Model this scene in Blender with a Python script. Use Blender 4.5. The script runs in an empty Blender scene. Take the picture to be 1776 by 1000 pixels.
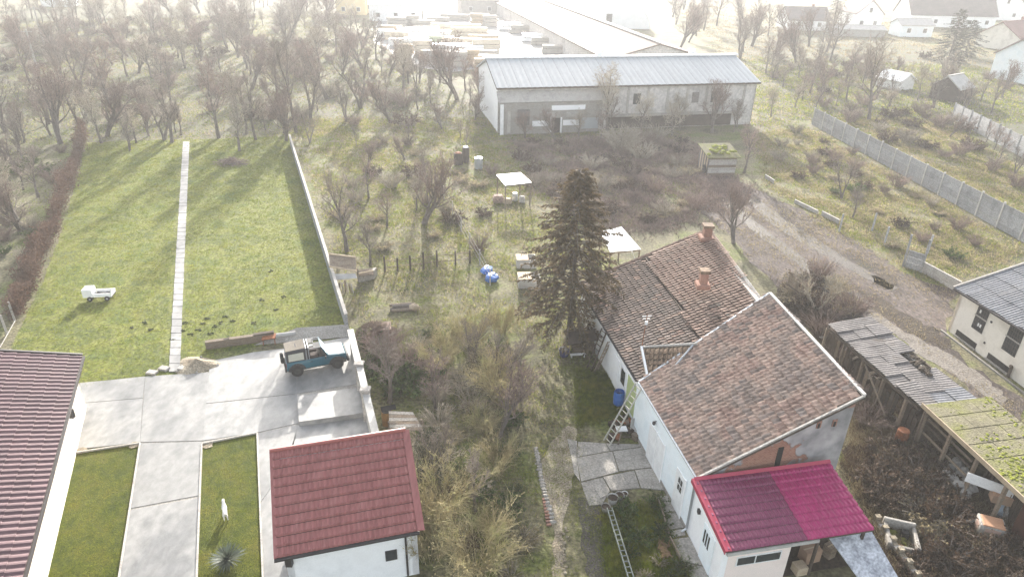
import bpy, math, random
import numpy as np
from mathutils import Vector, Matrix
from math import sin, cos, tan, radians, pi, sqrt, atan2

S = bpy.context.scene
C = S.collection

# ------------------------------------------------------------------ camera
CAM_H, PITCH, ROLL, FOC = 23.0, radians(27.4), radians(1.3), 1184.0
_f = Vector((0, cos(PITCH), -sin(PITCH)))
_r0 = Vector((1, 0, 0)); _u0 = _r0.cross(_f)
_r = _r0 * cos(ROLL) + _u0 * sin(ROLL)
_u = -_r0 * sin(ROLL) + _u0 * cos(ROLL)
cam_d = bpy.data.cameras.new('camera')
cam_d.lens = 24.0; cam_d.sensor_width = 36.0
cam_d.clip_start = 0.5; cam_d.clip_end = 2000
cam = bpy.data.objects.new('camera', cam_d); C.objects.link(cam)
cam.matrix_world = Matrix(((_r.x, _u.x, -_f.x, 0), (_r.y, _u.y, -_f.y, 0), (_r.z, _u.z, -_f.z, CAM_H), (0, 0, 0, 1)))
S.camera = cam

# ------------------------------------------------------------------ light
SUN_EL, SUN_AZ = radians(16), radians(-2)          # azimuth from +Y towards +X
W = bpy.data.worlds.new('World'); S.world = W; W.use_nodes = True
nt = W.node_tree; nt.nodes.clear()
sky = nt.nodes.new('ShaderNodeTexSky'); sky.sky_type = 'NISHITA'; sky.sun_disc = False
sky.sun_elevation = SUN_EL; sky.sun_rotation = SUN_AZ
sky.dust_density = 3.0; sky.air_density = 1.0; sky.ozone_density = 1.0
hs = nt.nodes.new('ShaderNodeHueSaturation'); hs.inputs['Saturation'].default_value = 0.42
bg = nt.nodes.new('ShaderNodeBackground'); bg.inputs['Strength'].default_value = 0.15
wo = nt.nodes.new('ShaderNodeOutputWorld')
nt.links.new(sky.outputs[0], hs.inputs['Color']); nt.links.new(hs.outputs[0], bg.inputs[0]); nt.links.new(bg.outputs[0], wo.inputs[0])
sl = bpy.data.lights.new('sun', 'SUN'); sl.energy = 3.8; sl.angle = radians(0.5); sl.color = (1.0, 0.94, 0.86)
sun = bpy.data.objects.new('sun', sl); C.objects.link(sun)
sdir = Vector((sin(SUN_AZ) * cos(SUN_EL), cos(SUN_AZ) * cos(SUN_EL), sin(SUN_EL)))
sun.rotation_euler = sdir.to_track_quat('Z', 'Y').to_euler()
sun.location = (0, 60, 60)
S.view_settings.view_transform = 'Standard'; S.view_settings.look = 'None'
S.view_settings.gamma = 1.0; S.view_settings.use_curve_mapping = False
S.view_settings.exposure = 1.98
S.cycles.volume_bounces = 1
S.cycles.max_bounces = 6
S.cycles.use_denoising = True
S.cycles.transparent_max_bounces = 16
HAZE_DENSITY, HAZE_ANISO, HAZE_COL = 0.00125, 0.29, (.46, .465, .475, 1)

# ------------------------------------------------------------------ helpers
def ray(px, py):
    return _f + _r * ((px - 888) / FOC) - _u * ((py - 500) / FOC)
def G(px, py, z=0.0):
    """point of the level z that the photo shows at px, py"""
    d = ray(px, py); t = (z - CAM_H) / d.z
    return Vector((d.x * t, d.y * t, z))
def onwall(px, py, P, n):
    d = ray(px, py); O = Vector((0, 0, CAM_H))
    t = (Vector(P) - O).dot(n) / d.dot(n)
    return O + d * t
def sample(pts, n):  # resample open polyline of Vectors
    return [pts[min(int(i), len(pts) - 1)] for i in np.linspace(0, len(pts) - 1, n)]

WL = {}      # world location of parents
KIDS = {}
def link(o, parent=None):
    C.objects.link(o)
    if parent is not None:
        o.parent = parent; KIDS.setdefault(parent, []).append(o)
    return o
def tag(o, label=None, cat=None, group=None, kind=None):
    if label: o['label'] = label
    if cat: o['category'] = cat
    if group: o['group'] = group
    if kind: o['kind'] = kind
    return o
def thing(name, label, cat, loc=(0, 0, 0), group=None, rz=0.0):
    o = bpy.data.objects.new(name, None); o.empty_display_size = 0.3
    o.location = loc; o.rotation_euler = (0, 0, rz)
    C.objects.link(o); WL[o] = Vector(loc)
    return tag(o, label, cat, group)
def copy_tree(o, parent=None):
    c = o.copy(); C.objects.link(c)
    if parent is not None:
        c.parent = parent
        KIDS.setdefault(parent, []).append(c)
    for k in KIDS.get(o, []): copy_tree(k, c)
    return c

class MB:
    def __init__(s): s.v = []; s.f = []; s.sm = False
    def add(s, vs, fs):
        b = len(s.v); s.v += [tuple(p) for p in vs]; s.f += [tuple(i + b for i in f) for f in fs]; return s
    def quad(s, a, b, c, d): return s.add([a, b, c, d], [(0, 1, 2, 3)])
    def obox(s, o, a, b, c):
        o, a, b, c = Vector(o), Vector(a), Vector(b), Vector(c)
        vs = [o, o + a, o + a + b, o + b, o + c, o + a + c, o + a + b + c, o + b + c]
        return s.add(vs, [(0, 3, 2, 1), (4, 5, 6, 7), (0, 1, 5, 4), (1, 2, 6, 5), (2, 3, 7, 6), (3, 0, 4, 7)])
    def box(s, x0, x1, y0, y1, z0, z1): return s.obox((x0, y0, z0), (x1 - x0, 0, 0), (0, y1 - y0, 0), (0, 0, z1 - z0))
    def bevbox(s, x0, x1, y0, y1, z0, z1, b=.03):
        # box whose vertical and top edges are chamfered
        def ring(i, z): return [(x0 + i + b, y0 + i, z), (x1 - i - b, y0 + i, z), (x1 - i, y0 + i + b, z), (x1 - i, y1 - i - b, z), (x1 - i - b, y1 - i, z), (x0 + i + b, y1 - i, z), (x0 + i, y1 - i - b, z), (x0 + i, y0 + i + b, z)]
        R = [ring(0, z0), ring(0, z1 - b), ring(b, z1)]
        vs = sum(R, []); fs = [tuple(range(7, -1, -1)), tuple(range(16, 24))]
        for k in range(2):
            for i in range(8):
                j = (i + 1) % 8; fs.append((k * 8 + i, k * 8 + j, k * 8 + 8 + j, k * 8 + 8 + i))
        return s.add(vs, fs)
    def bar(s, p, q, w=.05, h=.05, up=(0, 0, 1)):
        p, q = Vector(p), Vector(q); d = (q - p)
        x = d.cross(Vector(up))
        if x.length < 1e-5: x = d.cross(Vector((1, 0, 0)))
        x.normalize(); y = x.cross(d).normalized()
        return s.obox(p - x * w / 2 - y * h / 2, x * w, d, y * h)
    def tube(s, pts, rad, n=6, cap=True):
        pts = [Vector(p) for p in pts]
        if not hasattr(rad, '__len__'): rad = [rad] * len(pts)
        vs = []; fs = []
        ref = Vector((0.31, 0.57, 0.76))
        for i, p in enumerate(pts):
            d = (pts[min(i + 1, len(pts) - 1)] - pts[max(i - 1, 0)])
            if d.length < 1e-6: d = Vector((0, 0, 1))
            d.normalize(); a = d.cross(ref)
            if a.length < .05: a = d.cross(Vector((1, 0, 0)))
            a.normalize(); b = d.cross(a)
            for k in range(n):
                t = 2 * pi * k / n; vs.append(p + a * (cos(t) * rad[i]) + b * (sin(t) * rad[i]))
        for i in range(len(pts) - 1):
            for k in range(n):
                j = (k + 1) % n; fs.append((i * n + k, i * n + j, i * n + n + j, i * n + n + k))
        if cap: fs.append(tuple(range(n - 1, -1, -1))); fs.append(tuple(range((len(pts) - 1) * n, len(pts) * n)))
        return s.add(vs, fs)
    def spike(s, p, q, r):
        d = q - p; a = d.cross(Vector((.3, .5, .8)))
        if a.length < 1e-5: a = Vector((1, 0, 0))
        a.normalize(); b = d.cross(a).normalized()
        return s.add([p + a * r, p - a * r * .5 + b * r * .87, p - a * r * .5 - b * r * .87, q], [(0, 1, 3), (1, 2, 3), (2, 0, 3)])
    def prism(s, poly, z0, z1):
        n = len(poly); vs = [(p[0], p[1], z0) for p in poly] + [(p[0], p[1], z1) for p in poly]
        fs = [tuple(range(n - 1, -1, -1)), tuple(range(n, 2 * n))] + [(i, (i + 1) % n, n + (i + 1) % n, n + i) for i in range(n)]
        return s.add(vs, fs)
    def slab(s, q, t):
        """sheet through 4+ corner points, thickness t below"""
        q = [Vector(p) for p in q]; nrm = (q[1] - q[0]).cross(q[-1] - q[0]).normalized()
        if nrm.z < 0: nrm = -nrm
        n = len(q); vs = q + [p - nrm * t for p in q]
        fs = [tuple(range(n)), tuple(range(2 * n - 1, n - 1, -1))] + [(i, n + i, n + (i + 1) % n, (i + 1) % n) for i in range(n)]
        return s.add(vs, fs)
    def blob(s, c, r, rng, jit=.25, nu=7, nv=5):
        c = Vector(c); vs = []; fs = []
        for j in range(nv + 1):
            ph = pi * j / nv
            for i in range(nu):
                th = 2 * pi * i / nu; k = 1 + rng.uniform(-jit, jit)
                vs.append((c.x + r[0] * k * sin(ph) * cos(th), c.y + r[1] * k * sin(ph) * sin(th), c.z + r[2] * k * cos(ph)))
        for j in range(nv):
            for i in range(nu):
                fs.append((j * nu + i, j * nu + (i + 1) % nu, j * nu + nu + (i + 1) % nu, j * nu + nu + i))
        return s.add(vs, fs)
    def xf(s, M):
        s.v = [tuple(M @ Vector(p)) for p in s.v]; return s
    def mesh(s, name, m, off=(0, 0, 0), smooth=False):
        me = bpy.data.meshes.new(name)
        o = Vector(off)
        me.from_pydata([(p[0] - o.x, p[1] - o.y, p[2] - o.z) for p in s.v], [], s.f)
        if m: me.materials.append(m)
        if smooth: me.polygons.foreach_set('use_smooth', [True] * len(me.polygons))
        me.update(); return me
    def build(s, name, m, parent=None, label=None, cat=None, group=None, kind=None, smooth=False, loc=None):
        """vertices are in world coordinates (or in the prototype's own, at the origin)"""
        if parent is not None: off = WL[parent]
        elif loc is not None: off = Vector(loc)
        else: off = Vector((0, 0, 0))
        o = bpy.data.objects.new(name, s.mesh(name, m, off, smooth)); link(o, parent)
        if parent is None: o.location = off
        WL[o] = Vector(off)
        return tag(o, label, cat, group, kind)

def inst(name, me, parent, mat4, kind=None):
    """object that shares a mesh, placed by a world matrix under an unrotated parent"""
    o = bpy.data.objects.new(name, me); link(o, parent)
    m = Matrix.Translation(-WL[parent]) @ mat4 if parent is not None else mat4
    o.matrix_local = m
    WL[o] = mat4.to_translation()
    return o
def frame(o, x, y, z):
    return Matrix(((x[0], y[0], z[0], o[0]), (x[1], y[1], z[1], o[1]), (x[2], y[2], z[2], o[2]), (0, 0, 0, 1)))
def inpoly(x, y, poly):
    c = False; n = len(poly)
    for i in range(n):
        a, b = poly[i], poly[i - 1]
        if (a[1] > y) != (b[1] > y) and x < (b[0] - a[0]) * (y - a[1]) / (b[1] - a[1]) + a[0]: c = not c
    return c
def npmesh(name, verts, faces_n, m, attr=None):
    """verts (N,3), every face_n consecutive verts one face"""
    me = bpy.data.meshes.new(name); n = len(verts); nf = n // faces_n
    me.vertices.add(n); me.vertices.foreach_set('co', np.asarray(verts, np.float32).ravel())
    me.loops.add(n); me.loops.foreach_set('vertex_index', np.arange(n, dtype=np.int32))
    me.polygons.add(nf); me.polygons.foreach_set('loop_start', np.arange(0, n, faces_n, dtype=np.int32))
    me.polygons.foreach_set('loop_total', np.full(nf, faces_n, np.int32))
    if m: me.materials.append(m)
    me.update(calc_edges=True); return me

def proj(p):
    d = Vector(p) - Vector((0, 0, CAM_H)); w = d.dot(_f); return (888 + FOC * d.dot(_r) / w, 500 - FOC * d.dot(_u) / w)
ORD = ['leftmost', 'second from left', 'third from left', 'fourth from left', 'fifth from left', 'sixth from left', 'seventh from left', 'eighth from left', 'ninth from left', 'tenth from left']
def relabel(items, noun, zone, group, cat):
    """say which one: kind, which part of the place, and the order from the left where that leaves several. items: (object, kind, px, py)"""
    if not items: return
    xs = [i[2] for i in items]; ys = [i[3] for i in items]; x0, x1, y0, y1 = min(xs), max(xs), min(ys), max(ys)
    kinds = {}
    for it in items: kinds.setdefault(it[1], []).append(it)
    for kd, L in kinds.items():
        cells = {}
        for it in L:
            c = ''
            if len(L) > 4:
                c = ['far', 'middle', 'near'][min(2, int(3 * (it[3] - y0) / (y1 - y0 + 1)))] + ' ' + ['left', 'centre', 'right'][min(2, int(3 * (it[2] - x0) / (x1 - x0 + 1)))]
            cells.setdefault(c, []).append(it)
        for c, M_ in cells.items():
            M_.sort(key=lambda q: q[2])
            for i, it in enumerate(M_):
                o_ = '' if len(M_) == 1 else ('rightmost ' if i == len(M_) - 1 else ORD[min(i, 9)] + ' ')
                it[0]['label'] = f"{o_}{kd} {noun} in {zone}" if not c else f"{o_}{kd} {noun}, {c} of {zone}"
                it[0]['group'] = group; it[0]['category'] = cat
# ------------------------------------------------------------------ materials
def mat(name, cols, scale=3.0, rough=.85, bump=0.0, bscale=30.0, spec=.3, metal=0.0, fine=.25, fscale=40.0, trans=0.0,
        stretch=None, lo=.3, hi=.7, percopy=0.0, detail=4.0):
    """noise mix of colours in place, a fine grain over it, optional relief, optional light passing through (leaves)"""
    m = bpy.data.materials.new(name); m.use_nodes = True; t = m.node_tree; N = t.nodes; L = t.links
    b = N['Principled BSDF']; out = N['Material Output']
    b.inputs['Roughness'].default_value = rough; b.inputs['Metallic'].default_value = metal
    b.inputs['Specular IOR Level'].default_value = spec
    g = N.new('ShaderNodeNewGeometry'); src = g.outputs['Position']
    if stretch:
        mp = N.new('ShaderNodeMapping'); mp.inputs['Scale'].default_value = stretch; L.new(src, mp.inputs[0]); src = mp.outputs[0]
    n1 = N.new('ShaderNodeTexNoise'); n1.inputs['Scale'].default_value = scale; n1.inputs['Detail'].default_value = detail
    n1.inputs['Roughness'].default_value = .62
    L.new(src, n1.inputs['Vector'])
    r = N.new('ShaderNodeValToRGB'); e = r.color_ramp.elements
    while len(e) < len(cols): e.new(.5)
    for i, c in enumerate(cols):
        e[i].position = lo + (hi - lo) * (i / max(1, len(cols) - 1)); e[i].color = (c[0], c[1], c[2], 1)
    L.new(n1.outputs[0], r.inputs[0]); col = r.outputs[0]
    if fine > 0:
        n2 = N.new('ShaderNodeTexNoise'); n2.inputs['Scale'].default_value = fscale; n2.inputs['Detail'].default_value = 2
        L.new(src, n2.inputs['Vector'])
        mr = N.new('ShaderNodeMapRange'); mr.inputs[1].default_value = .3; mr.inputs[2].default_value = .7
        mr.inputs[3].default_value = 1 - fine; mr.inputs[4].default_value = 1 + fine
        L.new(n2.outputs[0], mr.inputs[0])
        mx = N.new('ShaderNodeMix'); mx.data_type = 'RGBA'; mx.blend_type = 'MULTIPLY'; mx.inputs['Factor'].default_value = 1
        L.new(col, mx.inputs['A']); L.new(mr.outputs[0], mx.inputs['B']); col = mx.outputs['Result']
    if percopy > 0:
        oi = N.new('ShaderNodeObjectInfo')
        mr = N.new('ShaderNodeMapRange'); mr.inputs[3].default_value = 1 - percopy; mr.inputs[4].default_value = 1 + percopy
        L.new(oi.outputs['Random'], mr.inputs[0])
        mx = N.new('ShaderNodeMix'); mx.data_type = 'RGBA'; mx.blend_type = 'MULTIPLY'; mx.inputs['Factor'].default_value = 1
        L.new(col, mx.inputs['A']); L.new(mr.outputs[0], mx.inputs['B']); col = mx.outputs['Result']
    L.new(col, b.inputs['Base Color'])
    if bump > 0:
        n3 = N.new('ShaderNodeTexNoise'); n3.inputs['Scale'].default_value = bscale; n3.inputs['Detail'].default_value = 5
        L.new(src, n3.inputs['Vector'])
        bp = N.new('ShaderNodeBump'); bp.inputs['Strength'].default_value = min(1, bump); bp.inputs['Distance'].default_value = .06
        L.new(n3.outputs[0], bp.inputs['Height']); L.new(bp.outputs[0], b.inputs['Normal'])
    if trans > 0:
        tr = N.new('ShaderNodeBsdfTranslucent'); L.new(col, tr.inputs['Color'])
        ms = N.new('ShaderNodeMixShader'); ms.inputs[0].default_value = trans
        L.new(b.outputs[0], ms.inputs[1]); L.new(tr.outputs[0], ms.inputs[2]); L.new(ms.outputs[0], out.inputs[0])
    return m
def flat(name, c, rough=.6, metal=0.0, spec=.4, fine=.08):
    return mat(name, [tuple(x * .88 for x in c), tuple(min(1, x * 1.1) for x in c)], scale=2.2, rough=rough, metal=metal, spec=spec, fine=fine, fscale=25)

GRASS_BACK = mat('lawn_grass', [(.062, .092, .012), (.102, .128, .016), (.150, .158, .026), (.078, .100, .016), (.128, .142, .020)], scale=.28, rough=.9, bump=1, bscale=22, fine=.5, fscale=5, detail=10, lo=.34, hi=.66)
GRASS_FRONT = mat('front_lawn_grass', [(.040, .056, .004), (.072, .084, .006), (.100, .094, .009)], scale=1.0, rough=.9, bump=1, bscale=26, fine=.45, fscale=14, detail=8)
ROUGH = mat('rough_ground', [(.060, .075, .018), (.105, .120, .030), (.140, .126, .070), (.074, .070, .036), (.125, .138, .038)], scale=.22, rough=.95, bump=1, bscale=9, fine=.5, fscale=5, detail=9)
DIRT = mat('yard_dirt', [(.038, .028, .024), (.064, .048, .043), (.094, .076, .068), (.043, .032, .028), (.036, .035, .022)], scale=.33, rough=.95, bump=1, bscale=6, fine=.4, fscale=5, detail=9, stretch=(1.0, .45, 1.0))
SOIL = mat('dark_soil', [(.022, .015, .011), (.045, .032, .022), (.036, .028, .016)], scale=.9, rough=.95, bump=1, bscale=8, fine=.4, fscale=8, detail=8)
SAND = mat('path_sand', [(.17, .135, .095), (.26, .22, .16), (.36, .315, .24)], scale=1.2, rough=.95, bump=1, bscale=14, fine=.35, fscale=12)
MUD = mat('path_mud', [(.038, .032, .029), (.062, .053, .047), (.050, .044, .033)], scale=1.2, rough=.7, bump=1, bscale=14, fine=.35, fscale=12)
CONC = mat('concrete', [(.100, .102, .103), (.165, .166, .164), (.235, .232, .222), (.135, .137, .137), (.20, .198, .192)], scale=.30, rough=.45, spec=.5, bump=.12, bscale=10, fine=.14, fscale=3, detail=9, percopy=.10, stretch=(1, .6, 1))
CONC_OLD = mat('old_concrete', [(.20, .185, .165), (.30, .28, .25), (.25, .23, .20)], scale=.8, rough=.85, bump=.5, bscale=12, fine=.25, fscale=12, percopy=.12, detail=8)
CONC_WALL = mat('wall_concrete', [(.27, .25, .23), (.38, .36, .33), (.33, .30, .27)], scale=.9, rough=.9, bump=.4, bscale=14, fine=.22, fscale=12, percopy=.1)
WHITE_CAP = mat('white_coping', [(.34, .325, .305), (.46, .445, .42)], scale=1.5, rough=.75, bump=.2, fine=.15)
PANEL = mat('fence_concrete', [(.19, .195, .20), (.28, .285, .29), (.235, .23, .225)], scale=1.0, rough=.9, bump=.5, bscale=10, fine=.25, fscale=10, percopy=.14)
PLASTER_BLUE = mat('pale_blue_plaster', [(.68, .75, .78), (.78, .83, .85), (.72, .75, .75)], scale=.8, rough=.85, bump=.15, bscale=20, fine=.08)
PLASTER_WHITE = mat('white_plaster', [(.76, .755, .75), (.86, .855, .85), (.80, .79, .78)], scale=.8, rough=.85, bump=.12, bscale=20, fine=.07)
PLASTER_PINK = mat('pinkish_plaster', [(.74, .63, .57), (.82, .70, .64), (.78, .68, .62)], scale=.7, rough=.85, bump=.12, bscale=20, fine=.08)
PLASTER_CREAM = mat('cream_plaster', [(.64, .59, .51), (.74, .69, .61), (.54, .49, .42)], scale=.6, rough=.88, bump=.2, bscale=16, fine=.1)
TILE = mat('clay_tile', [(.24, .162, .130), (.31, .206, .163), (.365, .262, .205), (.245, .192, .158), (.31, .222, .177)], scale=.65, rough=.85, bump=.2, bscale=30, fine=.38, fscale=5.0, percopy=.25, detail=6)
TILE_GREY = mat('weathered_clay_tile', [(.185, .145, .122), (.25, .192, .160), (.29, .23, .195), (.205, .175, .152)], scale=.8, rough=.87, bump=.2, bscale=30, fine=.32, fscale=5.0, percopy=.2, detail=6)
TILE_ORANGE = mat('orange_clay_tile', [(.225, .155, .122), (.29, .20, .158), (.34, .25, .20)], scale=.7, rough=.85, bump=.2, bscale=30, fine=.35, fscale=5.0, percopy=.22)
TILE_BROWN = mat('brown_clay_tile', [(.13, .088, .058), (.20, .138, .092), (.25, .18, .12)], scale=1.2, rough=.88, fine=.35, fscale=6, percopy=.25)
METAL_RED = mat('red_roof_metal', [(.225, .078, .072), (.275, .100, .092), (.30, .120, .11)], scale=1.4, rough=.5, spec=.35, fine=.12, fscale=3, stretch=(2.5, .5, 1), detail=8)
METAL_MAUVE = mat('mauve_roof_metal', [(.086, .046, .052), (.118, .064, .070)], scale=.5, rough=.45, spec=.4, fine=.1, fscale=9, percopy=.12)
METAL_MAGENTA = mat('magenta_roof_metal', [(.30, .012, .092), (.36, .020, .120)], scale=1.4, rough=.48, spec=.4, fine=.14, fscale=3, stretch=(2.5, .5, 1), detail=8)
METAL_PURPLE = mat('purple_roof_metal', [(.150, .014, .058), (.185, .024, .078)], scale=.7, rough=.42, spec=.45, fine=.12, fscale=9)
TRIM_RED = flat('red_trim', (.36, .04, .075), rough=.5)
TRIM_DARK = flat('dark_trim', (.035, .03, .03), rough=.5)
WOOD = mat('old_wood', [(.13, .095, .065), (.21, .165, .12), (.17, .145, .12)], scale=2, rough=.9, bump=.4, bscale=20, fine=.3, fscale=14, percopy=.25, stretch=(1, 1, 4))
WOOD_PALE = mat('pale_wood', [(.36, .28, .19), (.47, .38, .27)], scale=2, rough=.85, fine=.2, percopy=.15)
WOOD_DARK = mat('dark_wood', [(.045, .034, .026), (.085, .065, .05)], scale=2, rough=.9, fine=.3, percopy=.25)
SLATE = mat('grey_roof_sheet', [(.085, .078, .075), (.128, .117, .113), (.16, .147, .141), (.098, .082, .069)], scale=.8, rough=.85, bump=.35, bscale=12, fine=.25, fscale=9, percopy=.16, detail=7)
CORR = mat('corrugated_sheet', [(.10, .104, .115), (.148, .152, .164), (.124, .12, .12)], scale=.7, rough=.8, bump=.2, fine=.25, fscale=8, percopy=.14)
MOSS = mat('mossy_sheet', [(.125, .112, .070), (.175, .158, .100), (.155, .155, .050), (.185, .170, .115)], scale=.55, rough=.95, bump=.7, bscale=14, fine=.3, fscale=10, detail=8)
MOSS_SOFT = mat('moss', [(.15, .165, .018), (.25, .27, .028)], scale=2, rough=.95, bump=.8, bscale=20, fine=.3)
GLASS = mat('window_glass', [(.02, .025, .03), (.05, .055, .06)], scale=1.5, rough=.12, spec=.6, fine=0)
DARK = flat('dark_inside', (.018, .016, .015), rough=.95)  # near black: mostly the shade inside openings put into the colour
WHITE = flat('white_paint', (.76, .76, .75), rough=.45)
WHITE_SHEET = mat('white_sheet', [(.80, .80, .79), (.88, .88, .87)], scale=1, rough=.35, spec=.5, fine=.03)
STEEL = flat('galvanised_steel', (.42, .44, .46), rough=.4, metal=.5)
RUST = mat('rusty_metal', [(.16, .06, .03), (.26, .10, .045), (.11, .05, .03)], scale=3, rough=.9, fine=.3)
BRICKRED = mat('brick_clay', [(.19, .10, .075), (.27, .145, .105), (.22, .13, .10)], scale=3, rough=.9, bump=.3, fine=.25, percopy=.25)
BARK = mat('bark', [(.085, .072, .062), (.135, .115, .10), (.175, .155, .135)], scale=2.5, rough=.95, bump=.5, bscale=18, fine=.3, percopy=.2)
TWIG = mat('twigs', [(.13, .106, .090), (.20, .165, .14), (.26, .22, .18)], scale=.9, rough=.9, fine=.25, fscale=4, percopy=.22)
TWIG_PINK = mat('reddish_twigs', [(.14, .098, .082), (.205, .15, .126), (.25, .19, .16)], scale=.9, rough=.9, fine=.25, fscale=4, percopy=.2)
TWIG_PALE = mat('pale_twigs', [(.22, .19, .15), (.32, .28, .22), (.40, .35, .27)], scale=.9, rough=.9, fine=.25, fscale=4, percopy=.2)
TWIG_YELLOW = mat('yellow_twigs', [(.26, .215, .11), (.40, .34, .19), (.30, .30, .13)], scale=1.0, rough=.9, fine=.3, fscale=4, trans=.25, percopy=.15)
LEAF_BROWN = mat('dead_leaves', [(.032, .019, .012), (.062, .037, .022), (.088, .056, .034)], scale=1.3, rough=.9, fine=.3, fscale=6, trans=.25, percopy=.2)
LEAF_RED = mat('hedge_leaves', [(.080, .046, .034), (.13, .080, .058), (.165, .11, .082)], scale=1.0, rough=.9, fine=.3, fscale=6, trans=.25)
LEAF_GREEN = mat('green_leaves', [(.035, .062, .018), (.065, .10, .026), (.09, .115, .03)], scale=1.5, rough=.8, fine=.35, fscale=6, trans=.35, percopy=.2)
LEAF_DARK = mat('dark_evergreen_leaves', [(.014, .022, .011), (.030, .042, .018), (.045, .052, .022)], scale=1.2, rough=.85, fine=.35, fscale=6, trans=.12)
NEEDLES = mat('fir_needles', [(.060, .047, .026), (.105, .080, .044), (.150, .108, .064), (.086, .078, .038)], scale=.9, rough=.85, fine=.35, fscale=6, trans=.35)
BLADE_GREEN = mat('grass_blades', [(.100, .135, .014), (.165, .195, .022), (.245, .235, .036)], scale=.5, rough=.75, fine=.3, fscale=4, trans=.6)
BLADE_DRY = mat('dry_grass_blades', [(.17, .135, .070), (.26, .215, .125), (.34, .29, .175)], scale=.45, rough=.85, fine=.3, fscale=4, trans=.6)
BLUE_PLASTIC = flat('blue_plastic', (.03, .13, .42), rough=.35)
BEIGE = flat('beige_canvas', (.36, .32, .26), rough=.8)
R0 = random.Random(7)
# ------------------------------------------------------------------ ground sheets
def sheet(name, poly_px, z, m, rough_edge=0.0, seg=0.8, kind='structure', seed=1, label=None):
    """flat sheet inside the outline; its edge may wander"""
    rng = random.Random(seed); P = [G(*p) for p in poly_px]; out = []
    n = len(P)
    for i in range(n):
        a, b = P[i], P[(i + 1) % n]; k = max(1, int((b - a).length / seg)) if rough_edge else 1
        for j in range(k):
            q = a.lerp(b, j / k)
            if rough_edge and j: q = q + Vector((rng.uniform(-1, 1), rng.uniform(-1, 1), 0)) * rough_edge
            out.append((q.x, q.y, z))
    b = MB(); b.add(out, [tuple(range(len(out)))])
    o = b.build(name, m, None, kind=kind)
    if o.data.polygons[0].normal.z < 0: o.data.flip_normals()
    return o

gm = MB(); gm.add([(-420, -40, 0), (420, -40, 0), (420, 640, 0), (-420, 640, 0)], [(0, 1, 2, 3)])
gm.build('ground', ROUGH, None, kind='structure')

LAWN_PX = [(20, 602), (60, 520), (108, 400), (150, 248), (240, 244), (400, 240), (503, 236), (560, 425), (600, 548), (612, 585), (510, 590), (372, 612), (352, 650), (135, 672), (60, 640)]
sheet('lawn', LAWN_PX, .006, GRASS_BACK, .12, 1.2, seed=3)
LAWN_L = [(70, 1004), (128, 786), (242, 769), (206, 1004)]
LAWN_R = [(341, 1004), (350, 771), (446, 751), (456, 1004)]
sheet('front_lawn', LAWN_L, .012, GRASS_FRONT)
sheet('front_lawn', LAWN_R, .012, GRASS_FRONT)
DIRT_PX = [(1120, 235), (1200, 272), (1290, 318), (1372, 356), (1470, 405), (1562, 470), (1662, 508), (1640, 560), (1640, 600), (1720, 660), (1776, 690), (1776, 800), (1700, 700), (1650, 650), (1530, 560), (1440, 560), (1380, 520), (1320, 470), (1262, 405), (1215, 370), (1170, 310), (1090, 260)]
sheet('dirt_yard', DIRT_PX, .008, DIRT, .35, .7, seed=5)
SOIL_PX = [(1490, 690), (1600, 705), (1640, 800), (1700, 880), (1776, 930), (1776, 1010), (1560, 1010), (1510, 905), (1468, 800)]
sheet('dark_soil', SOIL_PX, .010, SOIL, .25, .6, seed=6)
sheet('soil_strip', [(1365, 470), (1440, 555), (1520, 640), (1600, 705), (1500, 690), (1420, 590), (1345, 520)], .012, SOIL, .25, .6, seed=8)
SAND_PX = [(985, 738), (1000, 742), (1004, 790), (992, 830), (988, 870), (976, 905), (980, 1004), (958, 1004), (962, 930), (942, 860), (938, 800), (962, 760)]
sheet('footpath', SAND_PX, .012, SAND, .1, .4, seed=9)
MUD_PX = [(1002, 862), (1042, 862), (1050, 1004), (1020, 1004), (1008, 930)]
sheet('muddy_track', MUD_PX, .010, MUD, .1, .4, seed=10)
LITTER = mat('orchard_litter', [(.046, .042, .026), (.075, .066, .044), (.066, .078, .026), (.090, .080, .056), (.055, .050, .032)], scale=.25, rough=.95, bump=1, bscale=8, fine=.5, fscale=4, detail=9)
sheet('orchard_floor', [(0, 244), (0, 20), (330, 5), (560, -5), (640, 75), (845, 175), (852, 215), (700, 232), (520, 218), (490, 232), (150, 246)], .009, LITTER, .8, 2, seed=31)
sheet('orchard_floor', [(1160, -5), (1360, 52), (1776, 100), (1776, 290), (1640, 208), (1420, 206), (1322, 214), (1316, 120)], .009, LITTER, .8, 2, seed=32)
YARD_FAR = [(655, 20), (720, -25), (800, -25), (870, 30), (960, 85), (985, 103), (870, 112), (790, 125), (730, 118), (650, 75)]
FARCONC = mat('far_yard_concrete', [(.24, .235, .23), (.31, .305, .295)], scale=.2, rough=.7, fine=.1)
sheet('lumber_yard_ground', YARD_FAR, .01, FARCONC, .6, 3, seed=11)
sheet('side_street', [(985, 100), (1060, 100), (770, -40), (720, -40)], .014, FARCONC, .2, 3, seed=12)

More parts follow.
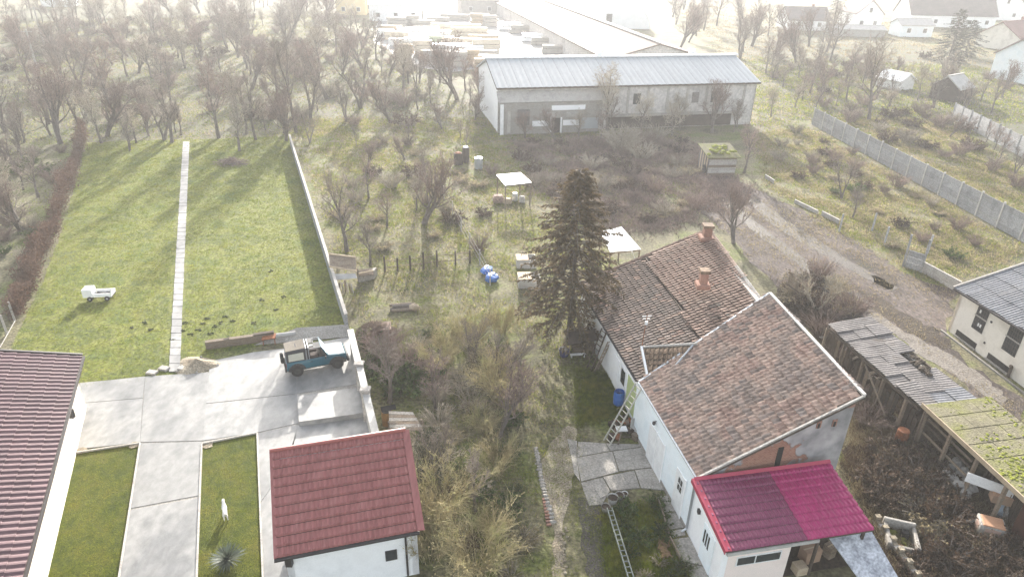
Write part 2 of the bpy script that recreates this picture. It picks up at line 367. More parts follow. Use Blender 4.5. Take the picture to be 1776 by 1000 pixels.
sheet('dug_soil', [(1482, 500), (1520, 512), (1580, 548), (1648, 588), (1640, 606), (1570, 572), (1500, 532)], .014, SOIL, .3, .5, seed=21)
sheet('dug_soil', [(1510, 478), (1535, 472), (1556, 486), (1548, 502), (1520, 498)], .016, SOIL, .15, .4, seed=22)
PALE_TRACK = mat('pale_track', [(.12, .105, .09), (.19, .17, .148), (.15, .13, .11)], scale=.8, rough=.95, bump=.8, bscale=9, fine=.35, fscale=8)
sheet('pale_track', [(1502, 546), (1520, 544), (1600, 590), (1690, 640), (1750, 690), (1740, 704), (1690, 672), (1610, 625)], .015, PALE_TRACK, .25, .4, seed=23)
sheet('wheel_rut', [(1215, 310), (1228, 312), (1330, 400), (1440, 480), (1520, 530), (1508, 534), (1420, 484), (1310, 405)], .016, MUD, .12, .5, seed=24)
sheet('wheel_rut', [(1245, 305), (1262, 308), (1370, 385), (1470, 450), (1560, 500), (1548, 506), (1450, 456), (1340, 390)], .016, MUD, .12, .5, seed=25)
# ------------------------------------------------------------------ driveway of concrete slabs
drv = tag(bpy.data.objects.new('driveway', None), kind='structure'); C.objects.link(drv); WL[drv] = Vector((0, 0, 0))
def slab(px, z1=.05, m=CONC, parent=drv, name='slab', th=.09, dz=0.0):
    b = MB(); P = [G(p[0], p[1], z1) for p in px]
    if dz: P = [Vector((p.x, p.y, p.z + d)) for p, d in zip(P, dz)]
    cen = sum(P, Vector()) / len(P)
    P = [p + (cen - p).normalized() * .006 for p in P]   # leaves the joint open
    b.slab(P, th); return b.build(name, m, parent)
sheet('drive_bed', [(104, 781), (138, 664), (363, 645), (364, 626), (515, 601), (610, 583), (652, 765), (500, 800), (520, 1004), (457, 1004), (447, 750), (350, 768), (341, 1004), (205, 1004), (243, 768)], .03, CONC_OLD)
slab([(205, 1004), (224, 884), (346, 862), (341, 1004)])
slab([(224.5, 881), (243, 768), (350, 765), (346, 858)])
slab([(104, 781), (128, 700), (248, 690), (243, 766.5)])
slab([(128, 699.4), (138, 664), (252, 652), (248, 689.4)])
slab([(243, 766), (252, 652), (362, 645), (352, 763)])
slab([(352, 763), (357, 700), (515, 683), (518, 733), (447, 749)])
slab([(357, 699), (364, 626), (440, 610), (515, 601), (515, 682)])
slab([(515, 682), (516, 600), (610, 583), (626, 664)])
slab([(515, 686), (632, 670), (640, 714), (518, 731)], .34, CONC, th=.33, name='raised_block')
slab([(518, 736), (641, 717), (652, 765), (500, 790)])
slab([(447, 751), (518, 735), (502, 800), (452, 870)])
slab([(452, 872), (500, 800), (520, 1004), (457, 1004)])
slab([(128, 786), (104, 783), (72, 872), (104, 866)])
slab([(103, 870), (71, 875), (46, 967), (76, 967)])
slab([(75, 971), (45, 971), (36, 1004), (68, 1004)])
# raised white edging along the front lawns
edge = MB()
for a, b in (((243, 768), (206, 1004)), ((128, 785), (242, 768)), ((350, 770), (341, 1004)), ((350, 769), (446, 750)), ((446, 750), (456, 1004)), ((128, 786), (70, 1004))):
    edge.bar(G(*a, .05), G(*b, .05), .07, .10)
edge.build('lawn_edging', CONC_WALL, drv)
# worn sand patches at the slab corners
for c, (rx, ry) in (((232, 772), (.25, .1)), ((360, 772), (.3, .12)), ((140, 782), (.3, .1))):
    p = G(*c); b = MB(); n = 14
    b.add([(p.x + rx * (1 + .3 * R0.uniform(-1, 1)) * cos(2 * pi * i / n), p.y + (ry + .15) * cos(0) * sin(2 * pi * i / n), .052) for i in range(n)], [tuple(range(n))])
    b.build('sand_patch', SAND, None, kind='structure')

# sloping apron up to the lawn beside the wall
b = MB(); b.slab([G(440, 598, .03), G(612, 583, .06), G(603, 562, .48), G(515, 568, .46)], .12)
apr = b.build('concrete_apron', CONC_OLD, None, kind='structure')

# garden path of slabs across the lawn
gp = tag(bpy.data.objects.new('garden_path', None), kind='structure'); C.objects.link(gp); WL[gp] = Vector((0, 0, 0))
a0, a1 = G(293, 645), G(317.5, 246); b0, b1 = G(312, 645), G(328.5, 246)
npath = 56
# nearer slabs look longer: lay them evenly on the ground
for i in range(npath):
    t0, t1 = i / npath, (i + .94) / npath
    z = .045 + R0.uniform(-.012, .012)
    P = [a0.lerp(a1, t0), b0.lerp(b1, t0), b0.lerp(b1, t1), a0.lerp(a1, t1)]
    P = [Vector((p.x + R0.uniform(-.02, .02), p.y, z)) for p in P]
    b = MB(); b.slab(P, .08); b.build('path_slab', CONC, gp)

# old cracked yard slabs by the long house
yd = tag(bpy.data.objects.new('yard_paving', None), kind='structure'); C.objects.link(yd); WL[yd] = Vector((0, 0, 0))
for q in ([(1003, 765), (1050, 768), (1058, 781), (1000, 792)], [(1051, 768), (1118, 770), (1126, 772), (1059, 781)],
          [(1000, 793), (1062, 782), (1073, 817), (1008, 834)], [(1063, 782), (1128, 773), (1142, 808), (1074, 816)],
          [(1008, 836), (1045, 827), (1058, 850), (1044, 874), (1022, 876), (1012, 850)], [(1046, 826), (1100, 815), (1110, 845), (1060, 850)], [(1101, 814), (1143, 810), (1160, 850), (1112, 845)],
          [(984, 760), (1001, 764), (1000, 790), (1006, 834), (996, 820), (990, 790)]):
    slab(q, .04 + R0.uniform(-.01, .015), CONC_OLD, yd)
slab([(1030, 845), (1040, 838), (1052, 857), (1042, 864)], .06, CONC_OLD, yd, 'loose_slab')
for q in ([(1140, 860), (1162, 858), (1172, 885), (1150, 888)], [(1150, 890), (1172, 887), (1186, 914), (1162, 917)], [(1162, 919), (1187, 916), (1189, 926), (1167, 930)],
          [(1167, 934), (1196, 930), (1222, 980), (1182, 972)], [(1183, 974), (1222, 982), (1234, 1004), (1200, 1004)]):
    slab(q, .05, CONC_OLD, yd)
# stone border of the footpath
st = tag(bpy.data.objects.new('stone_border', None), kind='structure'); C.objects.link(st); WL[st] = Vector((0, 0, 0))
line = [(929, 778), (933, 795), (936, 815), (940, 838), (946, 860), (953, 884), (960, 912)]
pts = []
for (a, b_) in zip(line, line[1:]):
    for k in range(4): pts.append((a[0] + (b_[0] - a[0]) * k / 4, a[1] + (b_[1] - a[1]) * k / 4))
for i, p in enumerate(pts):
    q = G(*p); b = MB(); b.blob((q.x, q.y, .04), (.13 + R0.uniform(0, .05), .11, .07), R0, .22, 6, 4)
    b.build('stone', CONC_OLD, st)
for i in range(9):
    q = G(941 + i * .9, 868 + i * 5.5); b = MB(); b.obox((q.x, q.y, 0), (.2, .03, 0), (-.02, .10, 0), (0, 0, .08)); b.build('brick', BRICKRED, st)
for i in range(16):
    q = G(978 + R0.uniform(-4, 6), 915 + i * 5.2); b = MB(); b.blob((q.x, q.y, .02), (.09, .08, .05), R0, .3, 6, 4)
    b.build('stone', SAND, st)
# ------------------------------------------------------------------ tiled roofs
def tile_mesh(name, w, l, m, rise=.05):
    """one roof tile: a lipped, hollow-curved plate, origin at its lower left corner, x along the eave, y up the slope"""
    b = MB(); xs = [0, .10, .55, .80, 1.0]; zs = [.012, -.008, 0, .02 + rise * .8, .02 + rise]
    for y, dz in ((0, .06), (l, .0)):
        b.v += [(x * w, y, z + dz) for x, z in zip(xs, zs)]
    b.f += [(i, i + 1, i + 6, i + 5) for i in range(4)]
    k = len(b.v); b.v += [(x * w, 0, z + .012) for x, z in zip(xs, zs)]
    b.f += [(k + i, k + i + 1, i + 1, i) for i in range(4)]
    return b.mesh(name, m)

def in_quad(u, v, Q):
    return inpoly(u, v, Q)

def tiled(parent, O, u, s, n, quad, w, l, m, name='roof_tile', budget=0, gap=1.0, jit=.012, seed=0, skip=0.0, alt=None, order='near'):
    """cover the roof polygon quad (world points in the plane O,u,s) with tiles; the first `budget` nearest the viewer are parts"""
    rng = random.Random(seed); O = Vector(O)
    q2 = [((p - O).dot(u), (p - O).dot(s)) for p in quad]
    u0, u1 = min(a for a, _ in q2), max(a for a, _ in q2); v0, v1 = min(b for _, b in q2), max(b for _, b in q2)
    cells = []
    nv = int((v1 - v0) / l + .5); nu = int((u1 - u0) / w + .5)
    for j in range(nv + 1):
        for i in range(nu + 1):
            cu, cv = u0 + i * w, v0 + j * l
            if inpoly(cu + w / 2, cv + l / 2, q2): cells.append((cu, cv))
    cells.sort(key=lambda c: (O + u * c[0] + s * c[1]).y)
    me = tile_mesh(name, w * gap, l * 1.06, m)
    mea = tile_mesh(name, w * gap, l * 1.06, alt) if alt else me
    rest = MB(); resta = MB(); k = 0
    base = [(v.co.x, v.co.y, v.co.z) for v in me.vertices]; bf = [tuple(p.vertices) for p in me.polygons]
    for cu, cv in cells:
        if skip and rng.random() < skip: continue
        o = O + u * (cu + rng.uniform(-jit, jit)) + s * (cv + rng.uniform(-jit, jit)) + n * rng.uniform(0, jit)
        a = rng.uniform(-.02, .02); uu = u * cos(a) + s * sin(a); ss = s * cos(a) - u * sin(a)
        M = frame(o, uu, ss, n); use_alt = alt and rng.random() < .2
        if k < budget:
            inst(name, mea if use_alt else me, parent, M); k += 1
        else:
            (resta if use_alt else rest).add([M @ Vector(p) for p in base], bf)
    if rest.v: rest.build('more_tiles', m, parent, kind='stuff')
    if resta.v: resta.build('more_tiles', alt, parent, kind='stuff')

# ------------------------------------------------------------------ the long old house
EA = G(1215, 826, 3.1); EB = G(1113, 661, 3.1)
ZR = 6.3
RC = G(1500, 686, ZR); RD = G(1334, 516, ZR)
ax = (EA - EB).normalized()                      # along the eave, towards the viewer
perp = Vector((-ax.y, ax.x, 0))                  # away from the eave, towards the ridge
if perp.x < 0: perp = -perp
lh = thing('long_house', 'long old house with weathered clay tile roof, patched brick gable and pale blue wall', 'house', (8.0, 21.8, 0))
def plane_roof(parent, quad, th, m, name='roof'):
    b = MB(); b.slab(quad, th); return b.build(name, m, parent)
def on_plane(P, E0, nrm):
    # drop P vertically to the plane through E0
    d = (E0 - P).dot(nrm) / nrm.z
    return Vector((P.x, P.y, P.z + d))
# near half
run = (RC - EA).dot(perp); slope_v = (perp * run + Vector((0, 0, ZR - 3.1))).normalized()
nrm = ax.cross(slope_v).normalized()
if nrm.z < 0: nrm = -nrm
q_near = [EA - perp * .12 - Vector((0, 0, .05)), on_plane(RC, EA, nrm), on_plane(RD, EA, nrm), EB - perp * .12 - Vector((0, 0, .05))]
q_near[0] = on_plane(q_near[0], EA, nrm); q_near[3] = on_plane(q_near[3], EA, nrm)
rn = plane_roof(lh, [p - nrm * .03 for p in q_near], .16, WOOD_DARK, 'roof'); rn['label'] = 'nearer clay tile roof of the long house'
tiled(rn, EA, -ax, slope_v, nrm, q_near, .245, .36, TILE, budget=300, seed=1, alt=TILE_GREY)
# far half, a little lower
dz = Vector((0, 0, -.28))
FB = G(1108, 658, 2.9); FN = Vector((4.42, 39.6, 2.9)); FK = G(1229, 399, 6.05); FD = RD + Vector((0, 0, -.25))
axf = (FB - FN).normalized(); pf = Vector((-axf.y, axf.x, 0)); pf = pf if pf.x > 0 else -pf
runf = (FK - FN).dot(pf); sf = (pf * runf + Vector((0, 0, 6.05 - 2.9))).normalized(); nf = axf.cross(sf).normalized(); nf = nf if nf.z > 0 else -nf
q_far = [on_plane(p, FN, nf) for p in (FB - pf * .1 + Vector((0.1, -.45, 0)), FD + Vector((.05, -.6, 0)), FK, FN - pf * .1)]
rf = plane_roof(lh, [p - nf * .03 for p in q_far], .14, WOOD_DARK, 'roof'); rf['label'] = 'farther clay tile roof of the long house'
# the joint between the lower weathered field and the upper lighter field
JA, JB = G(1120, 447, 4.55), G(1211, 571, 4.55)
ja, jb = on_plane(JA, FN, nf), on_plane(JB + (JB - JA) * .12, FN, nf)
tiled(rf, FN, axf, sf, nf, [q_far[0], jb, ja, q_far[3]], .245, .36, TILE_GREY, budget=160, seed=2, alt=TILE)
up = nf * .09
tiled(rf, FN + up, axf, sf, nf, [jb, q_far[1], q_far[2], ja], .26, .38, TILE_ORANGE, budget=140, seed=3, alt=TILE)
b = MB(); b.bar(ja + up * .6, jb + up * .6, .07, .12); b.build('joint_board', WOOD_DARK, rf)
# ridge and verge flashings
b = MB(); b.bar(q_near[1] + nrm * .06, q_near[2] + nrm * .06, .16, .07); b.build('ridge_flashing', WHITE_CAP, rn)
b = MB(); b.bar(q_near[0] + nrm * .05 + ax * .03, q_near[1] + nrm * .05 + ax * .03, .08, .09); b.build('verge_mortar', CONC_WALL, rn)
b = MB(); b.bar(q_near[3] + nrm * .05, q_near[2] + nrm * .05, .10, .08); b.build('verge_flashing', STEEL, rn)
rr = random.Random(5)
for i in range(26):      # ridge of the far half, cap tiles
    p = q_far[1].lerp(q_far[2], (i + .02) / 26); q = q_far[1].lerp(q_far[2], (i + .98) / 26)
    b = MB(); b.tube([p + nf * .05, q + nf * .075], [.115, .135], 6); b.build('ridge_tile', TILE_ORANGE if i > 12 else CONC_WALL, rf)
for i in range(24):
    p = q_far[3].lerp(q_far[2], (i + .02) / 24); q = q_far[3].lerp(q_far[2], (i + .98) / 24)
    b = MB(); b.tube([p + nf * .06, q + nf * .085], [.09, .11], 6); b.build('verge_tile', TILE_ORANGE, rf)
# walls
wl = Vector((7.86, 21.72, 0)); wdir = -ax
wA = wl + ax * 0.0; wB = wl + wdir * 7.0; wN = wl + wdir * 18.2
rA = Vector((RC.x - .12, RC.y + .25, 0)); rB = Vector((RD.x - .1, RD.y, 0)); rN = Vector((FK.x - .1, FK.y - .15, 0))
def wallq(name, a, b_, za0, za1, zb1, m, th=.25, inward=None, parent=lh):
    a, b_ = Vector(a), Vector(b_); d = (b_ - a).normalized(); nn = Vector((-d.y, d.x, 0)) * th
    if inward is not None and nn.dot(inward) < 0: nn = -nn
    bb = MB(); v = [Vector((p.x, p.y, z)) for p, z in ((a, za0), (b_, za0), (b_, zb1), (a, za1))]
    v += [p + nn for p in v]
    bb.add(v, [(0, 1, 2, 3), (7, 6, 5, 4), (0, 4, 5, 1), (1, 5, 6, 2), (2, 6, 7, 3), (3, 7, 4, 0)])
    return bb.build(name, m, parent)
w1 = wallq('front_wall', wA, wB, 0, 3.02, 3.02, PLASTER_BLUE, inward=perp)
w2 = wallq('front_wall', wB + wdir * .01 + perp * .3, wN + perp * .3, 0, 2.8, 2.8, PLASTER_WHITE, inward=perp)
# gable with fallen plaster over brick
gab = bpy.data.materials.new('patched_gable'); gab.use_nodes = True; t = gab.node_tree; N = t.nodes; L = t.links; bs = N['Principled BSDF']; bs.inputs['Roughness'].default_value = .92
geo = N.new('ShaderNodeNewGeometry'); sp = N.new('ShaderNodeSeparateXYZ'); L.new(geo.outputs['Position'], sp.inputs[0])
cmb = N.new('ShaderNodeCombineXYZ'); L.new(sp.outputs['X'], cmb.inputs[0]); L.new(sp.outputs['Z'], cmb.inputs[1])
br = N.new('ShaderNodeTexBrick'); br.inputs['Scale'].default_value = 4.2; br.inputs['Color1'].default_value = (.24, .095, .06, 1); br.inputs['Color2'].default_value = (.34, .155, .10, 1); br.inputs['Mortar'].default_value = (.30, .24, .19, 1); br.inputs['Mortar Size'].default_value = .02
L.new(cmb.outputs[0], br.inputs['Vector'])
nz = N.new('ShaderNodeTexNoise'); nz.inputs['Scale'].default_value = 1.3; nz.inputs['Detail'].default_value = 8; L.new(geo.outputs['Position'], nz.inputs['Vector'])
rp = N.new('ShaderNodeValToRGB'); rp.color_ramp.elements[0].position = .35; rp.color_ramp.elements[0].color = (.20, .195, .195, 1); rp.color_ramp.elements[1].position = .65; rp.color_ramp.elements[1].color = (.42, .39, .385, 1)
L.new(nz.outputs[0], rp.inputs[0])
# brick shows in a wedge in the middle of the wall and near the top corner
d1 = N.new('ShaderNodeVectorMath'); d1.operation = 'DISTANCE'; L.new(geo.outputs['Position'], d1.inputs[0]); d1.inputs[1].default_value = (10.9, 22.45, 3.2)
n2 = N.new('ShaderNodeTexNoise'); n2.inputs['Scale'].default_value = 1.7; n2.inputs['Detail'].default_value = 6; L.new(geo.outputs['Position'], n2.inputs['Vector'])
ad = N.new('ShaderNodeMath'); ad.operation = 'MULTIPLY_ADD'; L.new(n2.outputs[0], ad.inputs[0]); ad.inputs[1].default_value = 4.2; L.new(d1.outputs['Value'], ad.inputs[2])
lt = N.new('ShaderNodeMapRange'); lt.inputs[1].default_value = 3.75; lt.inputs[2].default_value = 3.55; L.new(ad.outputs[0], lt.inputs[0])
d2 = N.new('ShaderNodeVectorMath'); d2.operation = 'DISTANCE'; L.new(geo.outputs['Position'], d2.inputs[0]); d2.inputs[1].default_value = (14.5, 23.45, 6.1)
l2 = N.new('ShaderNodeMapRange'); l2.inputs[1].default_value = .62; l2.inputs[2].default_value = .52; L.new(d2.outputs['Value'], l2.inputs[0])
mxx = N.new('ShaderNodeMath'); mxx.operation = 'MAXIMUM'; L.new(lt.outputs[0], mxx.inputs[0]); L.new(l2.outputs[0], mxx.inputs[1])
mx = N.new('ShaderNodeMix'); mx.data_type = 'RGBA'; L.new(mxx.outputs[0], mx.inputs['Factor']); L.new(rp.outputs[0], mx.inputs['A']); L.new(br.outputs[0], mx.inputs['B']); L.new(mx.outputs['Result'], bs.inputs['Base Color'])
bp = N.new('ShaderNodeBump'); bp.inputs['Distance'].default_value = .05; bp.inputs['Strength'].default_value = .8; L.new(mxx.outputs[0], bp.inputs['Height']); bp.invert = True; L.new(bp.outputs[0], bs.inputs['Normal'])
gdir = (rA - wA).normalized()
gw = wallq('gable_wall', wA + gdir * .26 - ax * .02, rA, 0, 3.0, ZR - .22, gab, inward=-ax)
gn = Vector((gdir.y, -gdir.x, 0)); gn = gn if gn.dot(ax) > 0 else -gn
for px, py in ((1420, 736), (1447, 733)):
    p = onwall(px, py, wA + gdir, gn); b = MB(); o = p - gdir * .06 - Vector((0, 0, .16)) + gn * .0
    b.obox(o - gdir * .05, gdir * .22, gn * .03, Vector((0, 0, .36))); f = b.build('vent', BRICKRED, gw)
    b = MB(); b.obox(o + gn * .031, gdir * .10, gn * .012, Vector((0, 0, .26))); b.build('opening', DARK, gw)  # dark plate stands for the shade inside the vent
p = onwall(1349, 800, wA + gdir, gn); b = MB(); o = p - gdir * .14 + gn * .003; b.obox(o - Vector((0, 0, .45)), gdir * .26, gn * .02, Vector((0, 0, 1.25)))
b.build('flue_slot_shade', DARK, gw)  # dark plate on the wall, painted as the shade in the slot
wallq('rear_wall', rA, rB, 0, ZR - .25, ZR - .25, CONC_WALL, inward=-perp)
wallq('rear_wall', rB, rN, 0, ZR - .5, ZR - .5, CONC_WALL, inward=-perp)
wallq('end_wall', rN, wN + perp * .3, 0, ZR - .55, 2.8, CONC_WALL, inward=ax)
# gutter and downpipes
b = MB(); b.tube([EA - perp * .16 + Vector((0, 0, -.07)), EB - perp * .16 + Vector((0, 0, -.05))], .06, 6); b.build('gutter', STEEL, lh)
b = MB(); b.tube([FB - pf * .14 + Vector((0, 0, -.08)), FN - pf * .14 + Vector((0, 0, -.06))], .05, 6); b.build('gutter', TRIM_DARK, lh)
c0 = wA - perp * .05 + ax * .06
b = MB(); b.tube([EA - perp * .16 + Vector((0, 0, -.1)), c0 + Vector((0, 0, 2.7)), c0 + Vector((0, 0, .25)), c0 - perp * .2 + Vector((0, 0, .08))], .05, 6); b.build('downpipe', STEEL, lh)
# doors, windows and lamp on the front wall
def wall_rect(parent, P, d, n, pxs, name, m, out=.03, th=.05):
    """rectangle on a wall from the photo's corner pixels"""
    pts = [onwall(x, y, P, n) for x, y in pxs]
    s0 = min((p - P).dot(d) for p in pts); s1 = max((p - P).dot(d) for p in pts); z0 = max(.02, min(p.z for p in pts)); z1 = max(p.z for p in pts)
    b = MB(); b.obox(P + d * s0 + Vector((0, 0, z0)) + n * (out - th), d * (s1 - s0), n * th, Vector((0, 0, z1 - z0)))
    return b.build(name, m, parent), (s0, s1, z0, z1)
n1 = -perp
def wall_box(parent, P, d, n, s0, s1, z0, z1, name, m, o0=-.02, o1=.03):
    b = MB(); b.obox(P + d * s0 + Vector((0, 0, z0)) + n * o0, d * (s1 - s0), n * (o1 - o0), Vector((0, 0, z1 - z0))); return b.build(name, m, parent)
for s0, s1 in ((3.05, 3.95), (4.02, 4.9)):
    d_ = wall_box(w1, wl, wdir, n1, s0, s1, .05, 2.15, 'door', WHITE)
    wall_box(w1, wl, wdir, n1, s0 - .06, s0 - .005, .05, 2.25, 'door_frame', PLASTER_WHITE, -.02, .05)
d_ = wall_box(w1, wl, wdir, n1, .75, 1.65, .05, 2.2, 'door', WHITE)
for k in range(4):
    wall_box(w1, wl, wdir, n1, .95 + .22 * (k % 2), 1.12 + .22 * (k % 2), 1.25 + .38 * (k // 2), 1.55 + .38 * (k // 2), 'door_pane', GLASS, .031, .038)
wall_box(w1, wl, wdir, n1, .66, .745, .05, 2.28, 'door_frame', PLASTER_WHITE, -.02, .05)
b = MB(); lp = wl + wdir * 4.3 + n1 * .12 + Vector((0, 0, 2.55)); b.blob(lp, (.09, .09, .11), rr, .02, 8, 5); b.tube([lp + Vector((0, 0, .08)), lp - n1 * .12 + Vector((0, 0, .1))], .025, 5)
b.build('wall_lamp', TRIM_DARK, w1)
b = MB(); b.obox(wl + n1 * .0, wdir * 7.0, n1 * .02, Vector((0, 0, .22))); b.build('plinth', CONC_OLD, w1)
wp2 = wB + perp * .3
wall_box(w2, wp2, wdir, n1, .5, 1.9, .25, 2.15, 'green_panel', mat('pale_green_paint', [(.36, .42, .19), (.45, .50, .25)], scale=1.2, rough=.8, fine=.12))
fr = wall_box(w2, wp2, wdir, n1, 2.15, 2.95, 1.0, 2.1, 'window', WHITE, -.02, .05); wall_box(w2, wp2, wdir, n1, 2.25, 2.85, 1.1, 2.0, 'pane', GLASS, .051, .058)
wall_box(w2, wp2, wdir, n1, 3.3, 4.15, .05, 2.05, 'door', PLASTER_WHITE)
# small tiled porch roof wedged between the two halves
PA, PB_, PC, PD = G(1113, 603, 3.75), G(1203, 598, 4.55), G(1168, 640, 3.75), G(1123, 652, 3.2)
b = MB(); b.slab([PA, PB_, PC, PD], .12); pr = b.build('porch_roof', WOOD_DARK, lh)
pu = (PB_ - PA).normalized(); pn = (PB_ - PA).cross(PD - PA).normalized(); pn = pn if pn.z > 0 else -pn; ps = pn.cross(pu); ps = ps if ps.dot(PA - PD) > 0 else -ps
tiled(pr, PD, pu, ps, pn, [PA + pn * .02, PB_ + pn * .02, PC + pn * .02, PD + pn * .02], .24, .34, TILE_BROWN, budget=60, seed=9)
b = MB(); b.bar(PA + pn * .08, PD + pn * .08, .10, .16); b.build('barge_board', WHITE, pr)
b = MB(); b.tube([PB_ + pn * .08 + pu * .02, PC + pn * .08], .055, 6); b.build('gutter', STEEL, pr)
b = MB(); b.tube([PA + pn * .08 - pu * .03, PB_ + pn * .1 + pu * .2], [.06, .08], 6); b.build('ridge_tile', CONC_WALL, pr)
b = MB(); b.slab([PD + Vector((-.35, .5, -.25)), PD + Vector((.05, .6, -.1)), PD + Vector((.3, -.4, -.42)), PD + Vector((-.1, -.4, -.45))], .05); b.build('porch_recess_shade', DARK, lh)  # dark sheet stands for the shade in the recess under the porch
# chimneys
def chimney(px, py, ztop, w, h, cap=True):
    p = G(px, py, ztop); b = MB(); b.bevbox(p.x - w / 2, p.x + w / 2, p.y - w / 2, p.y + w / 2, ztop - h, ztop - .18, .015)
    ch = b.build('chimney', BRICKRED, rf)
    b = MB(); b.bevbox(p.x - w * .68, p.x + w * .68, p.y - w * .68, p.y + w * .68, ztop - .178, ztop, .02); b.build('chimney_cap', TILE_BROWN, rf)
    b = MB(); b.bevbox(p.x - w * .9, p.x + w * .9, p.y - w * .9, p.y + w * .9, ztop - h - .05, ztop - h + .22, .05); b.build('chimney_foot', BRICKRED, rf)
chimney(1223, 467, 6.55, .42, 1.05); chimney(1229, 389, 6.9, .5, 1.0)
# antenna
an = G(1113, 598, 3.9); at_ = Vector((an.x + .1, an.y + .05, 5.75))
b = MB(); b.tube([Vector((an.x, an.y, 3.4)), at_], .022, 5); am = b.build('antenna_mast', RUST, lh)
b = MB(); b.bar(at_ + Vector((-.25, 0, -.15)), at_ + Vector((.25, .1, -.15)), .03, .03); b.bar(at_ + Vector((-.2, .05, -.32)), at_ + Vector((.2, .1, -.32)), .03, .03); b.box(at_.x - .07, at_.x + .07, at_.y - .05, at_.y + .05, at_.z - .62, at_.z - .42)
b.build('antenna_head', WHITE, am)
# missing tiles: dark plates on the roof stand for the shade in the gaps
for px, py in ((1247, 521), (1250, 537), (1263, 538)):
    p = on_plane(G(px, py, 5.4), FN, nf) ; b = MB(); b.slab([p + axf * .12 + nf * .20, p + axf * .12 + sf * .18 + nf * .20, p - axf * .12 + sf * .18 + nf * .20, p - axf * .12 + nf * .20], .02); b.build('tile_gap_shade', DARK, rf)

# ------------------------------------------------------------------ metal sheet roofs
def metal_rows(parent, O, u, s, n, ulen, slen, rib, row, m, name='tile_row', rise=.045, step=.06):
    """pressed-metal tile rows: each row a ribbed strip whose lower edge stands proud of the row below"""
    nr = max(1, round(slen / row)); row = slen / nr; k = max(2, round(ulen / rib)); rib = ulen / k
    prof = [(0, 0), (.22, 1), (.5, 1), (.72, 0)]
    for j in range(nr):
        b = MB(); us = []; zs = []
        for i in range(k):
            for f, h in prof: us.append((i + f) * rib); zs.append(h * rise)
        us.append(ulen); zs.append(0)
        nn = len(us)
        b.v += [O + u * a + s * (j * row + .07) + n * (z + step) for a, z in zip(us, zs)]
        b.v += [O + u * a + s * ((j + 1) * row - .022) + n * (z * .7 + .012) for a, z in zip(us, zs)]
        b.v += [O + u * a + s * (j * row) + n * (z * .75 + .002) for a, z in zip(us, zs)]
        b.v += [O + u * a + s * (j * row + .028) + n * (z * .5 - .03) for a, z in zip(us, zs)]
        b.f += [(i, i + 1, nn + i + 1, nn + i) for i in range(nn - 1)] + [(2 * nn + i, 2 * nn + i + 1, i + 1, i) for i in range(nn - 1)] + [(3 * nn + i, 3 * nn + i + 1, 2 * nn + i + 1, 2 * nn + i) for i in range(nn - 1)]
        b.build(name, m, parent)

# small white house with the red roof
rO = G(478, 968, 2.6); rE = G(725, 920, 2.6); rT = G(462, 783, 4.6)
u = (rE - rO).normalized(); ul = (rE - rO).length
hp = Vector((-u.y, u.x, 0)); d = (rT - rO).dot(hp); sv = hp * d + Vector((0, 0, 2.0)); sl_ = sv.length; s = sv.normalized(); n = u.cross(s).normalized()
wh = thing('white_outbuilding', 'small white outbuilding with red metal roof beside the driveway', 'house', (rO.x, rO.y, 0))
b = MB(); b.slab([rO - n * .03, rE - n * .03, rE + sv - n * .03, rO + sv - n * .03], .14); ro = b.build('roof', TRIM_DARK, wh)  # dark base shows in the row gaps as their shadow and dirt lines
metal_rows(ro, rO, u, s, n, ul, sl_, .185, .37, METAL_RED)
b = MB(); b.tube([rO + sv + n * .06 - u * .05, rE + sv + n * .06 + u * .1], .085, 8); b.build('ridge_cap', mat('lit_red_metal', [(.30, .085, .075), (.36, .12, .10)], scale=1, rough=.35, spec=.6), ro)  # brighter red paints the sunlight on the cap
b = MB(); b.slab([rE + n * .075 - u * .02, rE + n * .075 + u * .26 - Vector((0, 0, .04)), rE + sv + n * .075 + u * .26 - Vector((0, 0, .04)), rE + sv + n * .075 - u * .02], .05); b.build('verge_flashing', METAL_RED, ro)
b = MB(); b.slab([rO + n * .06 - u * .06, rO + n * .06 + u * .05, rO + sv + n * .06 + u * .05, rO + sv + n * .06 - u * .06], .16); b.build('verge_flashing', METAL_RED, ro)
b = MB(); b.tube([rO - hp * .06 - Vector((0, 0, .05)) - u * .05, rE - hp * .06 - Vector((0, 0, .05)) + u * .05], .065, 6); b.build('gutter', TRIM_DARK, ro)
f0 = Vector((rO.x, rO.y, 0)) + hp * .22 + u * .30; f1 = Vector((rE.x, rE.y, 0)) + hp * .22 - u * .02
hw = wallq('front_wall', f0, f1, 0, 2.58, 2.58, PLASTER_WHITE, inward=hp, parent=wh)
wallq('side_wall', f1, f1 + hp * (d - .3), 0, 2.58, 4.4, PLASTER_WHITE, inward=-u, parent=wh)
wallq('side_wall', f0, f0 + hp * (d - .3), 0, 2.58, 4.4, PLASTER_WHITE, inward=u, parent=wh)
wallq('rear_wall', f0 + hp * (d - .3), f1 + hp * (d - .3), 0, 4.4, 4.4, PLASTER_WHITE, inward=-hp, parent=wh)
nf_ = -hp
wf, (a0_, a1_, z0_, z1_) = wall_rect(hw, f0, u, nf_, [(668, 955), (688, 952), (689, 968), (669, 971)], 'window', TRIM_DARK, .03)
wall_box(hw, f0, u, nf_, a0_ + .04, a1_ - .04, z0_ + .04, z1_ - .04, 'pane', GLASS, .031, .036)
sdp = (onwall(705, 960, f0, nf_) - f0).dot(u)
b = MB(); q0 = f0 + u * sdp + nf_ * .06; b.tube([q0 + Vector((0, 0, 2.5)), q0 + Vector((0, 0, .1))], .045, 6); b.build('downpipe', TRIM_DARK, wh)
